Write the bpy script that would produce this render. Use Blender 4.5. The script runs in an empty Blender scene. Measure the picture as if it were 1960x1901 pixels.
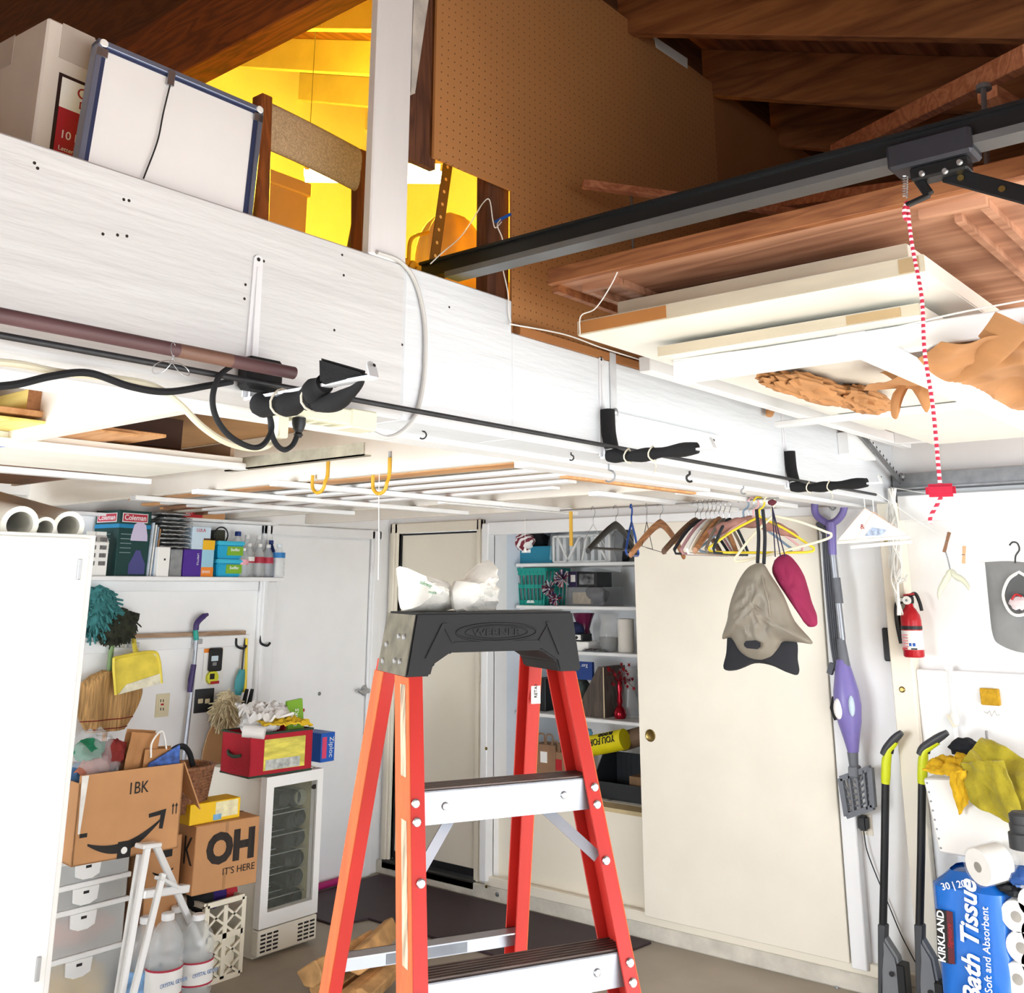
import bpy, bmesh, math, random
from mathutils import Vector, Matrix, noise
random.seed(11)
SC = bpy.context.scene
COL = SC.collection
# ------------------------------------------------------------------ camera
FPX, CXP, CYP = 1950.0, 985.0, 600.0
PITCH, YAW = math.atan2(522, FPX), math.radians(39.3)
EYE = Vector((0, 0, 1.70))
_h = Vector((math.cos(YAW), math.sin(YAW), 0)); UP = Vector((0, 0, 1))
CR = Vector((math.sin(YAW), -math.cos(YAW), 0))
CF = _h * math.cos(PITCH) + UP * math.sin(PITCH)
CU = -_h * math.sin(PITCH) + UP * math.cos(PITCH)
cam = bpy.data.cameras.new('camera'); cam_o = bpy.data.objects.new('camera', cam); COL.objects.link(cam_o)
cam_o.matrix_world = Matrix(((CR.x, CU.x, -CF.x, EYE.x), (CR.y, CU.y, -CF.y, EYE.y), (CR.z, CU.z, -CF.z, EYE.z), (0, 0, 0, 1)))
cam.sensor_width = 36; cam.lens = FPX / 1960 * 36; cam.sensor_fit = 'HORIZONTAL'
cam.shift_x = -(CXP - 980) / 1960; cam.shift_y = -(950.5 - CYP) / 1960
cam.clip_start = 0.02
SC.camera = cam_o
# ------------------------------------------------------------------ sky, daylight, exposure
W = bpy.data.worlds.new('sky'); SC.world = W; W.use_nodes = True
W.node_tree.nodes['Background'].inputs[0].default_value = (0.86, 0.93, 1.0, 1)
W.node_tree.nodes['Background'].inputs[1].default_value = 3.0
def area(name, loc, rot, sx, sy, power, col):
    l = bpy.data.lights.new(name, 'AREA'); l.shape = 'RECTANGLE'; l.size = sx; l.size_y = sy
    l.energy = power; l.color = col
    o = bpy.data.objects.new(name, l); COL.objects.link(o); o.location = loc; o.rotation_euler = rot
    return o
# daylight through the open garage door, one lamp over the door opening
area('daylight_door_opening', (1.6, -1.98, 1.05), (math.radians(96), 0, 0), 5.4, 1.95, 18, (0.90, 0.95, 1.0))
# daylight through the side window
area('daylight_side_window', (-1.86, 3.3, 1.35), (math.radians(90), 0, math.radians(-90)), 2.3, 1.05, 112, (0.88, 0.945, 1.0))
SUN = bpy.data.lights.new('sun', 'SUN'); SUN.energy = 15.0; SUN.angle = 0.01; SUN.color = (.90, .955, 1)
sun_o = bpy.data.objects.new('sun', SUN); COL.objects.link(sun_o); sun_o.rotation_mode = 'QUATERNION'; sun_o.rotation_quaternion = Vector((.24, .84, -.50)).to_track_quat('-Z', 'Y')
SC.view_settings.view_transform = 'Standard'; SC.view_settings.look = 'None'
SC.view_settings.gamma = 1.0; SC.view_settings.use_curve_mapping = False
SC.view_settings.exposure = 0.74
# ------------------------------------------------------------------ pixel of the photograph -> point on a plane
def at(px, py, ax, v):
    d = CF + CR * ((px - CXP) / FPX) + CU * ((CYP - py) / FPX)
    i = 'xyz'.index(ax)
    return EYE + d * ((v - EYE[i]) / d[i])
def onX(px, py, v=4.85): return at(px, py, 'x', v)
def onY(px, py, v=5.05): return at(px, py, 'y', v)
def onZ(px, py, v=0.0): return at(px, py, 'z', v)
# ------------------------------------------------------------------ materials
MATS = {}
def srgb(h):
    if not isinstance(h, str): return tuple(h)
    h = h.lstrip('#'); r = []
    for k in (0, 2, 4):
        c = int(h[k:k + 2], 16) / 255
        r.append(c / 12.92 if c <= .04045 else ((c + .055) / 1.055) ** 2.4)
    return tuple(r)
def mat(name, col, rough=.55, metal=0.0, var=.06, vs=6.0, bump=0.0, bs=60.0, trans=0.0, emit=None, estr=0, alpha=1.0, stretch=None, ior=1.45, coat=0.0, spec=None, sheen=0):
    if name in MATS: return MATS[name]
    m = bpy.data.materials.new(name); m.use_nodes = True; nt = m.node_tree; N = nt.nodes; L = nt.links
    p = N['Principled BSDF']; c = srgb(col)
    p.inputs['Roughness'].default_value = rough; p.inputs['Metallic'].default_value = metal
    p.inputs['Transmission Weight'].default_value = trans; p.inputs['IOR'].default_value = ior
    p.inputs['Alpha'].default_value = alpha; p.inputs['Coat Weight'].default_value = coat
    if spec is not None: p.inputs['Specular IOR Level'].default_value = spec
    if sheen: p.inputs['Sheen Weight'].default_value = sheen
    if emit: p.inputs['Emission Color'].default_value = (*srgb(emit), 1); p.inputs['Emission Strength'].default_value = estr
    tc = N.new('ShaderNodeTexCoord'); mp = N.new('ShaderNodeMapping'); L.new(tc.outputs['Object'], mp.inputs[0])
    if stretch: mp.inputs['Scale'].default_value = stretch
    if var > 0:
        nz = N.new('ShaderNodeTexNoise'); nz.inputs['Scale'].default_value = vs; nz.inputs['Detail'].default_value = 4
        L.new(mp.outputs[0], nz.inputs['Vector'])
        r = N.new('ShaderNodeValToRGB'); r.color_ramp.elements[0].position = .3; r.color_ramp.elements[1].position = .7
        r.color_ramp.elements[0].color = (*[max(0, x * (1 - var * 1.6)) for x in c], 1)
        r.color_ramp.elements[1].color = (*[min(1, x * (1 + var * .8)) for x in c], 1)
        L.new(nz.outputs['Fac'], r.inputs[0]); L.new(r.outputs[0], p.inputs['Base Color'])
    else: p.inputs['Base Color'].default_value = (*c, 1)
    if bump > 0:
        n2 = N.new('ShaderNodeTexNoise'); n2.inputs['Scale'].default_value = bs; n2.inputs['Detail'].default_value = 5
        L.new(mp.outputs[0], n2.inputs['Vector']); b = N.new('ShaderNodeBump'); b.inputs['Strength'].default_value = bump
        b.inputs['Distance'].default_value = .01; L.new(n2.outputs['Fac'], b.inputs['Height']); L.new(b.outputs[0], p.inputs['Normal'])
    MATS[name] = m; return m
def wood(name, c1, c2, axis='y', rough=.6, scale=14., dist=5., knots=True, line=3.):
    """Grain running along one axis, with rings bending round knots."""
    if name in MATS: return MATS[name]
    m = bpy.data.materials.new(name); m.use_nodes = True; nt = m.node_tree; N = nt.nodes; L = nt.links
    p = N['Principled BSDF']; p.inputs['Roughness'].default_value = rough
    tc = N.new('ShaderNodeTexCoord'); mp = N.new('ShaderNodeMapping'); L.new(tc.outputs['Object'], mp.inputs[0])
    s = [1, 1, 1]; s['xyz'.index(axis)] = .12; mp.inputs['Scale'].default_value = s
    nz = N.new('ShaderNodeTexNoise'); nz.inputs['Scale'].default_value = scale; nz.inputs['Detail'].default_value = 3; nz.inputs['Distortion'].default_value = .4
    L.new(mp.outputs[0], nz.inputs['Vector'])
    mu = N.new('ShaderNodeMath'); mu.operation = 'MULTIPLY'; mu.inputs[1].default_value = dist * line; L.new(nz.outputs['Fac'], mu.inputs[0])
    fr = N.new('ShaderNodeMath'); fr.operation = 'PINGPONG'; fr.inputs[1].default_value = 1; L.new(mu.outputs[0], fr.inputs[0])
    n3 = N.new('ShaderNodeTexNoise'); n3.inputs['Scale'].default_value = scale * 9; n3.inputs['Detail'].default_value = 2; L.new(mp.outputs[0], n3.inputs['Vector'])
    ad = N.new('ShaderNodeMath'); ad.operation = 'MULTIPLY_ADD'; ad.inputs[1].default_value = .6; L.new(fr.outputs[0], ad.inputs[0]); 
    mm = N.new('ShaderNodeMath'); mm.operation = 'MULTIPLY'; mm.inputs[1].default_value = .45; L.new(n3.outputs['Fac'], mm.inputs[0]); L.new(mm.outputs[0], ad.inputs[2])
    r = N.new('ShaderNodeValToRGB'); r.color_ramp.elements[0].position = .12; r.color_ramp.elements[1].position = .9
    r.color_ramp.elements[0].color = (*srgb(c1), 1); r.color_ramp.elements[1].color = (*srgb(c2), 1)
    L.new(ad.outputs[0], r.inputs[0]); L.new(r.outputs[0], p.inputs['Base Color'])
    b = N.new('ShaderNodeBump'); b.inputs['Strength'].default_value = .12; b.inputs['Distance'].default_value = .004
    L.new(ad.outputs[0], b.inputs['Height']); L.new(b.outputs[0], p.inputs['Normal'])
    MATS[name] = m; return m
# ------------------------------------------------------------------ mesh helpers
ORG = {}
def rotz(a, loc=(0, 0, 0)): return Matrix.Translation(loc) @ Matrix.Rotation(math.radians(a), 4, 'Z')
def frame(o, x, y):
    """Matrix whose local x, y follow the given directions (z = x cross y) at o."""
    x = Vector(x).normalized(); z = x.cross(Vector(y)).normalized(); y = z.cross(x)
    return Matrix(((x.x, y.x, z.x, o[0]), (x.y, y.y, z.y, o[1]), (x.z, y.z, z.z, o[2]), (0, 0, 0, 1)))
class B:
    def __init__(s, T=None): s.bm = bmesh.new(); s.T = T or Matrix()
    def V(s, p): return s.bm.verts.new(s.T @ Vector(p))
    def F(s, vs):
        try: return s.bm.faces.new(vs)
        except ValueError: return None
    def hexa(s, lo, hi):
        a = [s.V(p) for p in lo]; b = [s.V(p) for p in hi]; n = len(a)
        s.F(a[::-1]); s.F(b)
        for i in range(n): s.F([a[i], a[(i + 1) % n], b[(i + 1) % n], b[i]])
        return s
    def box(s, a, b):
        x0, x1 = sorted((a[0], b[0])); y0, y1 = sorted((a[1], b[1])); z0, z1 = sorted((a[2], b[2]))
        return s.hexa([(x0, y0, z0), (x1, y0, z0), (x1, y1, z0), (x0, y1, z0)], [(x0, y0, z1), (x1, y0, z1), (x1, y1, z1), (x0, y1, z1)])
    def bar(s, p, q, w, h, up=(0, 0, 1)):
        """Rectangular bar from p to q: w across, h along up."""
        p = Vector(p); q = Vector(q); d = (q - p).normalized(); up = Vector(up)
        a = d.cross(up)
        if a.length < 1e-4: a = d.cross(Vector((1, 0, 0)))
        a.normalize(); u = a.cross(d).normalized(); a = a * w / 2; u = u * h / 2
        return s.hexa([p - a - u, p + a - u, p + a + u, p - a + u], [q - a - u, q + a - u, q + a + u, q - a + u])
    def prism(s, poly, o, u, w, d):
        """2-D polygon in the plane (u, w) at o, d deep along u x w."""
        u = Vector(u).normalized(); w = Vector(w).normalized(); n = u.cross(w); o = Vector(o)
        lo = [o + u * a + w * b for a, b in poly]; return s.hexa(lo, [p + n * d for p in lo])
    def tube(s, pts, r, n=8, closed=False, cap=True):
        pts = [Vector(p) for p in pts]; m = len(pts); rings = []; prev = None
        for i, p in enumerate(pts):
            if closed: t = pts[(i + 1) % m] - pts[i - 1]
            else: t = pts[min(i + 1, m - 1)] - pts[max(i - 1, 0)]
            t.normalize()
            if prev is None: a = t.cross(Vector((0, 0, 1)) if abs(t.z) < .9 else Vector((1, 0, 0)))
            else: a = prev - t * prev.dot(t)
            a.normalize(); prev = a; b = t.cross(a); rr = r[i] if isinstance(r, (list, tuple)) else r
            rings.append([s.V(p + a * (rr * math.cos(2 * math.pi * k / n)) + b * (rr * math.sin(2 * math.pi * k / n))) for k in range(n)])
        for i in range(m if closed else m - 1):
            A, Bq = rings[i], rings[(i + 1) % m]
            for k in range(n): s.F([A[k], A[(k + 1) % n], Bq[(k + 1) % n], Bq[k]])
        if cap and not closed: s.F(rings[0][::-1]); s.F(rings[-1])
        return s
    def lathe(s, prof, c=(0, 0, 0), n=20, ax=None, sx=1., sy=1., cap=True):
        """Profile (radius, height) turned about ax (default z) through c."""
        M = Matrix.Translation(c)
        if ax is not None: M = M @ Vector((0, 0, 1)).rotation_difference(Vector(ax)).to_matrix().to_4x4()
        rings = []
        for r, h in prof:
            rings.append([s.V(M @ Vector((sx * r * math.cos(2 * math.pi * k / n), sy * r * math.sin(2 * math.pi * k / n), h))) for k in range(n)])
        for A, Bq in zip(rings, rings[1:]):
            for k in range(n): s.F([A[k], A[(k + 1) % n], Bq[(k + 1) % n], Bq[k]])
        if cap: s.F(rings[0][::-1]); s.F(rings[-1])
        return s
    def cyl(s, p, q, r, n=16): 
        p = Vector(p); q = Vector(q); return s.lathe([(r, 0), (r, (q - p).length)], p, n, q - p)
    def ball(s, c, r, n=12, sz=1.0, ax=None):
        prof = [(max(r * math.sin(math.pi * i / n), 1e-4), -r * sz * math.cos(math.pi * i / n)) for i in range(n + 1)]
        return s.lathe(prof, c, n * 2 if n < 9 else 16, ax, cap=False)
    def grid(s, fn, nu, nv, wrap=False):
        g = [[s.V(fn(i / nu, j / nv)) for j in range(nv + 1)] for i in range(nu + (0 if wrap else 1))]
        m = len(g)
        for i in range(nu):
            for j in range(nv): s.F([g[i][j], g[(i + 1) % m][j], g[(i + 1) % m][j + 1], g[i][j + 1]])
        return s
    def blob(s, c, rad, amp=.25, fq=3., n=14, seed=0, flat=None):
        """Lumpy closed body of radii rad."""
        c = Vector(c)
        for_i = []
        def P(u, v):
            th = 2 * math.pi * u; ph = math.pi * v
            d = Vector((math.sin(ph) * math.cos(th), math.sin(ph) * math.sin(th), math.cos(ph)))
            k = 1 + amp * noise.noise(d * fq + Vector((seed * 7.3, seed * 3.1, seed)))
            q = c + Vector((d.x * rad[0] * k, d.y * rad[1] * k, d.z * rad[2] * k))
            if flat is not None and q.z < flat: q.z = flat
            return q
        return s.grid(P, n * 2, n, wrap=True)
    def out(s, name, m, parent=None, smooth=False, bev=0, seg=1, thick=0, ang=38, kind=None, org=None):
        bm = s.bm
        bmesh.ops.remove_doubles(bm, verts=bm.verts, dist=1e-6)
        bmesh.ops.recalc_face_normals(bm, faces=bm.faces)
        if thick: bmesh.ops.solidify(bm, geom=list(bm.faces), thickness=thick)
        if bev:
            ed = [e for e in bm.edges if len(e.link_faces) == 2 and e.calc_face_angle(0) > .5]
            bmesh.ops.bevel(bm, geom=ed, offset=bev, segments=seg, affect='EDGES', clamp_overlap=True)
        vs = [v.co for v in bm.verts]
        if parent is not None: o0 = ORG[parent.name]
        elif org is not None: o0 = Vector(org)
        else:
            lo = Vector([min(v[i] for v in vs) for i in range(3)]); hi = Vector([max(v[i] for v in vs) for i in range(3)])
            o0 = Vector(((lo.x + hi.x) / 2, (lo.y + hi.y) / 2, lo.z))
        bmesh.ops.translate(bm, verts=bm.verts, vec=-o0)
        me = bpy.data.meshes.new(name); bm.to_mesh(me); bm.free()
        if smooth:
            me.polygons.foreach_set('use_smooth', [True] * len(me.polygons)); me.set_sharp_from_angle(angle=math.radians(ang))
        me.materials.append(m)
        o = bpy.data.objects.new(name, me); COL.objects.link(o)
        if parent is not None: o.parent = parent
        else: o.location = o0
        ORG[o.name] = o0.copy()
        if kind: o['kind'] = kind
        return o
def thing(name, label, cat, loc=(0, 0, 0), group=None):
    o = bpy.data.objects.new(name, None); COL.objects.link(o); o.location = loc; o.empty_display_size = .1
    o['label'] = label; o['category'] = cat; ORG[o.name] = Vector(loc)
    if group: o['group'] = group
    return o
def tag(o, label, cat, group=None):
    o['label'] = label; o['category'] = cat
    if group: o['group'] = group
    return o
def struct(o): o['kind'] = 'structure'; return o
def setting(name, loc=(0, 0, 0)):
    o = bpy.data.objects.new(name, None); COL.objects.link(o); o.location = loc; o['kind'] = 'structure'; ORG[o.name] = Vector(loc); return o
def text(s, size, T, m, parent, name='lettering', ext=.0006, sx=1.0, align='CENTER', shear=0, sp=1.0, bold=0):
    """Flat lettering: T is a frame whose x runs along the line, y up."""
    c = bpy.data.curves.new(name, 'FONT'); c.body = s; c.size = size; c.extrude = ext; c.align_x = align; c.align_y = 'CENTER'; c.shear = shear
    c.space_character = sp; c.offset = bold; c.resolution_u = 3
    to = bpy.data.objects.new('tmp_text', c); COL.objects.link(to)
    dg = bpy.context.evaluated_depsgraph_get(); me = bpy.data.meshes.new_from_object(to.evaluated_get(dg))
    bpy.data.objects.remove(to); bpy.data.curves.remove(c); me.name = name
    T = T.copy(); T.translation = T.translation - ORG[parent.name]
    me.transform(T @ Matrix.Scale(sx, 4, (1, 0, 0))); me.materials.clear(); me.materials.append(m)
    o = bpy.data.objects.new(name, me); COL.objects.link(o); o.parent = parent; ORG[o.name] = ORG[parent.name].copy()
    return o
def spline(pts, n=8):
    """Smooth curve through pts."""
    P = [Vector(p) for p in pts]; P = [P[0] * 2 - P[1]] + P + [P[-1] * 2 - P[-2]]; r = []
    for i in range(1, len(P) - 2):
        a, b, c, d = P[i - 1:i + 3]
        for k in range(n):
            t = k / n; r.append(.5 * ((2 * b) + (c - a) * t + (2 * a - 5 * b + 4 * c - d) * t * t + (3 * b - a - 3 * c + d) * t ** 3))
    r.append(P[-2]); return r
def patch(name, m, parent, T, w, h, d=.0012, x0=0, y0=0):
    """Thin printed panel on a surface; T at its centre, x along, y up."""
    return B(T).box((x0 - w / 2, y0 - h / 2, 0), (x0 + w / 2, y0 + h / 2, d)).out(name, m, parent)
def lam(a, b, t): return Vector(a) * (1 - t) + Vector(b) * t
def puff(px, x, th, rings=9, noise_amp=.012, seed=0, fq=3., c=None, axis='x', back=True, sn=4):
    """Stuffed cloth body over an outline of photo pixels on the plane x (or y)."""
    O = [at(a, b, axis, x) for a, b in px]; O = spline(O + [O[0]], sn)[:-1]; cen = sum(O, Vector()) / len(O) if c is None else at(*c, axis, x)
    nrm = Vector((-1, 0, 0)) if axis == 'x' else Vector((0, -1, 0)); b = B()
    for sgn in ((1, -1) if back else (1,)):
        R_ = []
        for k in range(rings + 1):
            s = 1 - k / rings; row = []
            for i, o in enumerate(O):
                p = cen + (o - cen) * s; bul = th * math.sqrt(max(0, 1 - s * s)); w = noise_amp * (1 - s ** 4) * (.5 * noise.noise(p * fq * 4 + Vector((seed, 0, 0))) + .7 * (.4 - abs(noise.noise(p * fq * 7 + Vector((0, seed, 0))))) + .3 * (.4 - abs(noise.noise(p * fq * 17 + Vector((0, seed, 3))))))
                row.append(b.V(p + nrm * (sgn * bul + w)))
            R_.append(row)
        n = len(O)
        for A_, B_ in zip(R_, R_[1:]):
            for i in range(n): b.F([A_[i], A_[(i + 1) % n], B_[(i + 1) % n], B_[i]])
    return b
# shared materials
white = mat('white_paint', '#f3f4f5', .45, var=.03, vs=3, bump=.05, bs=25)
beampaint = mat('white_beam_paint', '#d2d2d3', .5, var=.035, vs=7, bump=.6, bs=22, stretch=(.12, 1, 1))
beamfresh = mat('fresh_beam_paint', '#dde1e6', .45, var=.03, vs=7, bump=.5, bs=22, stretch=(.12, 1, 1))
cream = mat('cream_paint', '#f1e9d8', .45, var=.02, vs=2)
offwhite = mat('off_white_paint', '#efece6', .5, var=.04, vs=3)
wallm = mat('wall_white', '#f6f6f6', .7, var=.04, vs=2.5, bump=.06, bs=40)
black = mat('black_plastic', '#17181b', .45, var=.05)
blackmatte = mat('black_matte', '#1b1c1f', .85, var=.08)
steel = mat('steel', '#b9bcc0', .35, .9, var=.05)
alum = mat('aluminium', '#a4a8b0', .42, .7, var=.05, vs=9, stretch=(.2, 1, 1))
zinc = mat('zinc', '#8f9194', .5, .7, var=.12, vs=20)
brass = mat('brass', '#8a7443', .3, .9, var=.05)
card = mat('cardboard', '#c69263', .8, var=.05, vs=8, bump=.05, bs=120)
kraft = mat('kraft_paper', '#b98453', .75, var=.1, vs=7, bump=.25, bs=14)
ink = mat('black_ink', '#1c1a19', .7, var=0)
clearpl = mat('clear_plastic', '#f4f6f6', .12, alpha=.3, var=0)
milky = mat('milky_plastic', '#f7f8f6', .35, alpha=.30, var=0)
redp = mat('red_plastic', '#b5202a', .4, var=.05)
bluep = mat('blue_plastic', '#1c5fc0', .45, var=.05)
greenp = mat('lime_plastic', '#7fb22c', .45, var=.05)
yellow = mat('yellow_plastic', '#f2d21f', .45, var=.05)
paper = mat('white_paper', '#f3f2ee', .7, var=.03)
teal = mat('teal_plastic', '#17998c', .4, var=.04)
purple = mat('purple_card', '#4a2291', .5, var=.04)
wireW = mat('white_wire', '#f2f1ec', .4, var=0)
wireK = mat('dark_wire', '#2b2a2a', .4, .3, var=0)
# ================================================================== the setting
RX, LY = 4.85, 5.05
concrete = mat('concrete', '#aaa091', .55, var=.12, vs=2.2, bump=.05, bs=30)
fl = struct(B().box((-1.9, -14, -.1), (6.2, 6.0, 0)).out('floor', concrete))
redwood = wood('rafter_wood', '#72401f', '#a86a3c', 'y', .6, 9, 3)
paintraf = mat('rafter_cream_paint', '#e9dfc6', .6, var=.05)
sheath = wood('sheathing_wood', '#5e3220', '#9a6140', 'x', .7, 7, 3)
pegm = None
def roofz(y): return 3.55 + .385 * (y - 1.7)
ceil = setting('ceiling')
y0, y1 = -2.0, 5.2
B().hexa([(-1.9, y0, roofz(y0) + .2), (5.0, y0, roofz(y0) + .2), (5.0, y1, roofz(y1) + .2), (-1.9, y1, roofz(y1) + .2)],
         [(-1.9, y0, roofz(y0) + .23), (5.0, y0, roofz(y0) + .23), (5.0, y1, roofz(y1) + .23), (-1.9, y1, roofz(y1) + .23)]).out('roof_sheathing', sheath, ceil)
def rafter(x, ya, yb, m):
    B().hexa([(x, ya, roofz(ya)), (x + .042, ya, roofz(ya)), (x + .042, yb, roofz(yb)), (x, yb, roofz(yb))],
             [(x, ya, roofz(ya) + .2), (x + .042, ya, roofz(ya) + .2), (x + .042, yb, roofz(yb) + .2), (x, yb, roofz(yb) + .2)]).out('rafter', m, ceil, bev=.003)
for k in range(-7, 4):
    x = 2.685 + .6 * k
    if x > 1.7: rafter(x, y0, 1.755, redwood); rafter(x, 1.76, 3.35 + .15 * (k % 2), paintraf); rafter(x, 3.354 + .15 * (k % 2), y1, paintraf)
    else: rafter(x, y0, y1, redwood)
# far-left wall, with the house door in it
wl = setting('wall_left')
B().box((-1.9, LY, 0), (RX + .8, LY + .12, 5.2)).out('wall_surface', wallm, wl)
wb = setting('wall_back')
B().box((-1.9, -2.1, 2.02), (4.95, -2.0, 2.6)).out('door_header', wallm, wb)
B().box((-1.9, -2.1, 0), (-1.2, -2.0, 2.02)).out('wall_surface', wallm, wb)
B().box((4.4, -2.1, 0), (4.95, -2.0, 2.02)).out('wall_surface', wallm, wb)
ws = setting('wall_side')
for a_, b_ in (((-2.1, 0), (2.1, 5.2)), ((4.5, 0), (5.2, 5.2)), ((2.1, 0), (4.5, .8)), ((2.1, 1.9), (4.5, 5.2))): B().box((-2.0, a_[0], a_[1]), (-1.9, b_[0], b_[1])).out('wall_surface', wallm, ws)
w1 = setting('window_1', (-1.95, 3.3, .8))
for a_, b_ in (((2.1, .8), (2.15, 1.9)), ((4.45, .8), (4.5, 1.9)), ((2.1, .8), (4.5, .85)), ((2.1, 1.85), (4.5, 1.9)), ((3.28, .8), (3.32, 1.9))): B().box((-1.97, a_[0], a_[1]), (-1.91, b_[0], b_[1])).out('window_frame', white, w1)
# right-hand wall: house door, closet opening, then the bare wall with posts
wr = setting('wall_right')
DY0, DY1 = 4.262, 4.955          # door
CY0, CY1 = 2.03, 4.13            # closet opening
def wbox(ya, yb, za, zb, m=wallm, xa=RX, xb=RX + .12, n='wall_surface', bev=0): return B().box((xa, ya, za), (xb, yb, zb)).out(n, m, wr, bev=bev)
wbox(-2.1, CY0, 0, 5.2)
wbox(CY0, LY, 2.045, 5.2)
wbox(CY1, DY0, 0, 2.045)
wbox(DY1, LY, 0, 2.045)
wbox(CY0, CY1, 0, .11, cream)
# closet interior
B().box((5.5, CY0 - .1, 0), (5.56, CY1 + .1, 2.2)).out('closet_back', wallm, wr)
B().box((RX + .12, CY1, 0), (5.56, CY1 + .05, 2.2)).out('closet_side', mat('closet_blue_white', '#dfe8f2', .6, var=.03), wr)
B().box((RX + .12, CY0 - .05, 0), (5.56, CY0, 2.2)).out('closet_side', wallm, wr)
B().box((RX + .12, CY0, 2.05), (5.56, CY1, 2.2)).out('closet_ceiling', wallm, wr)
B().box((RX + .05, CY0, .11), (5.5, CY1, .55)).out('closet_plinth', cream, wr)
B().box((RX + .03, CY0, .545), (5.5, CY1, .565)).out('closet_floor_board', mat('plywood_yellowed', '#cdb98f', .7, var=.12), wr)
# concrete curb along the wall foot, with bolts
curb = struct(B().box((RX - .03, 1.6, 0), (RX + .02, LY, .075)).out('baseboard_right', mat('curb_concrete', '#d9d3c6', .8, var=.12, vs=9, bump=.4, bs=25), bev=.006))
for px, py in ((952, 1712), (1102, 1773), (1602, 1893)):
    p = onX(px, py, RX - .031); B().lathe([(.011, 0), (.011, .004), (.006, .007)], p, 12, (-1, 0, 0)).out('bolt', zinc, curb, True)
rail = struct(B().box((RX - .035, 1.62, .075), (RX, DY0 - .1, .125)).out('trim_1', cream, bev=.004))
# door in the right-hand wall
d1 = setting('door_1', (RX, 4.6, 0))
B().box((RX + .02, DY0 + .01, .13), (RX + .06, DY1 - .01, 2.025)).out('door_slab', cream, d1)
B().box((RX + .015, DY0, .09), (RX + .07, DY1, .13)).out('door_sweep', black, d1)
B().box((RX - .03, DY0 - .02, .03), (RX + .09, DY1 + .05, .085)).out('threshold', mat('threshold_rubber', '#2a2826', .5, var=.2, vs=20), d1, bev=.008)
B().box((RX + .01, DY1 - .014, .1), (RX + .03, DY1, 2.03)).out('weather_seal', black, d1)
B().box((RX + .01, DY0, 2.022), (RX + .03, DY1, 2.034)).out('weather_seal', black, d1)
for (ya, yb, za, zb) in ((DY1, DY1 + .07, .08, 2.10), (DY0 - .06, DY0, .08, 2.10), (DY0 - .06, DY1 + .07, 2.035, 2.10)):
    B().box((RX - .018, ya, za), (RX + .02, yb, zb)).out('casing', cream, d1, bev=.005)
    if zb - za > 1: B().box((RX - .026, ya + .02, za), (RX - .016, yb - .02, zb)).out('casing_bead', cream, d1, bev=.004)
# door in the left-hand wall
d2 = setting('door_2', (4.27, LY, 0))
B().box((3.885, LY - .012, .03), (4.665, LY + .02, 1.985)).out('door_slab', mat('door_white', '#f8f9fa', .35, var=.015), d2)
for (xa, xb, za, zb) in ((3.81, 3.875, 0, 2.05), (4.675, 4.76, 0, 2.05), (3.81, 4.76, 1.995, 2.055)):
    B().box((xa, LY - .025, za), (xb, LY, zb)).out('casing', white, d2, bev=.005)
    if zb - za > 1: B().box((xa + .02, LY - .033, za), (xb - .02, LY - .022, zb)).out('casing_bead', white, d2, bev=.004)
h = onY(697, 1322, LY - .012)
hd = B().lathe([(.033, 0), (.033, .006), (.02, .01), (.014, .04)], h, 20, (0, -1, 0)).out('door_handle', steel, d2, True)
B().tube(spline([h + Vector((0, -.04, 0)), h + Vector((-.03, -.05, .006)), h + Vector((-.07, -.052, -.004)), h + Vector((-.10, -.05, .012))]), .010, 10).out('handle_lever', steel, hd, True)
p = onY(611, 1328, LY - .012); B().lathe([(.011, 0), (.011, .004), (.004, .006)], p, 14, (0, -1, 0)).out('peephole', zinc, d2, True)
p = onX(922, 1235, RX - .03); q = onX(917, 1300, RX - .03)
B().tube([p, lam(p, q, .5), q, q + Vector((0, -.012, -.012)), q + Vector((0, -.004, -.03)), q + Vector((0, .01, -.016))], .0035, 6).out('bead_chain', cream, d1, True)
# sliding closet door
sd = setting('door_3', (4.82, 2.6, 0))
s0 = onX(1215, 1500, 4.8)[1] - .0; s1 = 2.045
slide = B().box((4.795, s1, .115), (4.83, 3.09, 2.03)).out('door_slab', mat('closet_door_cream', '#f3ecdd', .4, var=.03, vs=3), sd, bev=.003)
p = onX(1245, 1408, 4.795)
B().lathe([(.030, 0), (.030, .003), (.026, .005), (.022, .003), (.005, .002)], p, 24, (-1, 0, 0)).out('finger_pull', brass, sd, True)
B().box((4.80, CY0, 2.0), (4.85, CY1 + .03, 2.075)).out('track_fascia', white, sd, bev=.003)
tr = setting('trim_2')
for (ya, yb) in ((1.965, 2.035), (CY1 + .0, CY1 + .05)):
    B().box((4.79, ya, .1), (4.86, yb, 2.07)).out('closet_jamb', white, tr, bev=.004)
for px, py in ((931, 1433), (931, 1697)):
    p = onX(px, py, 4.79); B().lathe([(.009, 0), (.009, .003), (.004, .005)], p, 12, (-1, 0, 0)).out('bolt', brass, tr, True)
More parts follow.
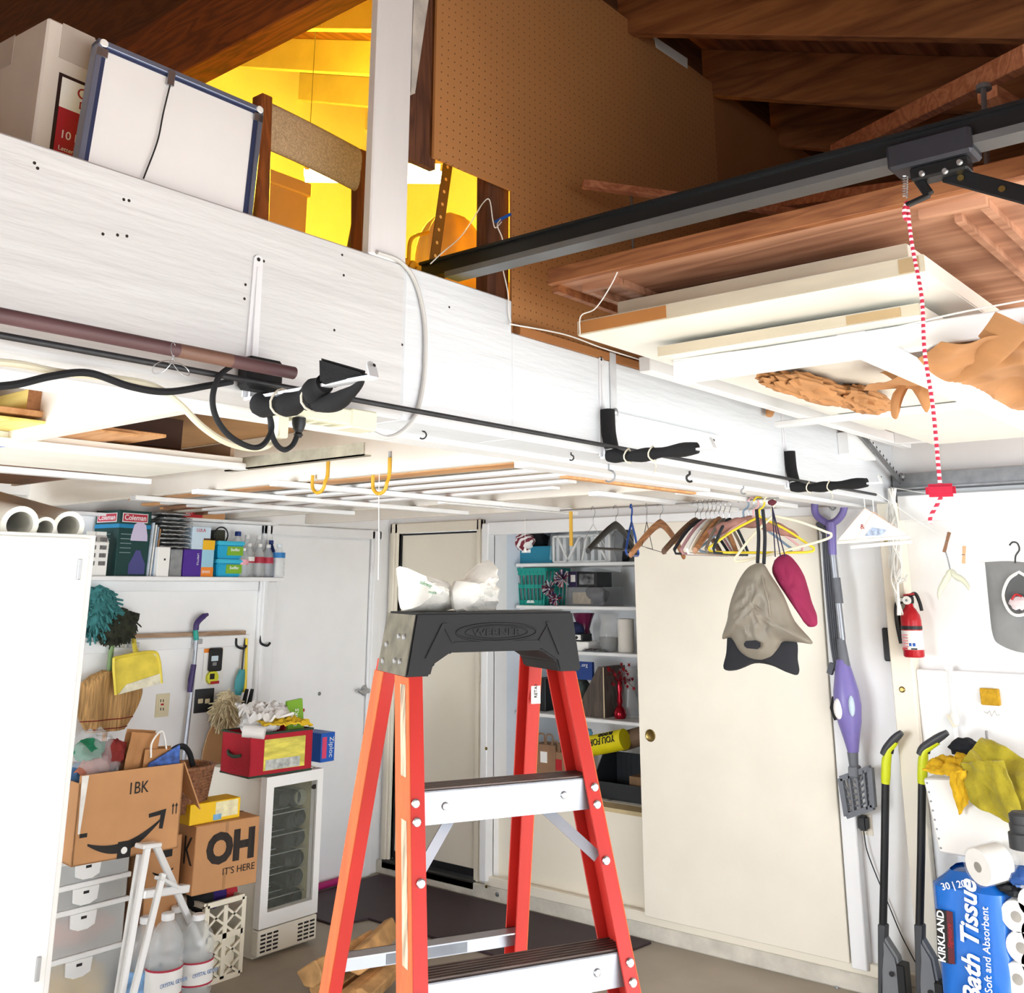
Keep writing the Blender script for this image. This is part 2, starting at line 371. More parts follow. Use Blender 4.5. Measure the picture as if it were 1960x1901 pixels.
# post and blocking on the bare wall
tr3 = setting('trim_3')
B().box((4.76, 1.64, .09), (4.85, 1.735, 2.07)).out('wall_post', cream, tr3, bev=.004)
for px, py in ((1697, 1034), (1727, 1320)):
    p = onX(px, py, 4.76); B().lathe([(.013, 0), (.013, .004), (.008, .008)], p, 14, (-1, 0, 0)).out('bolt', brass, tr3, True)
B().box((4.77, -1.2, 1.985), (4.85, 1.64, 2.10)).out('wall_plate', white, tr3, bev=.004)
B().box((4.80, 1.50, .09), (4.85, 1.64, 1.30)).out('stud', white, tr3, bev=.004)
B().box((4.80, -1.2, 1.295), (4.85, 1.64, 1.345)).out('blocking', white, tr3, bev=.004)
B().box((4.79, -1.2, 2.13), (4.85, 1.66, 2.20)).out('steel_angle', zinc, tr3)
B().box((4.75, -1.2, 2.125), (4.85, 1.66, 2.133)).out('steel_angle', zinc, tr3)
p = onX(1725, 912, 4.79); B().lathe([(.016, 0), (.016, .005), (.008, .012)], p, 14, (-1, 0, 0)).out('bolt', zinc, tr3, True)
# ------------------------------------------------------------------ main beam, post, joists and loft floor
BY, BZ0, BZ1 = 1.67, 2.068, 2.44
beam = struct(B().box((-1.9, BY, BZ0), (1.63, BY + .14, BZ1)).out('support_beam', beampaint, bev=.004))
B().box((1.63, BY, BZ0), (2.03, BY + .14, BZ1)).out('beam_section', beamfresh, beam, bev=.004)
B().box((2.03, BY, BZ0), (RX, BY + .14, 2.352)).out('beam_section', beamfresh, beam, bev=.004)
B().box((-1.9, BY + .14, BZ0 - .012), (RX, BY + .23, BZ0 + .13)).out('beam_ledger', white, beam, bev=.004)
dark = mat('nail_hole', '#2a2320', .9, var=0)
for px, py in ((237, 382), (247, 384), (225, 450), (243, 452), (658, 527), (470, 545), (468, 572), (197, 448), (66, 312), (72, 322), (505, 500), (640, 632), (860, 588), (770, 660), (655, 488)):
    p = onY(px, py, BY - .0002); B().lathe([(.0032, 0), (.0022, .0005)], p, 8, (0, -1, 0)).out('nail_hole', dark, beam)
p = onY(1172, 738, BY); 
B().box((p.x - .016, BY - .006, p.z - .11), (p.x + .016, BY, p.z + .10)).out('strap_plate', mat('painted_steel', '#d5d7db', .45, .2, var=.08, vs=18), beam, bev=.002)
B().lathe([(.011, 0), (.011, .005), (.005, .009)], (p.x, BY - .006, p.z - .08), 12, (0, -1, 0)).out('bolt', steel, beam, True)
a = onY(1598, 790, BY); B().box((a.x, BY - .05, 2.235), (a.x + .30, BY, 2.33)).out('beam_block', white, beam, bev=.003)
a = onY(1178, 790, BY); B().box((a.x, BY - .012, a.z - .013), (a.x + .62, BY, a.z + .0)).out('beam_cleat', white, beam, bev=.002)
jm = mat('joist_paint', '#f1ebe0', .6, var=.04, vs=4, bump=.15, bs=20)
jo = setting('floor_joists')
for x in (-.52, .07, .655, 1.24, 2.405, 3.53, 4.13):
    B().box((x, BY + .15, 2.07), (x + .04, LY, 2.255)).out('joist', jm, jo, bev=.003)
B().box((-1.9, BY + .15, 2.255), (RX, LY, 2.272)).out('loft_floor', mat('loft_plywood', '#b98d5d', .8, var=.1), jo)
post = struct(B().box((1.512, BY, BZ1), (1.632, BY + .028, 3.22)).out('loft_post', mat('post_paint', '#e4e1e2', .55, var=.05, vs=6, bump=.3, bs=16, stretch=(1, 1, .15)), bev=.004))
B().box((1.655, BY + .04, BZ1 + .3), (1.765, BY + .06, 3.5)).out('post_backing', wood('dark_stud', '#43261a', '#6c432f', 'z', .7), post)
lb = struct(B().box((1.535, 1.60, 3.215), (1.625, LY, 3.47)).out('loft_beam', wood('beam_orange', '#5f2c10', '#96501f', 'y', .6), bev=.004))
B().box((1.56, 1.60, 3.47), (1.60, LY, 4.95)).out('lamp_block_panel', wood('block_panel_dark', '#4a2815', '#6d4022', 'y', .7), lb)  # added panel, keeps the shop light off the roof left of the beam
# pegboard partition over the beam
pegm = mat('pegboard', '#bd8350', .6, var=.05, vs=2)
def pegmat():
    m = pegm; nt = m.node_tree; N = nt.nodes; L = nt.links; p = N['Principled BSDF']
    tc = N.new('ShaderNodeTexCoord'); mp = N.new('ShaderNodeMapping'); mp.inputs['Scale'].default_value = (40, 1, 40); L.new(tc.outputs['Object'], mp.inputs[0])
    fr = N.new('ShaderNodeVectorMath'); fr.operation = 'FRACTION'; L.new(mp.outputs[0], fr.inputs[0])
    sb = N.new('ShaderNodeVectorMath'); sb.operation = 'SUBTRACT'; sb.inputs[1].default_value = (.5, 0, .5); L.new(fr.outputs[0], sb.inputs[0])
    mu = N.new('ShaderNodeVectorMath'); mu.operation = 'MULTIPLY'; mu.inputs[1].default_value = (1, 0, 1); L.new(sb.outputs[0], mu.inputs[0])
    ln = N.new('ShaderNodeVectorMath'); ln.operation = 'LENGTH'; L.new(mu.outputs[0], ln.inputs[0])
    lt = N.new('ShaderNodeMath'); lt.operation = 'LESS_THAN'; lt.inputs[1].default_value = .1; L.new(ln.outputs['Value'], lt.inputs[0])
    mx = N.new('ShaderNodeMixRGB'); src = p.inputs['Base Color'].links[0].from_socket
    L.new(lt.outputs[0], mx.inputs[0]); L.new(src, mx.inputs[1]); mx.inputs[2].default_value = (.16, .075, .03, 1); L.new(mx.outputs[0], p.inputs['Base Color'])
pegmat()
PX = lambda px, py: (lambda q: (q.x, q.z))(onY(px, py, BY + .03))
pb = [PX(817, -140), PX(815, 293), PX(975, 364), (2.045, 2.352), (2.70, 2.352), (2.70, 3.6)]
pb = [(1.72, 3.56), PX(815, 293), PX(975, 364), (2.045, 2.35), (3.29, 2.352), (3.29, 3.6), (1.72, 3.6)]
peg = setting('wall_partition')
B().prism([(1.74, 3.60), (1.74, 2.762), (2.055, 2.768), (2.055, 2.352), (3.29, 2.352), (3.29, 3.60)], (0, BY + .03, 0), (1, 0, 0), (0, 0, 1), .008).out('pegboard_panel', pegm, peg)
B().prism([(3.295, 3.60), (3.295, 2.352), (4.84, 2.352), (4.84, 3.62)], (0, BY + .034, 0), (1, 0, 0), (0, 0, 1), .008).out('hardboard_panel', mat('hardboard', '#a86f3f', .6, var=.06, vs=2), peg)
B().box((1.60, BY + .06, 3.55), (4.85, BY + .075, 3.80)).out('light_leak_panel', wood('leak_panel_dark', '#4a2c1a', '#6b4429', 'x', .7), peg)  # dark wood panel added to stop loft lamp light leaking over the partition
B().box((1.985, BY + .05, 2.35), (2.075, BY + .09, 3.58)).out('stud', wood('dark_stud', '#43261a', '#6c432f', 'z', .7), peg)
B().hexa([(1.636, BY + .005, 2.9), (1.65, BY + .005, 2.9), (1.65, BY + .028, 2.9), (1.636, BY + .028, 2.9)], [(1.636, BY + .005, 3.5), (1.735, BY + .005, 3.5), (1.735, BY + .028, 3.5), (1.636, BY + .028, 3.5)]).out('chipped_strip', mat('chipped_white', '#cfc8c0', .7, var=.25, vs=12), peg)
# ================================================================== step ladder
fib = mat('ladder_fibreglass', '#bf2a22', .45, var=.1, vs=9, stretch=(1, 1, .2))
fibw = mat('ladder_orange_worn', '#d9602f', .6, var=.15, vs=16, stretch=(1, 1, .1), bump=.3, bs=60)
capm = mat('ladder_cap', '#0b0c0f', .65, var=.08, vs=20)
LA = -26.0
lw = Vector((math.cos(math.radians(LA)), math.sin(math.radians(LA)), 0)); ln = Vector((lw.y, -lw.x, 0))   # ln points to the camera side
ln = Vector((-abs(lw.y), -abs(lw.x), 0))
L0 = Vector((1.779, 1.512, 0))       # middle of the front edge at cap height
TZ = 1.645
def lp(w, d, z):
    """w across, d toward the camera from the cap's front edge, z height."""
    return L0 + lw * w + ln * d + Vector((0, 0, z))
ladder = thing('step_ladder', 'red fibreglass step ladder with black top cap and aluminium steps standing on the floor', 'ladder', L0)
def front_d(z): return (TZ - .12 - z) * .31          # lean of the front rails
def rear_d(z): return -.167 + .0 - (TZ - .12 - z) * .27
def half_w(z, rear=False): return .157 + (TZ - z) * .065
def channel(sgn, dfun, name, rear):
    """C-section rail from cap to floor, web outside, flanges inward."""
    t = .005; fw = .029; dp = .088 if not rear else .062
    prof = [(0, 0), (0, -dp), (-fw, -dp), (-fw, -dp + t), (-t, -dp + t), (-t, -t), (-fw, -t), (-fw, 0)]
    lo, hi = [], []
    for z, dst in ((0.0, lo), (TZ - .105, hi)):
        for a, b in prof: dst.append(lp(sgn * (half_w(z) + .03 + a), dfun(z) + b, z))
    b = B(); b.hexa(lo, hi); return b.out(name, fib, ladder)
for s in (-1, 1):
    channel(s, front_d, 'front_rail', False); channel(s, rear_d, 'rear_rail', True)
    for dfun, dp in ((front_d, .09), (rear_d, .064)):
        z1, z0 = TZ - .13, .02
        o = 1 if s < 0 else -1
        b = B(); lo = [lp(s * (half_w(z0) + .0304), dfun(z0) - q, z0) for q in (.0, dp)] ; hi = [lp(s * (half_w(z1) + .0304), dfun(z1) - q, z1) for q in (.0, dp)]
        lo2 = [lp(s * (half_w(z0) + .0325), dfun(z0) - q, z0) for q in (dp, .0)]; hi2 = [lp(s * (half_w(z1) + .0325), dfun(z1) - q, z1) for q in (dp, .0)]
        b.hexa(lo + lo2, hi + hi2).out('worn_web_strip', fibw, ladder)
    # shoes
    for dfun in (front_d, rear_d):
        q = lp(s * (half_w(0) + .015), dfun(0) - .035, 0); B(rotz(LA, q)).box((-.03, -.05, 0), (.03, .05, .06)).out('foot_pad', black, ladder, bev=.006)
# scuffed patches on the near left rail
scuff = mat('scuffed_paint', '#cdb79c', .8, var=.5, vs=45, stretch=(1, 1, .15))
for z1, z0 in ((1.50, 1.33), (1.255, 1.02)):
    b = B(); s = -1
    P = lambda z, q, e: lp(s * (half_w(z) + .0326 + e), front_d(z) - q, z)
    b.hexa([P(z0, .018, 0), P(z0, .05, 0), P(z0, .05, .001), P(z0, .018, .001)], [P(z1, .018, 0), P(z1, .05, 0), P(z1, .05, .001), P(z1, .018, .001)]).out('scuff_mark', scuff, ladder)
grip = mat('step_tread', '#6f625c', .4, .5, var=.15, vs=30, stretch=(.1, 1, 1))
def rivet(w, d, z, r=.009): B().lathe([(r, 0), (r * .8, .003), (r * .3, .0045)], lp(w, d, z), 12, ln).out('rivet', steel, ladder, True)
for i, z in enumerate((1.305, 1.0, .695, .39)):
    hw = half_w(z) + .0245; d = front_d(z) - .0065
    st = B(); st.hexa([lp(-hw, d, z - .062), lp(hw, d, z - .062), lp(hw, d - .003, z - .062), lp(-hw, d - .003, z - .062)],
                      [lp(-hw, d, z), lp(hw, d, z), lp(hw, d - .003, z), lp(-hw, d - .003, z)]).out('step_front', alum, ladder)
    tt = B()
    tt.hexa([lp(-hw, d, z - .003), lp(hw, d, z - .003), lp(hw, d - .082, z - .003), lp(-hw, d - .082, z - .003)],
            [lp(-hw, d, z), lp(hw, d, z), lp(hw, d - .082, z), lp(-hw, d - .082, z)])
    tt.out('step_tread', grip, ladder)
    for k in range(6):
        dd = d - .008 - k * .0125
        B().hexa([lp(-hw, dd, z), lp(hw, dd, z), lp(hw, dd - .005, z), lp(-hw, dd - .005, z)], [lp(-hw, dd, z + .003), lp(hw, dd, z + .003), lp(hw, dd - .005, z + .003), lp(-hw, dd - .005, z + .003)]).out('tread_ridge', grip, ladder)
    B().hexa([lp(-hw, d - .079, z - .05), lp(hw, d - .079, z - .05), lp(hw, d - .082, z - .05), lp(-hw, d - .082, z - .05)],
             [lp(-hw, d - .079, z), lp(hw, d - .079, z), lp(hw, d - .082, z), lp(-hw, d - .082, z)]).out('step_back', alum, ladder)
    for s in (-1, 1):
        w0 = s * (hw - .012); rivet(s * (hw - .006 + .003), front_d(z - .02) + .001, z - .018); rivet(s * (hw - .006 + .003), front_d(z - .05) + .001, z - .05)
        B().bar(lp(s * (hw - .10), d - .04, z - .058), lp(s * (half_w(z - .16) + .01), front_d(z - .16) - .035, z - .15), .022, .003, ln).out('step_brace', alum, ladder)
        rivet(s * (half_w(z - .155) + .012), front_d(z - .155) + .001, z - .15)
        rivet(s * (hw - .07), d + .001, z - .03, .008)
for i, z in enumerate((.90, .42)):
    hw = half_w(z) + .0245; d = rear_d(z) - .008
    B().hexa([lp(-hw, d - .04, z - .04), lp(hw, d - .04, z - .04), lp(hw, d - .043, z - .04), lp(-hw, d - .043, z - .04)], [lp(-hw, d - .04, z), lp(hw, d - .04, z), lp(hw, d - .043, z), lp(-hw, d - .043, z)]).out('rear_brace', alum, ladder)
    B().hexa([lp(-hw, d + .002, z - .003), lp(hw, d + .002, z - .003), lp(hw, d - .043, z - .003), lp(-hw, d - .043, z - .003)], [lp(-hw, d + .002, z), lp(hw, d + .002, z), lp(hw, d - .043, z), lp(-hw, d - .043, z)]).out('rear_brace', alum, ladder)
# cap: front shape with drooping ends, extruded back
cw = .197
prof = [(-cw + .01, 0), (cw - .01, 0), (cw + .01, -.128), (cw - .045, -.128), (cw - .052, -.105), (cw - .09, -.082), (-cw + .09, -.082), (-cw + .052, -.105), (-cw + .045, -.128), (-cw - .01, -.128)]
capo = thing_cap = B().prism(prof, lp(0, .012, TZ), lw, UP, -.19 if lw.cross(UP).dot(ln) > 0 else .19).out('top_cap', capm, ladder, bev=.004, seg=2)
T = frame(lp(0, .0125, TZ - .042), lw, UP)
ov = [(.095 * math.cos(2 * math.pi * k / 40), .0185 * math.sin(2 * math.pi * k / 40)) for k in range(40)]
B(T).tube([(a, b, 0) for a, b in ov], .0022, 6, True).out('oval_emboss', capm, capo, True)
B(T).tube([(a * .78, b * .72, 0) for a, b in ov], .0016, 6, True).out('oval_emboss', capm, capo, True)
text('WERNER', .0195, frame(lp(0, .0127, TZ - .0425), lw, UP), capm, capo, ext=.0016, sx=1.45, bold=.0004)
for s in (-1, 1):
    B(T).hexa([(s * .118, .02, 0), (s * .128, .02, 0), (s * .165, -.05, 0), (s * .15, -.05, 0)], [(s * .118, .02, .003), (s * .128, .02, .003), (s * .165, -.05, .003), (s * .15, -.05, .003)]).out('cap_rib', capm, capo)
    B(T).hexa([(s * .10, -.018, 0), (s * .125, .018, 0), (s * .128, .018, 0), (s * .104, -.021, 0)], [(s * .10, -.018, .002), (s * .125, .018, .002), (s * .128, .018, .002), (s * .104, -.021, .002)]).out('cap_rib', capm, capo)
B(T).box((-.10, -.021, 0), (.10, -.0185, .002)).out('cap_rib', capm, capo)
dirty = mat('cap_end_dusty', '#6f6a5c', .75, var=.25, vs=25)
q0 = lp(-cw + .01, .012, TZ - .004); q1 = lp(-cw - .0095, .012, TZ - .126)
e = -lw * .0012
B().hexa([q0 + e, q1 + e, q1 + e - ln * .186, q0 + e - ln * .186], [q0 + e * 3, q1 + e * 3, q1 + e * 3 - ln * .186, q0 + e * 3 - ln * .186]).out('cap_end_plate', dirty, capo)
for dd, zz in ((.04, .05), (.075, .05), (.04, .10), (.075, .10), (.15, .07), (.155, .105)):
    q = lp(-cw + .01 - .02 * (zz / .128), .012 - dd, TZ - zz) - lw * .004; B().lathe([(.007, 0), (.005, .003)], q, 10, -lw).out('rivet', steel, capo)
# tag hanging on the rear rail, tape on the brace
T_ = frame(lp(half_w(1.46) + .018, rear_d(1.46) + .0012, 1.46), lw, UP + lw * .25)
B(T_).box((-.012, -.03, 0), (.012, .03, .0015)).out('warning_tag', paper, ladder); text('RETAIL', .011, T_ @ frame((0, 0, .002), (0, 1, 0), (-1, 0, 0)), ink, ladder)
B(T_).tube([(0, .028, .001), (.006, .06, .001), (.002, .085, .001)], .0012, 5).out('tag_tie', wireW, ladder)
B().hexa([lp(-.10, rear_d(.9) - .047, .862), lp(.10, rear_d(.9) - .047, .862), lp(.10, rear_d(.9) - .0465, .862), lp(-.10, rear_d(.9) - .0465, .862)], [lp(-.10, rear_d(.9) - .047, .897), lp(.10, rear_d(.9) - .047, .897), lp(.10, rear_d(.9) - .0465, .897), lp(-.10, rear_d(.9) - .0465, .897)]).out('duct_tape', mat('duct_tape', '#7d828a', .4, .3, var=.2), ladder)
q = lp(half_w(1.5) - .0, rear_d(1.5) + .004, 1.5)
# plastic bags standing on the cap
bagm = mat('thin_white_bag', '#f4f2ea', .3, alpha=.82, var=.05, bump=.5, bs=40)
def bag(px, y, th, seed, label):
    o = puff(px, y, th, 12, .03, seed, 6., axis='y', sn=2).out('plastic_bag', bagm, None, True, ang=35); return tag(o, label, 'plastic bag', 'bags on the ladder top')
b1 = bag([(765, 1084), (772, 1088), (790, 1096), (820, 1104), (846, 1112), (855, 1128), (860, 1148), (864, 1166), (840, 1170), (800, 1170), (772, 1168), (770, 1130)], 1.66, .045, 2, 'crumpled white plastic bag with green print on the ladder cap, left one')
text('safeway', .012, frame(onY(815, 1118, 1.603), (1, 0, -.25), UP), mat('green_ink', '#6f9a78', .6, var=0), b1, shear=.2); text('recycle', .009, frame(onY(828, 1134, 1.603), (1, 0, -.1), UP), mat('green_ink', '#6f9a78'), b1)
b2 = bag([(866, 1132), (873, 1112), (890, 1108), (905, 1092), (925, 1076), (938, 1074), (934, 1100), (936, 1122), (945, 1128), (940, 1150), (942, 1172), (915, 1174), (888, 1174), (872, 1168)], 1.60, .04, 9, 'plain crumpled white plastic bag on the ladder cap, right one')
# ================================================================== hardware on and under the beam
brk = mat('bracket_white', '#e9eaee', .4, .1, var=.03)
foam = mat('black_foam', '#141416', .9, var=.1, bump=.2, bs=40)
twine = mat('twine', '#d9d2c0', .8, var=.1)
def bracket(x, name_label, big=False):
    t = thing('shelf_bracket', name_label, 'bracket', (x, BY, 2.06), 'foam-wrapped brackets on the beam')
    n = 10
    # vertical leg, tapering to a rounded top with a screw hole
    pl = [(-.016, 2.06), (.016, 2.06), (.011, 2.345)] + [(.011 * math.cos(math.pi * k / n), 2.345 + .011 * math.sin(math.pi * k / n)) for k in range(1, n)] + [(-.011, 2.345)]
    B().prism([(a + x, b) for a, b in pl], (0, BY, 0), (1, 0, 0), (0, 0, 1), .004).out('wall_leg', brk, t)
    B().hexa([(x - .006, BY - .014, 2.06), (x + .006, BY - .014, 2.06), (x + .006, BY - .004, 2.06), (x - .006, BY - .004, 2.06)], [(x - .003, BY - .006, 2.33), (x + .003, BY - .006, 2.33), (x + .003, BY - .004, 2.33), (x - .003, BY - .004, 2.33)]).out('leg_rib', brk, t)
    B().lathe([(.0045, 0), (.003, .002)], (x, BY - .004, 2.347), 10, (0, -1, 0)).out('screw', wireK, t)
    # arm with an upturned eye at its tip
    B().bar((x, BY, 2.056), (x, BY - .36, 2.056), .02, .006).out('arm', brk, t)
    tip = [(-.011, 0), (.011, 0), (.011, .02)] + [(.011 * math.cos(math.pi * k / n), .02 + .011 * math.sin(math.pi * k / n)) for k in range(1, n)] + [(-.011, .02)]
    B().prism(tip, (x, BY - .36, 2.056), (1, 0, 0), (0, .35, .94), .003).out('arm_tip', mat('tip_zinc', '#cfd2d6', .4, .3, var=.03), t)
    B().lathe([(.0035, 0), (.003, .001)], (x, BY - .3615, 2.077), 12, (0, -.94, .35)).out('tip_hole', wireK, t)
    return t
def sleeve(t, pts, r, m=None): return B().tube(spline(pts, 6), r, 12).out('foam_sleeve', m or foam, t, True)
def ties(t, x, ys, z, r):
    for y in ys: B().tube([(x + r * math.cos(2 * math.pi * k / 14), y + .004 * math.sin(k), z + r * math.sin(2 * math.pi * k / 14)) for k in range(14)], .0022, 5, True).out('twine_tie', twine, t, True)
for x, lab in ((2.44, 'white shelf bracket on the beam with straight black foam sleeve, middle one of three'), (3.665, 'white shelf bracket on the beam with black foam sleeve, nearest the right wall')):
    t = bracket(x, lab)
    sleeve(t, [(x, BY - .022, 2.195), (x, BY - .024, 2.13), (x + .003, BY - .03, 2.085)], [.021] * 13)
    sleeve(t, [(x, BY - .02, 2.062), (x, BY - .1, 2.054), (x, BY - .2, 2.057), (x, BY - .31, 2.06)], [.017 + .003 * math.sin(k * .9) for k in range(19)])
    ties(t, x, (BY - .09, BY - .17), 2.056, .0205)
    B().tube(spline([(x, BY - .17, 2.036), (x + .012, BY - .172, 2.02), (x - .004, BY - .17, 2.0)]), .0016, 5).out('twine_end', twine, t)
t = bracket(1.207, 'white shelf bracket on the beam with loose folded black foam, nearest the left')
B().box((1.17, BY - .05, 2.07), (1.255, BY - .006, 2.135)).out('foam_block', foam, t, bev=.008)
sleeve(t, [(1.21, BY - .03, 2.045), (1.215, BY - .10, 2.035), (1.212, BY - .18, 2.045), (1.207, BY - .23, 2.06)], [.022 + .004 * math.sin(k) for k in range(19)])
B().hexa([(1.18, BY - .245, 2.055), (1.235, BY - .225, 2.055), (1.215, BY - .34, 2.06), (1.20, BY - .34, 2.06)], [(1.18, BY - .24, 2.105), (1.225, BY - .22, 2.10), (1.215, BY - .34, 2.07), (1.20, BY - .34, 2.07)]).out('foam_flap', foam, t, bev=.006, seg=2)
sleeve(t, [(1.215, BY - .17, 2.03), (1.22, BY - .24, 2.025), (1.215, BY - .30, 2.04), (1.21, BY - .335, 2.058)], [.012, .013, .014, .015, .016, .017, .018, .018, .017, .016, .014, .012, .010, .009, .008, .007, .006, .004, .003])
ties(t, 1.215, (BY - .10, BY - .19), 2.04, .027)
# poles lying on the brackets
o = B().cyl((-.3, BY - .115, 2.098), (1.225, BY - .115, 2.098), .0125, 14).out('wooden_pole', mat('brown_pole', '#5b4144', .5, var=.1), None, True)
tag(o, 'thick brown pole lying along the beam on the foam brackets', 'pole')
B().cyl((.97, BY - .115, 2.098), (1.08, BY - .115, 2.098), .0128, 14).out('tape_wrap', mat('brown_tape', '#76584c', .45, var=.05), o, True)
o = B().cyl((-.3, BY - .05, 2.083), (4.45, BY - .05, 2.083), .006, 10).out('steel_rod', mat('dark_rod', '#3c3d40', .45, .5, var=.15, vs=40), None, True)
tag(o, 'long thin dark metal rod running along the beam across all brackets', 'rod')
# wire loops hung on the poles
c = onY(311, 690, BY - .10); pts = []
for k in range(61):
    a = 2 * math.pi * k / 60; r = .014 + .013 * math.cos(3 * a); pts.append((c.x + r * math.sin(a) * 1.25, BY - .13 + .012 * math.sin(2 * a), c.z - .008 - r * math.cos(a) * -1.3))
tag(B().tube(pts[:-1], .0009, 5, True).out('wire_loops', steel, None, True), 'thin wire bent in three loops hanging from the brown pole', 'wire')
# cables
def cable(name, pix, r, m, label, cat='cable', n=8):
    o = B().tube(spline([at(*q) for q in pix], n), r, 8).out(name, m, None, True); return tag(o, label, cat)
ky = BY - .03
cable('extension_cord', [(-40, 742, 'y', ky), (30, 736, 'y', ky), (100, 720, 'y', ky), (170, 714, 'y', ky), (250, 740, 'y', ky), (320, 750, 'y', ky), (400, 738, 'y', ky), (445, 730, 'y', ky - .01)], .0065, blackmatte, 'black extension cord sagging under the brown pole', 'cord')
cable('black_cable', [(447, 698, 'y', ky - .02), (420, 720, 'y', ky - .03), (407, 760, 'y', ky - .03), (414, 800, 'y', ky - .03), (440, 835, 'y', ky - .03), (480, 856, 'y', ky - .03), (505, 850, 'y', ky - .03), (520, 820, 'y', ky - .02), (513, 785, 'y', ky - .02), (510, 765, 'y', ky - .02), (517, 800, 'y', ky - .01), (520, 830, 'y', ky), (530, 852, 'y', ky), (545, 861, 'y', ky), (560, 852, 'y', ky), (568, 835, 'y', ky), (570, 822, 'y', ky)], .0055, blackmatte, 'black power cord looped under the bracket and plugged into the power strip', 'cord')
cable('cream_cord', [(-40, 690, 'y', ky + .02), (40, 698, 'y', ky + .02), (110, 712, 'y', ky + .02), (200, 722, 'y', ky + .02), (290, 738, 'y', ky + .02), (340, 770, 'y', ky + .02), (385, 815, 'y', ky + .02), (430, 845, 'y', ky + .02), (480, 858, 'y', ky + .02), (515, 852, 'y', ky + .02), (523, 835, 'y', ky + .02)], .0065, mat('cream_cord', '#ddd6bd', .5, var=.03), 'thick cream cable drooping below the beam at left', 'cord')
gc = mat('grey_cable', '#c9c8c6', .5, var=.03)
cable('grey_cable', [(722, 483, 'y', BY - .006), (765, 500, 'y', BY - .008), (795, 540, 'y', BY - .008), (812, 610, 'y', BY - .008), (814, 690, 'y', BY - .008), (808, 750, 'y', BY - .008), (795, 795, 'y', BY - .008), (770, 825, 'y', BY - .008), (740, 837, 'y', BY - .008), (708, 825, 'y', BY - .004)], .0052, gc, 'thin grey cable curving down the beam face from the post')
# power strip screwed under the beam
ps = thing('power_strip', 'pale beige power strip screwed under the beam with one black plug', 'power strip', (1.4, BY, 2.03))
pm = mat('beige_strip', '#e2e0c6', .45, var=.02); a = onY(525, 800, BY - .01).x; b = onY(706, 815, BY - .01).x
B().box((a, BY - .035, 2.03), (b, BY + .02, 2.066)).out('housing', pm, ps, bev=.004)
B().box((b - .075, BY - .037, 2.026), (b, BY + .022, 2.068)).out('switch_end', pm, ps, bev=.003)
for k in range(4): B().box((a + .03 + k * .035, BY - .025, 2.028), (a + .05 + k * .035, BY + .005, 2.031)).out('socket', mat('strip_socket', '#b9b79e', .5, var=0), ps)
q = onY(572, 812, ky); B().lathe([(.011, 0), (.014, .012), (.014, .024)], (q.x, q.y, 2.006), 12).out('plug', black, ps, True)
B().lathe([(.006, 0), (.010, .006), (.007, .010), (.010, .016)], (q.x, q.y, 1.990), 12).out('plug_grip', black, ps, True)
B().box((a - .005, BY - .034, 1.985), (a + .02, BY - .006, 2.03)).out('mount_tab', pm, ps, bev=.003)
# hooks
def hook(p, s, m, label, name='cup_hook', ang=0, r=.0022, group='hooks under the beam'):
    d = Vector((math.cos(ang), math.sin(ang), 0)); p = Vector(p)
    pts = [p, p - UP * .35 * s]
    for k in range(11):
        a = math.radians(90 + 270 * k / 10 * .82); pts.append(p - UP * (.68 * s) + UP * (.33 * s * math.sin(a)) - d * (.33 * s * math.cos(a)) * 1)
    o = B().tube(spline(pts, 3), r, 8).out(name, m, None, True); return tag(o, label, 'hook', group)
hook(onY(809, 818, BY + .08), .028, wireK, 'small dark cup hook under the beam beside the grey cable loop', ang=-.9)
hook(onY(1093, 866, BY + .03), .022, wireK, 'tiny dark cup hook under the beam left of the middle bracket', ang=-.9)
hook(onY(1165, 888, BY + .12), .055, zinc, 'large grey wire hook hanging beneath the beam edge', ang=-.9, r=.003)
hook(onY(1320, 902, BY + .03), .034, wireK, 'black cast hook with ball tip under the beam', ang=2.2, r=.004)
hook(onY(1423, 930, BY + .1), .03, zinc, 'small grey swivel hook under the beam above the wooden hangers', ang=2.2, r=.003)
yh = mat('yellow_vinyl', '#d3a426', .5, var=.05)
def jhook(px, py, label, flip):
    p = onX(px, py, 2.40); d = Vector((0, 1, 0))
    pts = [p + Vector((0, 0, .02)), p, p - UP * .06]
    for k in range(9):
        a = math.pi * k / 8; pts.append(p - UP * .085 + d * (.034 * (1 - math.cos(a)) ) - UP * .034 * math.sin(a) + Vector((-.01, 0, 0)))
    pts.append(pts[-1] + UP * .03)
    o = thing('j_hook', label, 'hook', p - UP * .12, 'yellow hooks under the loft')
    B().tube(spline(pts[:2] + pts[1:3], 3), .0045, 8).out('threaded_shank', steel, o, True)
    B().tube(spline(pts[1:], 3), .0062, 8).out('coated_hook', yh, o, True); return o
jhook(628, 878, 'yellow vinyl coated hook on the joist, left one of two', 0)
jhook(746, 876, 'yellow vinyl coated hook on the joist beside the pull string, right one of two', 0)
cable('pull_string', [(726, 905, 'x', 2.39), (725, 960, 'x', 2.39), (725, 1040, 'x', 2.39), (724, 1110, 'x', 2.39)], .0014, wireW, 'white pull string hanging from the right yellow hook', 'string')
# slotted steel bar and white board along the left bay
a = onZ(458, 878, 2.08); b = onZ(683, 858, 2.08)
tag(B().box((1.99, b.y, 2.062), (1.995, a.y + .2, 2.10)).box((1.99, b.y, 2.062), (2.02, a.y + .2, 2.066)).out('angle_bar', mat('galvanised', '#a9a28f', .5, .55, var=.2, vs=15), None), 'speckled galvanised angle bar lying beside the left joist', 'metal bar')
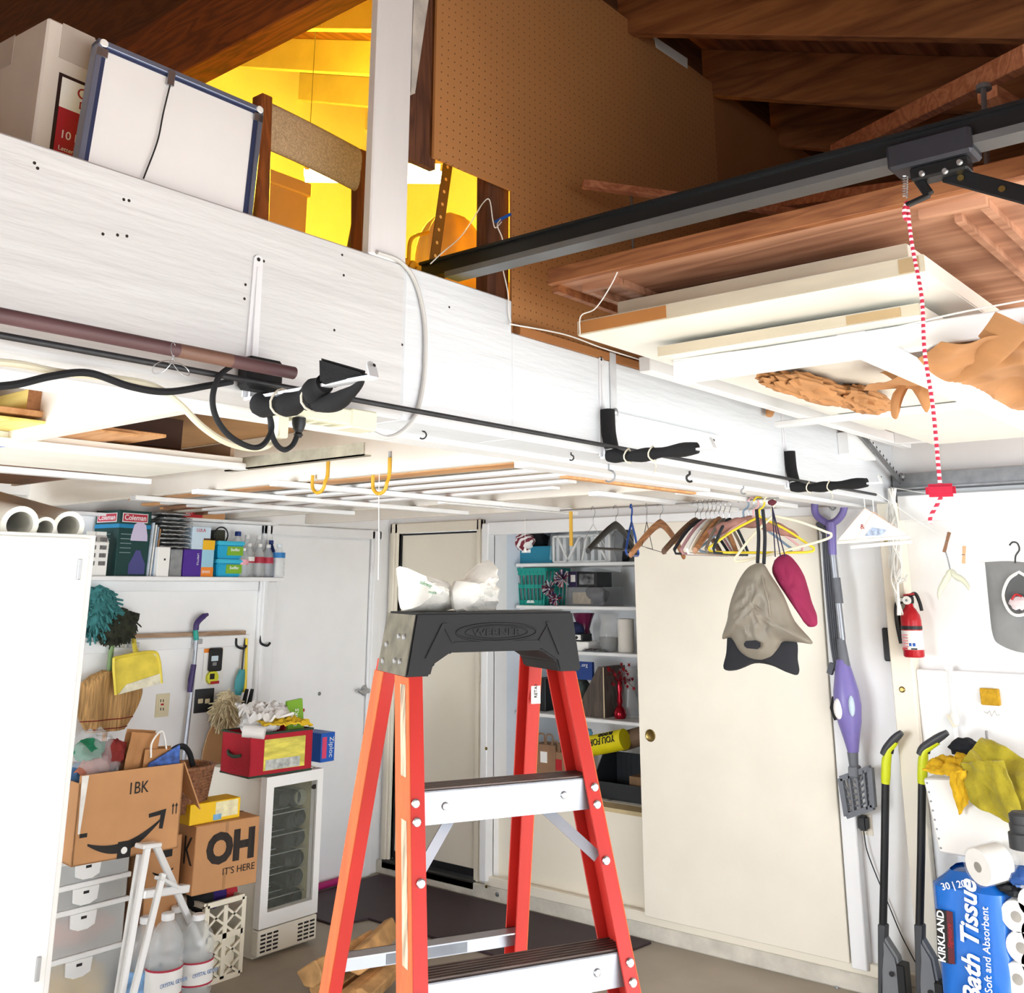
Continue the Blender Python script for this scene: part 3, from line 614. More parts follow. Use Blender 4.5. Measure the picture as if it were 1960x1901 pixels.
# shelf boards, slats and stored timber between the joists
B().box((-1.8, 2.76, 2.082), (2.03, 3.40, 2.098)).out('storage_board', mat('grainy_white', '#f1efe6', .6, var=.05, vs=10, stretch=(.1, 1, 1)), jo)
def slat(x0, x1, y, z=2.048, w=.045, h=.02): B().box((x0, y, z), (x1, y + w, z + h)).out('slat', white, jo, bev=.002)
slat(-1.8, 2.07, 3.41, 2.06); slat(-1.8, 2.12, 4.46, 2.06); slat(-1.8, 2.0, 2.74, 2.06)
slat(2.33, 3.55, 3.95); slat(2.32, 3.9, 3.49); slat(2.31, 4.1, 2.99); slat(2.44, 3.55, 1.93, 2.052, .07)
slat(3.4, 4.6, 2.35, 2.05, .05); slat(3.5, 4.5, 2.0, 2.045, .06); slat(3.3, 4.3, 3.1, 2.05, .04)
lem = wood('lumber_lemon', '#e3c25a', '#f3dd86', 'y', .6, 12, 2); tan = wood('lumber_tan', '#b67c4a', '#dba671', 'y', .65, 12, 2)
brn = wood('lumber_brown', '#6b4630', '#93684a', 'y', .7, 12, 2); drk = mat('dark_panel', '#4a2f24', .6, var=.15); gry = wood('lumber_grey', '#9a9183', '#bdb5a6', 'y', .7, 12, 2)
endg = mat('end_grain', '#a4714a', .8, var=.2, vs=60, bump=.2, bs=150)
def plank(xa, xb, za, zb, y0, y1, m, label, end=None, name='lumber_board', dx=0, group='timber stored between the left joists'):
    o = B().hexa([(xa, y0, za), (xb, y0, za), (xb + dx, y1, za), (xa + dx, y1, za)], [(xa, y0, zb), (xb, y0, zb), (xb + dx, y1, zb), (xa + dx, y1, zb)]).out(name, m, None, bev=.0015)
    tag(o, label, 'lumber', group)
    if end: B().box((xa, y0 - .0012, za), (xb, y0, zb)).out('end_grain', end, o)
    return o
Y = lambda px, py: onY(px, py, 2.6)
plank(Y(48, 800).x, Y(124, 800).x, 2.135, 2.19, 2.6, 4.4, lem, 'thick sawn timber with brown end grain on top of the stored boards', endg)
plank(Y(130, 800).x, Y(203, 800).x, 2.118, 2.152, 2.62, 4.2, lem, 'smaller timber with striped end grain beside the thick sawn one', mat('striped_end', '#b98640', .8, var=.35, vs=50, stretch=(1, 1, .3)))
plank(1.12, Y(125, 800).x, 2.118, 2.134, 2.58, 4.4, tan, 'flat tan board directly under the thick sawn timber')
plank(1.25, Y(183, 800).x, 2.108, 2.117, 2.57, 4.3, lem, 'pale lemon board end second in the stack')
plank(1.05, Y(135, 800).x, 2.099, 2.107, 2.56, 4.3, lem, 'pale lemon board at the stack bottom')
plank(Y(183, 800).x, Y(322, 800).x, 2.108, 2.118, 2.6, 4.3, tan, 'thin tan board reaching right of the lemon boards')
plank(Y(135, 800).x, Y(262, 800).x, 2.099, 2.107, 2.58, 4.1, tan, 'thin tan board lowest right of the lemon boards')
plank(1.62, 1.965, 2.0985, 2.106, 2.8, 4.2, brn, 'flat brown hardboard offcut behind the thin boards')
plank(1.64, 1.965, 2.107, 2.112, 2.95, 4.3, tan, 'wide tan hardboard sheet on the storage board')
plank(1.50, 1.95, 2.145, 2.245, 3.05, 3.07, drk, 'dark brown panel standing behind the stored boards')
plank(1.64, 1.965, 2.113, 2.125, 3.03, 4.3, brn, 'brown board under the dark panel')
plank(1.48, 1.78, 2.126, 2.14, 3.1, 4.2, tan, 'narrow tan board leaning toward the joist')
tag(B().box((1.97, 2.8, 2.10), (1.985, 4.3, 2.15)).out('beige_board', mat('beige_edge', '#b59b82', .7, var=.1)), 'beige board edge lying along the storage shelf', 'lumber')
p = onZ(6, 854, 2.07); tag(B().cyl(p + Vector((-.05, .06, .005)), p + Vector((.005, -.005, .005)), .008, 12).out('blue_tube', bluep, None, True), 'blue plastic tube end poking out of the left bay', 'tube')
# strips of wood on the slats of the middle bay
random.seed(4)
cols = [('long orange brown wood strip in the middle joist bay', tan), ('long dark brown wood strip in the middle joist bay', brn), ('weathered grey wood strip in the middle joist bay', gry), ('white painted wood strip in the middle joist bay', white)]
xs = 2.47
for k in range(15):
    lab, m = cols[(0, 1, 2, 3, 0, 2, 3, 1, 0, 3, 2, 0, 3, 1, 0)[k]]; w = (.09, .05, .07, .05, .06, .05, .06, .07, .05, .06, .05, .05, .05, .05, .04)[k]
    y0 = 1.95 + (.0, .05, .0, .1, .35, .2, .15, .45, .6, .3, .9, .7, .5, 1.1, .8)[k]
    plank(xs, xs + w, 2.070 + .008 * (k % 3), 2.082 + .008 * (k % 3), y0, y0 + 2.3, m, lab + ', %s from the left joist' % ('first', 'second', 'third', 'fourth', 'fifth', 'sixth', 'seventh', 'eighth', 'ninth', 'tenth', 'eleventh', 'twelfth', 'thirteenth', 'fourteenth', 'fifteenth')[k], name='wood_strip', dx=random.uniform(-.001, .001), group='wood strips stored in the middle joist bay'); xs += w + .004
a = onZ(1140, 908, 2.05); b = onZ(1330, 936, 2.05)
tag(B().bar((2.72, 2.02, 2.048), (3.52, 1.99, 2.046), .03, .008).out('wood_lath', tan), 'single thin tan lath lying under the slats near the grey hook', 'lumber')
# ================================================================== door opener and boards stored overhead at right
def crumple(T4, nu, nv, amp, fq, seed, sag=0, nrm=None, ridge=True):
    """Wrinkled sheet over four corners a, b, c, d."""
    a, b, c, d = [Vector(q) for q in T4]; n = (b - a).cross(d - a).normalized() if nrm is None else Vector(nrm)
    def P(u, v):
        p = (a * (1 - u) + b * u) * (1 - v) + (d * (1 - u) + c * u) * v
        q = Vector((u * fq + seed * 3.7, v * fq - seed * 1.9, seed)); w = noise.noise(q) + .5 * noise.noise(q * 2.3)
        if ridge: w = 1 - 2 * abs(w) + .4 * noise.noise(q * 4.1)
        return p + n * (amp * w) - UP * sag * (4 * u * (1 - u))
    return B().grid(P, nu, nv)
RXX = 1.822
op = thing('opener_rail', 'long black garage door opener rail with trolley and arm hung over the beam', 'opener rail', (RXX, .3, 2.4))
blk = mat('rail_black', '#1a1b1d', .35, .3, var=.1)
B().box((RXX - .018, -1.9, 2.47), (RXX + .018, 1.79, 2.508)).box((RXX - .028, -1.9, 2.505), (RXX + .028, 1.79, 2.512)).out('rail', blk, op)
B().box((RXX - .026, -1.9, 2.455), (RXX + .026, 1.70, 2.47)).out('rail_flange', mat('rail_grey', '#6f7173', .4, .6, var=.1), op)
B().box((RXX - .034, .425, 2.440), (RXX + .034, .575, 2.492)).out('trolley', mat('trolley_steel', '#3a3b42', .4, .6, var=.1), op, bev=.006)
tr_ = B().box((RXX - .02, .44, 2.415), (RXX + .02, .54, 2.442)).out('trolley_plate', blk, op, bev=.004)
for y, z in ((.452, 2.428), (.518, 2.424), (.478, 2.418)): B().lathe([(.006, 0), (.004, .005)], (RXX - .021, y, z), 10, (-1, 0, 0)).out('bolt', steel, tr_, True)
B().bar((RXX, .535, 2.43), (RXX, .515, 2.388), .012, .018, (0, 1, 0)).bar((RXX, .515, 2.388), (RXX, .558, 2.378), .014, .008).out('release_lever', blk, op, bev=.002)
sp = [(RXX - .012 + .0045 * math.cos(k * 1.2), .55 + .0045 * math.sin(k * 1.2) + .0001 * k, 2.432 - .0009 * k) for k in range(48)]
B().tube(sp, .0011, 5).out('spring', steel, op, True)
B().bar((RXX + .01, .487, 2.425), (RXX + .01, .16, 2.235), .006, .032).out('door_arm', blk, op, bev=.003)
for k in range(5): 
    q = lam((RXX + .006, .46, 2.409), (RXX + .006, .2, 2.258), k / 4); B().lathe([(.006, 0), (.006, .001)], q, 10, (-1, 0, 0)).out('arm_hole', brass, op)
# red and white release cord with red handle
rc = thing('release_cord', 'red and white braided release cord with red grip hanging from the trolley', 'cord', (RXX, .553, 1.8))
cm = mat('red_white_cord', '#c23348', .7, var=0)
def cordmat():
    nt = cm.node_tree; N = nt.nodes; L = nt.links; p = N['Principled BSDF']; tc = N.new('ShaderNodeTexCoord'); w = N.new('ShaderNodeTexWave'); w.wave_type = 'BANDS'; w.bands_direction = 'Z'; w.inputs['Scale'].default_value = 28; w.inputs['Distortion'].default_value = 1.5
    r = N.new('ShaderNodeValToRGB'); r.color_ramp.elements[0].position = .55; r.color_ramp.elements[1].position = .62
    r.color_ramp.elements[0].color = (*srgb('#bf2a45'), 1); r.color_ramp.elements[1].color = (*srgb('#f3dfe2'), 1)
    L.new(tc.outputs['Object'], w.inputs['Vector']); L.new(w.outputs['Fac'], r.inputs[0]); L.new(r.outputs[0], p.inputs['Base Color'])
cordmat()
B().tube(spline([(RXX, .556, 2.38), (RXX, .555, 2.3), (RXX, .548, 2.2), (RXX, .553, 2.1), (RXX, .549, 2.0), (RXX, .551, 1.865)]), .0035, 7).out('cord', cm, rc, True)
B(frame((RXX, .551, 1.858), (.25, -.97, 0), UP)).box((-.024, -.011, -.008), (.024, .011, .008)).out('grip', mat('red_grip', '#c3203f', .4, var=.03), rc, bev=.005, seg=2)
B().tube(spline([(RXX, .551, 1.847), (RXX, .562, 1.83), (RXX, .572, 1.815), (RXX, .574, 1.803)]), .0035, 7).out('cord_tail', cm, rc, True)
B().tube(spline([(RXX, .556, 2.385), (RXX - .006, .561, 2.365), (RXX - .004, .559, 2.35), (RXX, .555, 2.36)]), .004, 7).out('knot', cm, rc, True)
# plywood panel overhead with battens
plyw = wood('fir_plywood', '#9c6a4e', '#cf9d7e', 'y', .6, 5, 6, line=2.0)
pl = thing('plywood_panel', 'large fir plywood panel with brown edge board lying overhead at right', 'plywood', (3.3, 0, 2.44))
B().box((1.985, -1.9, 2.44), (4.7, 1.50, 2.455)).out('sheet', plyw, pl)
ed = wood('edge_board', '#7a4525', '#a4683d', 'y', .6)
B().box((1.962, -1.9, 2.436), (1.985, 1.50, 2.478)).out('edge_board', ed, pl, bev=.002)
B().box((1.985, 1.482, 2.42), (4.7, 1.50, 2.44)).out('edge_batten', ed, pl)
for xa, xb, ya, yb in ((2.03, 2.05, .47, .60), (2.055, 2.75, .47, .488), (2.10, 2.8, .535, .55), (2.055, 2.9, .35, .37), (2.03, 2.05, 1.33, 1.44), (2.055, 2.3, 1.425, 1.44), (2.055, 2.3, 1.33, 1.345)):
    B().box((xa, ya, 2.422), (xb, yb, 2.44)).out('batten', plyw, pl)
# door slabs
rawedge = mat('raw_door_edge', '#cfc3ac', .7, var=.12, vs=14, stretch=(1, .2, 1))
panelw = mat('white_door_paint', '#f3f1e8', .35, var=.02); orangeedge = mat('hardboard_edge', '#b6793f', .7, var=.12)
def slab(x0, x1, y0, y1, z0, z1, label, em, patchm=None):
    t = thing('door_slab', label, 'door', ((x0 + x1) / 2, (y0 + y1) / 2, z0), 'old doors stored flat overhead')
    B().box((x0 + .0045, y0 + .003, z0), (x1, y1, z1)).out('panel', panelw, t)
    B().box((x0, y0, z0 + .002), (x0 + .004, y1, z1 - .002)).out('edge_strip', em, t); B().box((x0 + .0045, y0, z0 + .002), (x1, y0 + .0025, z1 - .002)).out('edge_strip', panelw if patchm is None else em, t)
    return t
slab(2.17, 4.3, .66, 1.31, 2.258, 2.286, 'white door slab with patched raw edge, lowest of the overhead stack', rawedge)
slab(2.0, 4.05, .59, 1.435, 2.30, 2.338, 'wide white door slab with scraped edge in the middle of the overhead stack', rawedge)
B().box((1.9985, 1.18, 2.304), (2.0005, 1.43, 2.334)).out('bare_patch', orangeedge, bpy.data.objects['door_slab.001'])
B().box((1.9985, .60, 2.304), (2.0005, .64, 2.334)).out('bare_patch', mat('tan_patch', '#b59a72', .7), bpy.data.objects['door_slab.001'])
B().box((2.1685, .70, 2.262), (2.1705, .82, 2.282)).out('bare_patch', mat('tan_patch', '#b59a72', .7), bpy.data.objects['door_slab'])
slab(2.13, 4.1, .66, 1.40, 2.375, 2.41, 'grey edged hollow door lying on top of the overhead stack', rawedge)
o = tag(B().box((2.15, .68, 2.34), (4.1, 1.38, 2.372)).out('hardboard_sheet', orangeedge), 'orange brown hardboard stack between the overhead doors', 'hardboard')
# white rails that carry the stack
ra = setting('overhead_rack')
B().box((2.225, -1.9, 2.20), (2.265, 1.30, 2.256)).out('rack_rail', white, ra, bev=.003)
B().box((2.50, 1.535, 2.305), (4.72, 1.575, 2.352)).out('rack_rail', white, ra, bev=.003)
B().box((1.985, .715, 2.165), (4.7, .775, 2.198)).out('rack_rail', white, ra, bev=.003)
B().box((4.5, -1.5, 2.30), (4.54, 1.535, 2.36)).out('rack_rail', white, ra, bev=.003)
B().box((3.3, -1.5, 2.235), (3.34, 1.535, 2.255)).out('rack_rail', white, ra, bev=.003)
B().bar((4.28, 1.60, 2.33), (4.78, 1.62, 2.165), .03, .004, (0, 1, 0)).out('perforated_brace', zinc, ra)
br = ra.children[-1] if ra.children else ra
for k in range(12):
    q = lam((4.30, 1.599, 2.326), (4.76, 1.618, 2.17), k / 11) + Vector((0, -.016, 0)); B().lathe([(.006, 0), (.006, .001)], q, 8, (0, -1, 0)).out('brace_hole', dark, ra)
# bent white cable lying along the rack
cable('white_cable', [(975, 620, 'y', 1.655), (1080, 640, 'y', 1.655), (1150, 665, 'y', 1.655), (1230, 690, 'y', 1.6)], .0022, wireW, 'thin white cable pinned along the beam top under the pegboard', 'cable')
cable('white_cable', [(1290, 690, 'x', 2.224), (1420, 672, 'x', 2.22), (1560, 655, 'x', 2.22), (1700, 630, 'x', 2.22), (1830, 600, 'x', 2.218), (1960, 575, 'x', 2.218)], .0022, wireW, 'thin white cable draped along the overhead white rail', 'cable')
cable('bent_wire', [(1190, 502, 'x', 2.0), (1170, 545, 'x', 1.99), (1140, 590, 'x', 1.985), (1112, 605, 'x', 1.985), (1110, 640, 'x', 1.985)], .0016, wireW, 'bent white wire dangling from the plywood edge', 'wire')
cable('hanging_string', [(1558, 565, 'y', 1.15), (1567, 640, 'y', 1.15), (1574, 700, 'y', 1.15), (1575, 735, 'y', 1.15), (1570, 770, 'y', 1.15)], .0018, wireW, 'white string with a toggle hanging in front of the kraft paper', 'string')
# crumpled kraft paper stuffed in the rack
def kraftsheet(c4, amp, seed, label, nu=26, nv=14, fq=3.5, sag=0):
    o = crumple(c4, nu, nv, amp, fq, seed, sag, ridge=False).out('kraft_paper', kraft, None, True, thick=.002, ang=25); return tag(o, label, 'paper', 'brown paper in the overhead rack')
Zp = onZ
def wad(c, rad, seed, label, amp=.5, fq=3.):
    """Crushed paper: faceted lump with sharp folds."""
    b = B(); c = Vector(c)
    def P(u, v):
        th = 2 * math.pi * u; ph = math.pi * v; d = Vector((math.sin(ph) * math.cos(th), math.sin(ph) * math.sin(th), math.cos(ph))); q = d * fq + Vector((seed * 5.1, seed, 0))
        k = 1 + amp * (.55 - 1.6 * abs(noise.noise(q))) + .12 * noise.noise(q * 3.3); return c + Vector((d.x * rad[0] * k, d.y * rad[1] * k, d.z * rad[2] * k))
    return tag(b.grid(P, 34, 16, wrap=True).out('kraft_paper', kraft, None, True, ang=22), label, 'paper', 'brown paper in the overhead rack')
Zq = lambda px, py: Zp(px, py, 2.225)
for k, (px, py, rad, lb_) in enumerate(((1500, 735, (.12, .03, .02), 'thin crushed brown paper at the far end of the rack'), (1560, 745, (.22, .05, .028), 'crumpled brown paper strip along the white rail'), (1650, 765, (.16, .05, .03), 'crumpled brown paper just left of the torn flap'))):
    wad(Zq(px, py), rad, k + 3, lb_)
def bigP(u, v):
    a_, b_, c_, d_ = Zp(1650, 725, 2.23), Zp(1800, 640, 2.215), Zp(2040, 600, 2.20), Zp(2040, 770, 2.225)
    q = (a_ * (1 - u) + b_ * u) * (1 - v) + (d_ * (1 - u) + c_ * u) * v; w = noise.noise(Vector((u * 2.2, v * 2.6, 1.7))); f = .25 - abs(noise.noise(Vector((u * 4.5, v * 3.5, 7.1))))
    return q - UP * (.028 + .03 * w + .05 * f * (.2 + v))
tag(B().grid(bigP, 40, 30).out('kraft_paper', kraft, None, True, thick=.0015, ang=30), 'wide sheet of brown paper folded over the rack at far right', 'paper', 'brown paper in the overhead rack')
def hollowP(u, v):
    q = Zp(1800 + 140 * v, 715 - 95 * v * v - 10 * v, 2.19); return q + Vector((.02 * math.cos(6.28 * u), .03 * math.sin(6.28 * u), .022 * math.sin(6.28 * u) - .004))
tag(B().grid(hollowP, 14, 10, wrap=True).out('kraft_paper', kraft, None, True), 'curled tube of brown paper under the wide sheet', 'paper', 'brown paper in the overhead rack')
F1 = lambda px, py, d=0: onX(px, py, 2.74 + d)
fl_ = puff([(1735, 640), (1780, 660), (1800, 700), (1790, 735), (1775, 790), (1755, 760), (1740, 742), (1722, 760), (1718, 800), (1706, 795), (1706, 762), (1720, 740), (1690, 715), (1664, 712), (1690, 680)], 2.72, .012, 8, .03, 8, 3, c=(1745, 700)).out('kraft_paper', kraft, None, True, ang=40); tag(fl_, 'torn flap of brown paper dangling below the overhead rack', 'paper', 'brown paper in the overhead rack')
fl_ = puff([(1455, 760), (1480, 768), (1500, 778), (1485, 785), (1478, 798), (1466, 796), (1466, 780)], BY - .02, .006, 5, .008, 3, 4, axis='y').out('kraft_paper', kraft, None, True); tag(fl_, 'small torn scrap of brown paper sticking out over the beam', 'paper', 'brown paper in the overhead rack')
B().box((2.06, BY - .004, 2.352), (4.4, BY + .02, 2.375)).out('brown_filler', mat('hardboard', '#9a6234', .6), peg)
# wooden hangers of the rail under the roof
hb = setting('roof_bracing')
pink = wood('brace_wood', '#9a5636', '#c8855f', 'x', .6)
B().bar(onX(1600, 292, 3.05), onX(1975, 105, 2.30), .04, .05).out('brace', pink, hb, bev=.002)
B().bar(onY(1115, 352, 1.60), onX(1553, 412, 2.75), .03, .022).out('brace', pink, hb, bev=.002)
B().bar(onX(1485, 390, 2.8), onX(1975, 328, 2.25), .04, .03).out('brace', pink, hb, bev=.002)
p = onX(1883, 172, 2.31); B().cyl((p.x, p.y, p.z + .01), (p.x - .2, p.y - .03, 2.5), .006, 8).lathe([(.018, 0), (.016, .012)], p, 12).out('hanger_bolt', zinc, hb, True)
p = onY(1208, 360, 1.58); B().cyl(p, (p.x, p.y - .0, 2.46), .004, 8).out('hanger_bolt', zinc, hb, True)
B().bar(onX(1890, 180, 2.4), onX(1985, 240, 2.6), .05, .03).out('brace', pink, hb)
p = onX(1285, 100, 3.26); q = onX(1250, 72, 3.26)
tag(B().hexa([onY(1253, 70, 1.69), onY(1316, 112, 1.69), onY(1316, 131, 1.69), onY(1256, 90, 1.69)], [v + Vector((.0, .008, 0)) for v in (onY(1253, 70, 1.69), onY(1316, 112, 1.69), onY(1316, 131, 1.69), onY(1256, 90, 1.69))]).out('paper_sign', paper), 'small white paper sign tucked at the top of the pegboard', 'sign')
# ================================================================== loft behind the beam
LF = 2.272
# paper carton
T = rotz(-9, (0, 0, 0)); c0 = onY(88, 270, 1.74)
T = Matrix.Translation((c0.x, 1.74, LF)) @ Matrix.Rotation(math.radians(-6), 4, 'Z')
bx = thing('paper_carton', 'white office paper carton with red label on the loft edge', 'box', (c0.x, 1.74, LF))
cartm = mat('white_carton', '#d9cfc6', .75, var=.05, vs=5)
hz = 2.80 - LF
T2 = Matrix.Translation((c0.x + .015, 1.83, LF)) @ Matrix.Rotation(math.radians(4), 4, 'Z')
B(T2).box((0, 0, 0), (.30, .42, .505)).out('body', cartm, bx, bev=.004)
B(T2).box((-.001, .12, .44), (0, .30, .505)).out('tape', mat('clear_tape', '#c2b7ad', .3, var=.1), bx)
B(T2).box((.03, -.001, .43), (.10, 0, .505)).out('tape', mat('clear_tape', '#c2b7ad', .3), bx)
def lab(x0, z0, x1, z1, m, d): B(T2).box((x0, -d, z0), (x1, 0, z1)).out('label_print', m, bx)
lab(.035, .205, .26, .40, mat('label_dark', '#2a1214', .6), .001); lab(.042, .21, .26, .33, mat('label_red', '#b01f31', .6), .0016); lab(.042, .33, .26, .393, paper, .0016)
Tt = T2 @ frame((.11, -.0022, .355), (1, 0, 0), (0, 0, 1)); redi = mat('red_ink', '#a81f2a', .6, var=0); wht = mat('white_ink', '#efe3e3', .6, var=0)
text('Office', .032, T2 @ frame((.075, -.0022, .372), (1, 0, 0), (0, 0, 1)), redi, bx, align='LEFT'); text('DEPOT', .022, T2 @ frame((.082, -.0022, .347), (1, 0, 0), (0, 0, 1)), redi, bx, align='LEFT')
text('10 Reams', .024, T2 @ frame((.05, -.0022, .275), (1, 0, 0), (0, 0, 1)), wht, bx, align='LEFT'); text('Letter Size', .013, T2 @ frame((.05, -.0022, .246), (1, 0, 0), (0, 0, 1)), wht, bx, align='LEFT')
# framed board, seen from the back
fb = thing('picture_frame', 'back of a white framed board with aluminium rim propped on the beam', 'picture frame', (1.03, 1.72, BZ1))
fm = mat('frame_aluminium', '#8d97b0', .35, .6, var=.05)
P00, P10, P11, P01 = Vector((.822, 1.70, BZ1 + .002)), Vector((1.205, 1.70, BZ1 + .002)), Vector((1.262, 1.765, 2.735)), Vector((.866, 1.765, 2.735))
nn = (P10 - P00).cross(P01 - P00).normalized(); nn = nn if nn.y < 0 else -nn
def quad(u0, v0, u1, v1, d0, d1):
    f = lambda u, v: (P00 * (1 - u) + P10 * u) * (1 - v) + (P01 * (1 - u) + P11 * u) * v
    q = [f(u0, v0), f(u1, v0), f(u1, v1), f(u0, v1)]; return [p + nn * d0 for p in q], [p + nn * d1 for p in q]
B().hexa(*quad(.03, .0, .97, .95, -.004, .0)).out('backing_board', mat('frame_back', '#f2f1f1', .7, var=.02), fb)
for u0, v0, u1, v1 in ((0, 0, .03, 1), (.97, 0, 1, 1), (0, .955, 1, 1)):
    B().hexa(*quad(u0, v0, u1, v1, -.02, .006)).out('rim', fm, fb, bev=.001)
for u0, v0, u1, v1 in ((.03, 0, .055, .95), (.945, 0, .97, .95), (.03, .93, .97, .955)):
    B().hexa(*quad(u0, v0, u1, v1, -.003, .002)).out('inner_channel', mat('frame_dark', '#3d4668', .5, .3), fb)
for u in (.03, .97):
    f = quad(u - .012, .955, u + .012, .985, .006, .009); B().lathe([(.009, 0), (.008, .003)], (f[0][0] + f[0][2]) / 2, 14, nn).out('corner_button', paper, fb)
    B().hexa(*quad(max(.0, u - .03), .86, min(1, u + .03), .93, .004, .006)).out('corner_clip', steel, fb)
B().hexa(*quad(.39, .85, .43, .98, .004, .008)).out('hanger_tab', steel, fb)
pts = [quad(.41, .85, .41, .85, 0, .006)[1][0], quad(.395, .6, .395, .6, 0, .006)[1][0], quad(.385, .35, .385, .35, 0, .006)[1][0], quad(.34, .03, .34, .03, 0, .006)[1][0]]
B().tube(spline(pts), .0016, 6).out('hanging_cord', wireK, fb, True)
# chair with upholstered back
ch = thing('dining_chair', 'brown wooden chair with tweed upholstered back standing in the loft', 'chair', (1.5, 2.0, LF))
cw_ = wood('chair_wood', '#5d2c14', '#8c4a22', 'z', .45); tw = mat('tweed', '#b59a7c', .9, var=.2, vs=220, bump=.5, bs=160)
yb = 1.86; x0 = onY(499, 300, yb).x; x1 = onY(697, 380, yb).x
B().hexa([(x0 - .018, yb - .04, LF), (x0 + .018, yb - .04, LF), (x0 + .018, yb + .01, LF), (x0 - .018, yb + .01, LF)], [(x0 - .008, yb - .0, 2.835), (x0 + .024, yb - .0, 2.835), (x0 + .024, yb + .04, 2.835), (x0 - .008, yb + .04, 2.835)]).out('back_post', cw_, ch, bev=.003)
B().hexa([(x1 - .018, yb - .04, LF), (x1 + .018, yb - .04, LF), (x1 + .018, yb + .01, LF), (x1 - .018, yb + .01, LF)], [(x1 - .018, yb + .0, 2.80), (x1 + .014, yb + .0, 2.80), (x1 + .014, yb + .04, 2.80), (x1 - .018, yb + .04, 2.80)]).out('back_post', cw_, ch, bev=.003)
def backP(u, v):
    x = x0 + .015 + (x1 - x0 - .03) * u; bow = .05 * math.sin(math.pi * u); th = .022 * math.sin(math.pi * min(1, max(0, v))) 
    return Vector((x, yb + .02 + bow, 2.69 + .125 * v + .012 * math.sin(math.pi * u)))
g = B()
def bk(u, w):
    a = 2 * math.pi * w; x = x0 + .015 + (x1 - x0 - .03) * u; bow = .015 * math.sin(math.pi * u)
    return Vector((x, yb + .015 + bow - .018 * math.cos(a) * (1 if abs(math.cos(a)) > .3 else .9), 2.765 - .02 * u + .060 * (abs(math.sin(a)) ** .5) * (1 if math.sin(a) > 0 else -1) + .012 * math.sin(math.pi * u)))
g = B(); NU, NW = 16, 20; rg = [[g.V(bk(i / NU, j / NW)) for j in range(NW)] for i in range(NU + 1)]
for i in range(NU):
    for j in range(NW): g.F([rg[i][j], rg[i + 1][j], rg[i + 1][(j + 1) % NW], rg[i][(j + 1) % NW]])
g.F(rg[0][::-1]); g.F(rg[-1]); g.out('backrest', tw, ch, True)
def seatP(u, v): return Vector((x0 + (x1 - x0) * u, yb - .02 + .42 * v, 2.475 + .025 * math.sin(math.pi * min(1, max(0, u))) ** .4 * math.sin(math.pi * min(1, max(.02, v))) ** .4))
B().grid(seatP, 10, 10).out('seat', tw, ch, True, thick=.05)
for x in (x0, x1): B().box((x - .016, yb + .36, LF), (x + .016, yb + .395, 2.45)).out('leg', cw_, ch)
B().box((x0, yb - .02, 2.43), (x1, yb + .0, 2.46)).out('seat_rail', cw_, ch)
# lidded storage box
q0 = onY(505, 380, 2.7); q1 = onY(588, 380, 2.7); zt = onY(590, 352, 2.7).z
sb = thing('storage_box', 'tan lidded storage box behind the chair in the loft', 'box', ((q0.x + q1.x) / 2, 2.7, LF)); tm = mat('tan_box', '#c2aa78', .7, var=.05)
B().box((q0.x - .3, 2.7, LF), (q1.x, 3.05, zt - .05)).out('body', tm, sb); B().box((q0.x - .31, 2.69, zt - .05), (q1.x + .012, 3.06, zt)).out('lid', tm, sb, bev=.005)
# fluorescent shop light on chains
fx = thing('shop_light', 'glowing fluorescent shop light hanging in the loft', 'lamp', (3.0, 3.0, 3.5))
A = onY(583, 337, 4.0); A = EYE + (A - EYE); 
def atd(px, py, dist):
    d = CF + CR * ((px - CXP) / FPX) + CU * ((CYP - py) / FPX); h = math.hypot(d.x, d.y); return EYE + d * (dist / h)
A = atd(583, 336, 4.5); Bq = atd(850, 339, 4.5)
glow = mat('lit_tube', '#fff6d8', .5, emit='#ffe07a', estr=30, var=0)
housing = mat('lamp_housing', '#e9dfc0', .5, var=.02)
d_ = (Bq - A).normalized(); n_ = d_.cross(UP).normalized()
B().bar(A + UP * .055, Bq + UP * .055, .13, .03).out('housing', housing, fx)
for s in (-1, 1):
    B().tube([A + n_ * .035 * s + UP * .0, Bq + n_ * .035 * s], .019, 12).out('tube', glow, fx, True)
for q in (lam(A, Bq, .02), lam(A, Bq, .98)):
    B().bar(q + UP * .04 - n_ * .06, q + UP * .04 + n_ * .06, .02, .07).out('lamp_holder', housing, fx)
    B().cyl(q + UP * .07, Vector((q.x, q.y, roofz(q.y) + .1)), .002, 6).out('chain', zinc, fx)
l = bpy.data.lights.new('shop_light_glow', 'AREA'); l.shape = 'RECTANGLE'; l.size = .62; l.size_y = .12; l.energy = 100; l.color = (1, .80, .02)
lo_ = bpy.data.objects.new('shop_light_glow', l); COL.objects.link(lo_); lo_.matrix_world = frame(lam(A, Bq, .5) - UP * .03, d_, n_) if frame((0,0,0), d_, n_).col[2].z > 0 else frame(lam(A, Bq, .5) - UP * .03, d_, -n_)
l2 = bpy.data.lights.new('shop_light_upglow', 'POINT'); l2.energy = 48; l2.color = (1, .74, .03); l2.shadow_soft_size = .2
lo2 = bpy.data.objects.new('shop_light_upglow', l2); COL.objects.link(lo2); lo2.location = lam(A, Bq, .5) - n_ * .14 + UP * .12
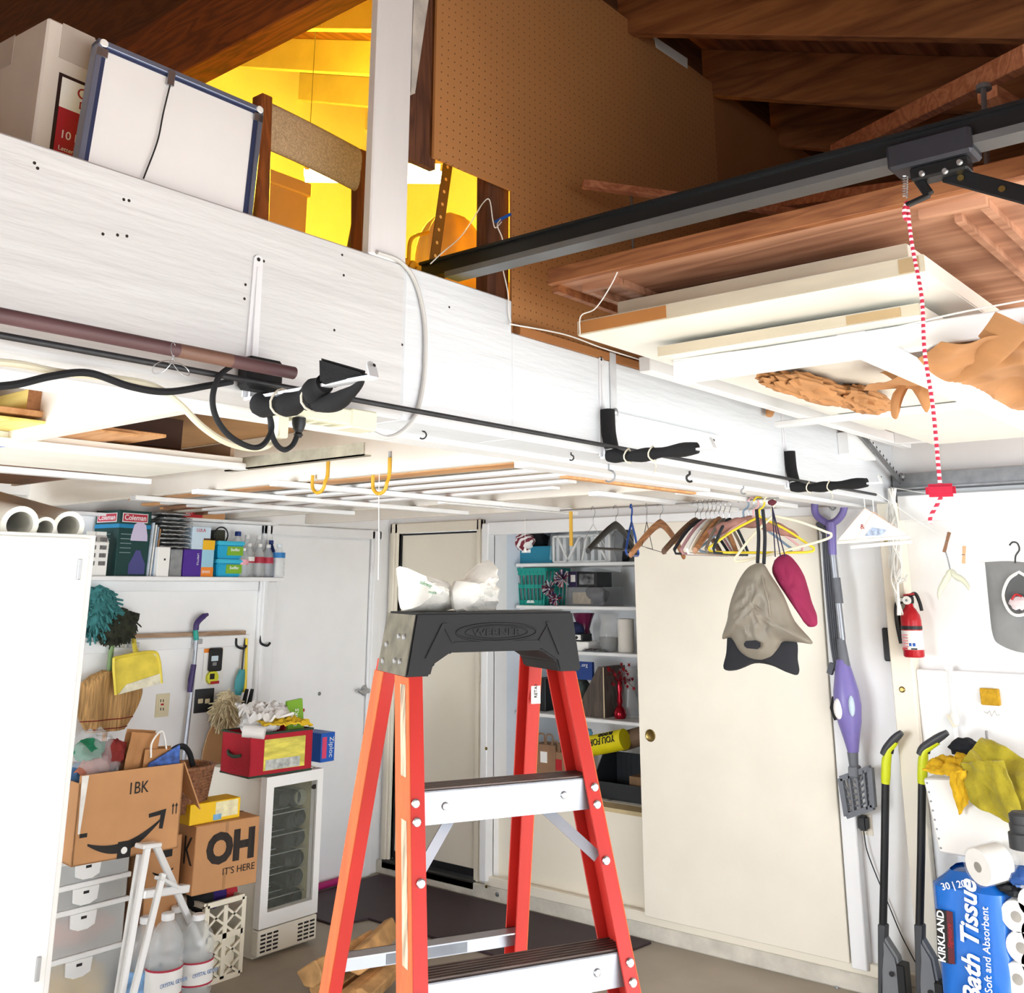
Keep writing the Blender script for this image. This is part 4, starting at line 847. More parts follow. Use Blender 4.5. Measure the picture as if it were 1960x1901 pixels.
# perforated uprights of a steel shelf
def upright(p, q, label, m):
    t = thing('slotted_upright', label, 'steel upright', p); p = Vector(p); q = Vector(q); d = (q - p).normalized()
    a = d.cross(Vector((0, 1, 0))).normalized(); w = .035
    B().hexa([p, p + a * w, p + a * w + Vector((0, .003, 0)), p + Vector((0, .003, 0))], [q, q + a * w, q + a * w + Vector((0, .003, 0)), q + Vector((0, .003, 0))]).out('web', m, t)
    B().hexa([p, p - a * .003, p - a * .003 + Vector((0, .034, 0)), p + Vector((0, .034, 0))], [q, q - a * .003, q - a * .003 + Vector((0, .034, 0)), q + Vector((0, .034, 0))]).out('web', m, t)
    L_ = (q - p).length; k = .03
    while k < L_:
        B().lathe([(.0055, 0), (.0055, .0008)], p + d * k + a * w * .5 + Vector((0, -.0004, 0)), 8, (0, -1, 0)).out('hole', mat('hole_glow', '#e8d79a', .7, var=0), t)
        k += .042
    return t
upright(onY(838, 512, 1.95), onY(872, 318, 1.95) + UP * .1, 'dark slotted steel upright between the post and the pegboard', mat('slotted_dark', '#6a604c', .5, .4, var=.1))
upright(onY(683, 490, 1.9), onY(714, 400, 1.9) + UP * .15, 'pale slotted steel upright just left of the white post', mat('slotted_pale', '#c9b48a', .5, .3, var=.1))
# yellow crate
cr = thing('yellow_crate', 'yellow plastic crate with scalloped openings behind the loft beam', 'crate', onY(805, 500, 2.0)); c = onY(805, 505, 2.0)
ym = mat('crate_yellow', '#e6b72c', .5, var=.05)
B().box((c.x - .10, 2.0, LF), (c.x - .07, 2.3, 2.56)).box((c.x + .07, 2.0, LF), (c.x + .1, 2.3, 2.62)).box((c.x - .1, 2.0, LF), (c.x + .1, 2.3, LF + .02)).out('body', ym, cr)
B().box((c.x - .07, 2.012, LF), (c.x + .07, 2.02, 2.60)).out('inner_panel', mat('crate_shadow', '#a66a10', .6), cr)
for i in range(7):
    for j in range(5):
        B().lathe([(.012, 0), (.013, .010), (.002, .014)], (c.x - .056 + .028 * j + .006 * (i % 2), 2.01, 2.42 + .03 * i), 8, (0, -.8, -.6)).out('scallop', ym, cr)
B().tube(spline([(c.x - .03, 2.02, 2.60), (c.x - .02, 2.02, 2.68), (c.x + .05, 2.02, 2.72)]), .006, 6).out('handle', ym, cr)
# beige dust cover draped over something
dc = mat('beige_cover', '#efdcbc', .6, var=.06, bump=.3, bs=8)
c = onY(895, 400, 2.25)
def cov(u, v):
    th = 2 * math.pi * u; k = 1 + .05 * math.sin(9 * th + 3 * v) + .08 * noise.noise(Vector((math.cos(th) * 2, math.sin(th) * 2, v * 3)))
    w = .13 * k * math.sqrt(max(.0008, 1 - max(0, (v - .7) / .3) ** 2))
    return Vector((c.x + .02 + w * math.cos(th), 2.35 + w * .9 * math.sin(th), LF + (.72 * v)))
tag(B().grid(cov, 48, 24, wrap=True).out('dust_cover', dc, None, True), 'beige cloth cover draped over a tall bundle in the loft', 'cover')
o = tag(B().box((c.x - .02, 2.10, LF), (c.x + .22, 2.2, 2.70)).out('folded_cloth', dc, None, bev=.02, seg=3), 'folded beige cloth bundle standing by the dark stud in the loft', 'cloth')
# wires twisted round a nail on the stud
cable('twisted_wire', [(824, 505, 'y', 1.70), (845, 485, 'y', 1.70), (880, 455, 'y', 1.69), (905, 420, 'y', 1.68), (925, 388, 'y', 1.68), (937, 383, 'y', 1.68), (943, 420, 'y', 1.68), (948, 436, 'y', 1.68), (960, 425, 'y', 1.68)], .0016, wireW, 'thin white wire looping from the crate to the dark stud', 'wire')
cable('twisted_wire', [(958, 420, 'y', 1.685), (952, 432, 'y', 1.68), (962, 460, 'y', 1.68), (960, 500, 'y', 1.675), (972, 560, 'y', 1.662), (974, 600, 'y', 1.662), (978, 616, 'y', 1.66)], .0018, wireW, 'pair of white wires running down the pegboard edge', 'wire')
tag(B().bar(onY(948, 425, 1.70), onY(977, 410, 1.69), .006, .008).out('blue_clip', bluep), 'small blue clip holding wires on the dark stud', 'clip')
# ================================================================== left wall: shelf with groceries, hung tools
SZ = 1.748
wt = setting('trim_4')
B().box((1.95, 4.82, SZ - .022), (3.815, LY, SZ)).out('shelf_board', white, wt, bev=.003)
B().box((1.95, LY - .02, SZ - .075), (3.80, LY, SZ - .022)).out('shelf_cleat', white, wt, bev=.003)
zr = onY(330, 1232, LY).z
B().box((1.95, LY - .02, zr - .03), (3.76, LY, zr + .03)).out('tool_rail', white, wt, bev=.003)
xv = onY(512, 1200, LY).x
B().box((xv - .035, LY - .024, .85), (xv + .03, LY, SZ - .022)).out('vertical_strip', white, wt, bev=.003)
B().box((xv - .075, LY - .012, zr), (xv - .035, LY, SZ - .075)).out('panel_edge', offwhite, wt)
def gx(px, y=4.86): return onY(px, 1060, y).x
def gz(py, y=4.86): return onY(340, py, y).z
def sbox(name, px0, px1, pyt, m, label, cat='box', depth=.1, y=4.86, z0=SZ, bev=.002, group='groceries on the wall shelf'):
    a, b = gx(px0, y), gx(px1, y); zt = gz(pyt, y)
    t = thing(name, label, cat, ((a + b) / 2, y, z0), group)
    B().box((a, y, z0), (b, y + depth, zt)).out('body', m, t, bev=bev); t['w'] = 0; del t['w']
    return t, a, b, zt
def fpatch(t, a, b, z0, z1, y, m, d=.0012, name='print'): return B().box((a, y - d, z0), (b, y, z1)).out(name, m, t)
# milk cartons
for px0, px1, lab_ in ((169, 187, 'small white milk carton half hidden by the tall cabinet'), (186, 207, 'white milk carton beside the green lantern box')):
    t, a, b, zt = sbox('milk_carton', px0, px1, 1043, paper, lab_, 'carton', .07, 4.84)
    B().hexa([(a, 4.84, zt), (b, 4.84, zt), (b, 4.91, zt), (a, 4.91, zt)], [(a, 4.872, zt + .035), (b, 4.872, zt + .035), (b, 4.878, zt + .035), (a, 4.878, zt + .035)]).out('gable_top', paper, t)
    B().box((a, 4.873, zt + .033), (b, 4.877, zt + .052)).out('top_seam', paper, t)
    for k in range(4): fpatch(t, a + .01, b - .012, SZ + .05 + k * .038, SZ + .07 + k * .038, 4.84, mat('grey_print', '#6f6d6c', .7, var=.3, vs=60))
# lantern box
t = thing('lantern_box', 'dark green camping lantern box with a lamp pictured on it', 'box', (gx(235), 4.86, SZ), 'groceries on the wall shelf')
gm = mat('box_green', '#123f3d', .5, var=.04); zt = gz(983); corner = onY(224, 1060, 4.84)
TT = Matrix.Translation((corner.x, 4.845, SZ)) @ Matrix.Rotation(math.radians(8), 4, 'Z')
bw = .195; bd = .19; bh = zt - SZ
B(TT).box((0, 0, 0), (bw, bd, bh)).out('body', gm, t, bev=.002)
TL = TT @ frame((0, bd / 2, 0), (0, -1, 0), (0, 0, 1)); TF = TT @ frame((bw / 2, 0, 0), (1, 0, 0), (0, 0, 1))
cyan = mat('box_cyan', '#1f86b8', .5, var=0); redl = mat('logo_red', '#c2384a', .5, var=0); wi = mat('white_print', '#eef0f0', .6, var=0)
for Tq, w in ((TF, bw), (TL, bd)):
    B(Tq).box((-w / 2, bh * .73, 0), (w / 2, bh * .79, .001)).out('stripe', cyan, t)
    B(Tq).box((-w * .42, bh * .82, 0), (w * .38, bh * .96, .0012)).out('logo_plate', wi, t); B(Tq).box((-w * .40, bh * .832, 0), (w * .36, bh * .948, .0018)).out('logo_plate', redl, t)
    text('Coleman', w * .19, Tq @ frame((-.02 * w, bh * .89, .002), (1, 0, 0), (0, 1, 0)), wi, t, bold=.0004)
    for k in range(5): B(Tq).box((-w * .42, bh * (.35 + .07 * k), 0), (-w * .42 + w * (.34 if w == bw else .6), bh * (.36 + .07 * k), .001)).out('print_line', mat('print_grey', '#8fa6a6', .6, var=0), t)
prof = [(-.052, .175), (-.05, .20), (-.036, .255), (-.014, .268), (.014, .268), (.036, .255), (.05, .20), (.052, .175)]
B(TF).prism([(a + .03, b) for a, b in prof], (0, 0, 0), (1, 0, 0), (0, 1, 0), .0014).out('lamp_picture', mat('print_lilac', '#d3c9e6', .6, var=0), t)
prof = [(-.05, .01), (.05, .01), (.05, .06), (.026, .10), (.014, .128), (-.014, .128), (-.026, .10), (-.05, .06)]
B(TF).prism([(a + .03, b) for a, b in prof], (0, 0, 0), (1, 0, 0), (0, 1, 0), .0014).out('lamp_picture', mat('print_indigo', '#4a4a86', .6, var=0), t)
# magazines
for k, (px, c) in enumerate(((285, '#c8d2dd'), (290, '#e8e6e0'), (294, '#8fa3b8'), (298, '#a5784f'))):
    x = gx(px); o = B().hexa([(x, 4.86, SZ), (x + .008, 4.86, SZ), (x + .008, 5.03, SZ), (x, 5.03, SZ)], [(x + .012, 4.86, SZ + .27 - .01 * k), (x + .02, 4.86, SZ + .27 - .01 * k), (x + .02, 5.03, SZ + .27 - .01 * k), (x + .012, 5.03, SZ + .27 - .01 * k)]).out('magazine', mat('mag%d' % k, c, .5, var=.1, vs=30)); tag(o, ('pale blue magazine', 'white magazine', 'slate blue magazine', 'brown folder')[k] + ' standing upright beside the lantern box', 'magazine', 'magazines on the wall shelf')
# white box, plastic trays on top
t, a, b, zt = sbox('white_box', 303, 326, 1048, paper, 'plain white box at the shelf front under the tray stack', 'box', .1, 4.83)
fpatch(t, a + .035, a + .045, SZ + .08, SZ + .09, 4.83, ink)
tr_ = thing('tray_stack', 'tall stack of wrapped grey plastic trays on the wall shelf', 'trays', (gx(325), 4.9, zt), 'groceries on the wall shelf')
foil = mat('foil_wrap', '#a9abae', .25, .55, var=.25, vs=30, bump=.5, bs=40)
zz = zt + .006; n = 9
for k in range(n):
    h = .021; x0 = gx(303) + .01 * math.sin(k * 2.1); x1 = gx(360) + .012 * math.sin(k * 1.3)
    def P(u, v, zz=zz, x0=x0, x1=x1, k=k): return Vector((x0 + (x1 - x0) * u, 4.85 + .16 * v, zz + .004 * noise.noise(Vector((u * 7, v * 5, k))) + .012 * (math.sin(math.pi * u) * math.sin(math.pi * v)) ** .3))
    B().grid(P, 12, 6).out('tray', foil, tr_, True, thick=.006); zz += h
t, a, b, zt = sbox('plastic_pack', 327, 350, 1052, mat('cloudy_plastic', '#c9cccf', .2, trans=.5, var=.15, vs=30, bump=.4, bs=40, ior=1.2), 'crinkled clear plastic pack beside the white box', 'pack', .1, 4.85)
# purple box and printed box on top
t, a, b, zt = sbox('purple_box', 353, 387, 1051, purple, 'deep purple carton on the wall shelf', 'box', .09, 4.84)
text('LIFESTYLE', .014, frame((b - .025, 4.8385, zt - .05), (0, 0, -1), (1, 0, 0)), wi, t)
t2, a2, b2, z2 = sbox('printed_carton', 366, 401, 1006, mat('pale_blue_card', '#c9dcea', .5, var=.05), 'pale blue and brown printed carton resting on the purple one', 'box', .08, 4.845, zt + .0015)
text('LULA', .024, frame((a2 + .05, 4.8435, z2 - .02), (1, 0, 0), UP), redl, t2); fpatch(t2, a2 + .07, b2, zt + .004, z2 - .06, 4.845, mat('cocoa', '#5a3b30', .6)); fpatch(t2, a2 + .09, b2 - .01, zt + .02, zt + .035, 4.844, wi, .002)
t, a, b, zt3 = sbox('tall_carton', 387, 410, 1032, mat('sky_card', '#9ccbe0', .5, var=.04), 'narrow carton with yellow top and orange foot on the shelf', 'box', .07, 4.84)
fpatch(t, a, b, zt3 - .05, zt3, 4.84, mat('amber', '#f0b81c', .5)); fpatch(t, a, b, SZ, SZ + .05, 4.84, mat('orange_card', '#f08a2b', .5)); text('SERIES', .018, frame((a + .03, 4.8385, SZ + .025), (1, 0, 0), UP), wi, t)
# wipes tubs
for k, (z0, lb_) in enumerate(((SZ, 'blue wipes tub with lime label, lower of two'), (SZ + .096, 'blue wipes tub with lime label, stacked on the other'))):
    a, b = gx(411), gx(461); t = thing('wipes_tub', lb_, 'tub', ((a + b) / 2, 4.86, z0), 'wipes tubs')
    B().hexa([(a + .01, 4.84, z0), (b - .01, 4.84, z0), (b - .01, 4.95, z0), (a + .01, 4.95, z0)], [(a, 4.83, z0 + .072), (b, 4.83, z0 + .072), (b, 4.96, z0 + .072), (a, 4.96, z0 + .072)]).out('tub', mat('tub_blue', '#1ba3cf', .35, var=.03), t, bev=.006, seg=2)
    B().box((a - .004, 4.826, z0 + .073), (b + .004, 4.964, z0 + .094)).out('lid', mat('tub_lid', '#3cbcdc', .3, var=.02), t, bev=.006, seg=2)
    B().box((a + .06, 4.829, z0 + .018), (b - .008, 4.836, z0 + .066)).out('label_print', greenp, t); text('Swiffer', .022, frame(((a + b) / 2 + .025, 4.8285, z0 + .048), (1, 0, 0), UP), wi, t, bold=.0003)
# coiled black cord / small radio
rd = thing('small_radio', 'small black radio with looped cord behind the wipes tubs', 'radio', (gx(420), 4.98, SZ), 'groceries on the wall shelf'); c = onY(420, 1025, 4.98)
B().box((c.x - .035, 4.97, SZ), (c.x + .035, 5.03, c.z + .03)).out('body', mat('khaki_black', '#3c3d30', .5, var=.15), rd, bev=.006)
B().tube([(c.x + .045 * math.cos(a * .3), 4.965, c.z + .045 * math.sin(a * .3)) for a in range(21)], .004, 6, True).out('cord_loop', black, rd, True)
# bottles
pet = mat('pet_plastic', '#eef3f5', .06, alpha=.3, var=0, spec=.8)
def bottle(px, pyt, y, label, capc, lab=None, lc=None, r=.032, body=None, ribs=True, pyb=None, z0=SZ, cat='bottle', group='bottles on the wall shelf', labz=(.42, .6)):
    x = gx(px, y); zt = gz(pyt, y) if pyt else z0 + .2; h = zt - z0
    t = thing('water_bottle', label, cat, (x, y, z0), group)
    pr = [(r * .8, 0), (r, .01), (r, .02)]
    for k in range(8): pr.append((r * (.93 if k % 2 else 1.0), .03 + (h * .52) * k / 8))
    pr += [(r, h * .62), (r * .85, h * .72), (r * .5, h * .84), (r * .38, h * .88), (r * .38, h * .92)]
    B().lathe(pr, (x, y, z0), 18).out('bottle_body', body or pet, t, True)
    B().lathe([(r * .42, h * .90), (r * .44, h * .905), (r * .44, h * .985), (r * .38, h)], (x, y, z0), 14).out('cap', capc, t, True)
    if lab: B().lathe([(r * 1.015, h * labz[0]), (r * 1.015, h * labz[1])], (x, y, z0), 18, cap=False).out('label_band', lab, t, True)
    if lc: B().lathe([(r * 1.02, h * labz[0]), (r * 1.02, h * (labz[0] + .05))], (x, y, z0), 18, cap=False).out('label_stripe', lc, t, True)
    return t
wc = mat('white_cap', '#f2f2f2', .4, var=0); bc = mat('navy_cap', '#1d3a86', .4, var=0); rl = mat('label_red_band', '#b62c44', .5, var=.05)
bottle(453, 1012, 4.98, 'clear bottle with dark blue spray top at the back of the shelf', bc, r=.04)
bottle(471, 1018, 4.97, 'clear water bottle with white cap, back row left', wc, paper)
bottle(493, 1018, 4.97, 'clear water bottle with white cap, back row right', wc, paper)
bottle(476, 1035, 4.88, 'red labelled clear water bottle in the front row, left of two', wc, paper, rl, .034)
bottle(496, 1035, 4.88, 'red labelled clear water bottle in the front row, right of two', wc, rl, None, .034)
bottle(513, 1036, 4.87, 'crumpled clear bottle with red label next to the blue bottle', wc, rl, None, .032)
bottle(518, 1027, 4.97, 'solid navy blue bottle among the clear ones', bc, None, None, .03, mat('navy_bottle', '#1a3f8c', .2, trans=.3))
bottle(534, 1034, 4.86, 'clear bottle with bright blue label at the shelf end', mat('frosted_cap', '#dde6ec', .4), mat('label_blue_band', '#2f7fc2', .5, var=.05), None, .036, labz=(.58, .74))
bottle(466, 1045, 4.85, 'clear bottle with pink label in front of the tubs', wc, mat('label_pink', '#e7a4b0', .5, var=.2, vs=40), None, .03)
# boxes on the ledge above
B().box((2.2, LY - .10, 2.045), (3.85, LY, 2.06)).out('upper_ledge', white, wt)
c = onY(402, 980, 4.97); 
t = thing('ledge_carton', 'red and brown carton lying on the ledge above the shelf', 'box', (c.x, 4.97, 2.06)); a, b = onY(345, 980, 4.97).x, onY(428, 980, 4.97).x
B().box((a, 4.955, 2.0605), (b, 5.04, 2.115)).out('body', card, t); B().box((a, 4.953, 2.063), (a + .13, 4.955, 2.112)).out('print', redp, t); text('NOT CUT', .026, frame((a + .07, 4.9525, 2.088), (1, 0, 0), UP), wi, t)
# ---- hung tools
YW = LY - .03
def fuzzy(t, c, rad, n, ln_, r, m, seed, name='yarn', flat=.6):
    rnd = random.Random(seed); b = B()
    for k in range(n):
        d = Vector((rnd.gauss(0, 1), rnd.gauss(0, 1) * flat, rnd.gauss(0, 1))).normalized()
        p = Vector(c) + Vector((d.x * rad[0], d.y * rad[1], d.z * rad[2])) * rnd.uniform(.55, 1); q = p + Vector((d.x * ln_ * .6, d.y * ln_ * .6, d.z * ln_ * .4 - ln_ * .5)) + Vector((rnd.uniform(-1, 1), 0, rnd.uniform(-1, 1))) * ln_ * .3
        b.tube([p, lam(p, q, .5) + Vector((rnd.uniform(-1, 1), rnd.uniform(-1, 1), 0)) * ln_ * .15, q], [r, r, r * .8], 5)
    return b.out(name, m, t, True, kind='stuff')
mp_ = thing('dust_mop', 'shaggy teal mop head hanging at the cabinet edge', 'mop', onY(185, 1200, YW - .05)); c = onY(186, 1166, YW - .06); tealf = mat('teal_yarn', '#3f7f80', .95, var=.2, vs=30)
B().blob(c, (.10, .05, .11), .2, 3, 12, 1).out('mop_pad', tealf, mp_, True); fuzzy(mp_, c, (.10, .055, .11), 420, .06, .006, tealf, 3)
du = thing('ceiling_duster', 'dark olive fluffy duster on a green handle', 'duster', onY(215, 1290, YW - .03)); c = onY(220, 1197, YW - .05); of = mat('olive_fluff', '#2f3226', .95, var=.3, vs=40)
B().blob(c, (.12, .05, .085), .35, 4, 12, 4).out('duster_head', of, du, True); fuzzy(du, c, (.12, .05, .085), 500, .03, .004, of, 5, 'fluff')
B().tube([onY(215, 1222, YW - .02), onY(212, 1255, YW - .02), onY(209, 1288, YW - .02)], .013, 10).out('handle', mat('green_handle', '#7d9a63', .5), du, True)
# loose stick on the rail
tag(B().bar(onY(190, 1220, YW), onY(470, 1211, YW), .012, .022).out('wooden_stick', wood('stick_wood', '#8b6f57', '#b4967b', 'x', .7), None, bev=.002), 'grey brown wooden stick resting on the tool rail', 'stick')
# rail clips
for k, (px, py) in enumerate(((225, 1235), (253, 1235), (375, 1228))):
    p = onY(px, py, LY - .02); t = B().box((p.x - .03, LY - .04, p.z - .012), (p.x + .03, LY - .02, p.z + .012)).out('spring_clip', steel, wt, bev=.002)
for px, py in ((452, 1222), (498, 1217)):
    p = onY(px, py, LY - .02); B().tube(spline([p, p + Vector((0, -.01, -.04)), p + Vector((.03, -.03, -.055)), p + Vector((.05, -.03, -.04))], 4), .007, 8).out('wall_hook', black, wt, True)
# broom, bristles up
brm = thing('corn_broom', 'straw broom standing bristles up against the wall', 'broom', onY(200, 1400, YW - .05)); 
straw = mat('straw', '#b98f5a', .8, var=.3, vs=110, stretch=(1, 1, .05), bump=.6, bs=140)
L_ = [onY(px, py, YW - .03) for px, py in ((165, 1395), (150, 1340), (148, 1310), (165, 1290), (200, 1283), (235, 1290), (247, 1330), (230, 1395))]
poly = [(p.x, p.z) for p in L_]
def broomP(u, v):
    zt_, zb_ = onY(200, 1284, YW).z, onY(200, 1397, YW).z; z = zb_ + (zt_ - zb_) * v
    w = (.10 + .085 * math.sin(min(1, v * 1.5) * math.pi / 2)) * math.sqrt(max(.03, 1 - (max(0, v - .55) / .46) ** 2.4))
    th = 2 * math.pi * u; cxx = onY(197, 1340, YW).x
    return Vector((cxx + w * math.cos(th), YW - .05 + .035 * math.sin(th) * (1 + .2 * math.sin(40 * u)), z + .008 * math.sin(55 * th) * (v > .9)))
B().grid(broomP, 80, 16, wrap=True).out('bristles', straw, brm, True, ang=25)
for v in (.05, .2):
    B().tube([broomP(k / 40, v) * 1.0 + Vector((0, -.002, 0)) for k in range(40)], .0028, 5, True).out('stitching', mat('red_thread', '#7e2c22', .7), brm)
cx0 = onY(197, 1340, YW).x; B().cyl((cx0 - .01, YW - .05, .05), (cx0, YW - .05, broomP(0, .02).z), .012, 10).out('broomstick', tan, brm, True)
# dustpan
dp = thing('dustpan', 'worn yellow plastic dustpan hanging on the tool rail', 'dustpan', onY(262, 1330, YW - .03)); ypl = mat('dustpan_yellow', '#e8d24a', .5, var=.12, vs=14)
Q = [onY(px, py, YW - .12) for px, py in ((218, 1268), (228, 1258), (290, 1248), (304, 1262), (309, 1308), (222, 1330))]
B().hexa(Q, [q + Vector((0, .012, 0)) for q in Q]).out('pan', ypl, dp, bev=.003)
B().tube(spline([Q[5], Q[0], Q[1], Q[2], Q[3], Q[4]], 5), .008, 8).out('pan_rim', ypl, dp, True)
B().hexa([Q[5] + Vector((.01, -.004, .0)), Q[4] + Vector((-.005, -.004, 0)), Q[4] + Vector((-.006, -.004, .05)), Q[5] + Vector((.05, -.004, .045))], [q + Vector((0, .002, 0)) for q in (Q[5] + Vector((.01, -.004, 0)), Q[4] + Vector((-.005, -.004, 0)), Q[4] + Vector((-.006, -.004, .05)), Q[5] + Vector((.05, -.004, .045)))]).out('worn_lip', mat('worn_white', '#ece7cc', .7, var=.15, vs=25), dp)
B().tube(spline([onY(262, 1254, YW - .11), onY(258, 1240, YW - .06), onY(256, 1224, YW - .02)], 4), [.016, .015, .014, .013, .012, .012, .012, .012, .011], 10).out('handle', ypl, dp, True)
# floor duster with purple grip
fm_ = thing('spray_mop', 'silver poled mop with purple grip and purple hooked top', 'mop', onY(355, 1450, YW - .02)); pur = mat('mop_purple', '#3c2a63', .45, var=.05); V = lambda px, py: onY(px, py, YW - .02)
B().tube([V(376, 1222), V(366, 1330), V(352, 1452), V(345, 1520)], .0115, 10).out('pole', alum, fm_, True)
B().tube(spline([V(375, 1206), V(377, 1193), V(388, 1181), V(398, 1176)], 4), [.016] * 10 + [.012, .010, .008], 10).out('hooked_top', pur, fm_, True)
B().tube([V(376, 1225), V(374, 1206)], .014, 10).out('collar', teal, fm_, True); B().tube([V(371, 1272), V(366, 1300), V(363, 1325)], [.015, .017, .014], 10).out('grip', pur, fm_, True)
# stud finder card, outlet, switch plate
sf = thing('stud_finder', 'black stud finder on a white and orange card hung from a nail', 'tool', onY(407, 1310, YW)); K = lambda px, py: onY(px, py, YW + .015)
def wrect(t, px0, py0, px1, py1, y, d, m, name, bev=0): 
    a, b = onY(px0, py0, y), onY(px1, py1, y); return B().box((a.x, y - d, b.z), (b.x, y, a.z)).out(name, m, t, bev=bev)
wrect(sf, 391, 1242, 426, 1300, LY - .004, .002, paper, 'card'); wrect(sf, 391, 1242, 426, 1248, LY - .006, .001, mat('orange_card', '#f08a2b', .5), 'card_band')
wrect(sf, 399, 1241, 420, 1284, LY - .006, .028, black, 'body', .008); wrect(sf, 405, 1256, 417, 1265, LY - .034, .002, mat('lcd', '#c9dbe6', .3, var=0), 'display'); wrect(sf, 407, 1268, 414, 1274, LY - .034, .002, zinc, 'button')
q = K(406, 1297); B().lathe([(.036, 0), (.036, .02), (.03, .024)], (q.x, LY - .004, q.z), 24, (0, -1, 0)).out('round_tape', mat('neon_yellow', '#e0e23a', .5, var=.03), sf, True); wrect(sf, 402, 1290, 410, 1300, LY - .028, .002, ink, 'print'); wrect(sf, 398, 1304, 414, 1308, LY - .004, .026, redp, 'print')
ou = thing('wall_outlet', 'beige wall outlet with test buttons behind the broom area', 'outlet', onY(310, 1372, LY)); ivory = mat('ivory_plastic', '#e3d8b6', .45, var=.03)
wrect(ou, 299, 1329, 321, 1371, LY, .007, ivory, 'plate', .002); wrect(ou, 304, 1335, 316, 1365, LY - .007, .003, ivory, 'receptacle')
for py in (1339, 1355):
    for px in (307, 312): wrect(ou, px, py, px + 1.2, py + 5, LY - .010, .0008, ink, 'slot')
wrect(ou, 308, 1347, 313, 1350, LY - .01, .002, redp, 'test_button')
sw = thing('switch_plate', 'square black wall plate with two pale buttons', 'switch', onY(389, 1362, LY)); wrect(sw, 373, 1320, 406, 1362, LY, .008, mat('charcoal_plate', '#3a3c40', .4, .3, var=.1), 'plate', .002)
for px in (379, 392): wrect(sw, px, 1338, px + 8, 1346, LY - .008, .008, ivory, 'button', .002)
# hanging brushes
hb_ = thing('dish_brush', 'teal paddle brush hanging on a black cord', 'brush', onY(458, 1330, YW)); 
def leaf(u, v): 
    a, b = onY(462, 1282, YW), onY(455, 1330, YW); p = lam(a, b, v); w = .032 * math.sin(math.pi * min(.98, max(.04, v))) ** .6
    return p + Vector(((u - .5) * 2 * w, -.012 * math.sin(math.pi * u), 0))
B().grid(leaf, 8, 12).out('paddle', mat('teal_paddle', '#3f9aa0', .5), hb_, True, thick=.01); B().tube([onY(470, 1222, YW), onY(466, 1250, YW), onY(463, 1284, YW)], .005, 6).out('cord', black, hb_, True)
tag(B().tube([onY(472, 1222, YW - .01), onY(471, 1270, YW - .01), onY(468, 1325, YW - .01)], [.007, .008, .012], 8).out('yellow_scraper', yellow, None, True), 'long yellow plastic scraper hanging next to the teal brush', 'scraper')
gl = thing('tool_grip', 'pair of black rubber grips standing behind the red tote', 'tool', onY(480, 1350, YW - .05))
for px in (473, 483): B().tube([onY(px, 1319, YW - .06), onY(px - 6, 1345, YW - .06), onY(px - 10, 1362, YW - .06)], [.010, .013, .014], 10).out('grip', blackmatte, gl, True)
# feather duster and curved wooden board
fd = thing('feather_duster', 'fluffy cream lambswool duster behind the red tote', 'duster', onY(432, 1400, YW - .06)); c = onY(433, 1352, YW - .07); ff = mat('lambswool', '#d9c9a4', .95, var=.15, vs=30)
B().blob(c, (.055, .04, .075), .3, 4, 10, 7).out('core', ff, fd, True); fuzzy(fd, c, (.06, .04, .08), 320, .07, .004, ff, 9, 'wool'); B().cyl(onY(438, 1390, YW - .06), onY(441, 1470, YW - .06), .009, 8).out('handle', tan, fd, True)
Q = [onY(px, py, YW - .02) for px, py in ((385, 1478), (388, 1440), (398, 1405), (415, 1375), (440, 1350), (448, 1352), (448, 1410), (446, 1470))]
tag(B().hexa(Q, [q + Vector((.01, .018, 0)) for q in Q]).out('curved_board', mat('light_ply', '#d3a574', .6, var=.06, stretch=(1, 1, .2)), None, bev=.002), 'curved pale wooden board leaning on the wall behind the fridge', 'board')
# ================================================================== left: cabinet, stacked boxes, wine fridge
CF_ = 3.5; cxr = onY(167, 1200, CF_).x
cb = thing('tall_cabinet', 'tall white painted cabinet at the far left with a hinge on its door', 'cabinet', (1.2, 3.5, 0))
cwht = mat('cabinet_white', '#f5f5f2', .4, var=.015)
B().box((.35, CF_ + .002, 0), (cxr, 4.05, 1.876)).out('carcass', cwht, cb, bev=.003)
B().box((.35, CF_ - .018, .06), (cxr - .028, CF_, 1.862)).out('door', cwht, cb, bev=.003)
q = onY(149, 1090, CF_ - .018); hg = B().box((q.x - .004, CF_ - .026, q.z - .035), (q.x + .01, CF_ - .0, q.z + .035)).out('hinge', steel, cb, bev=.002)
q = onY(70, 1855, CF_ - .018); B().box((q.x - .004, CF_ - .026, q.z - .035), (q.x + .01, CF_, q.z + .035)).out('hinge', steel, cb, bev=.002)
q = onY(110, 1085, CF_ - .018); B().lathe([(.004, 0), (.003, .003)], q, 8, (0, -1, 0)).out('screw', offwhite, cb)
tag(B().cyl((cxr + .02, 4.0, .02), (cxr + .045, 4.0, 1.62), .011, 10).out('brown_pole', mat('mahogany_stick', '#6b3a26', .5), None, True), 'slim brown wooden pole standing behind the tall cabinet edge', 'pole')
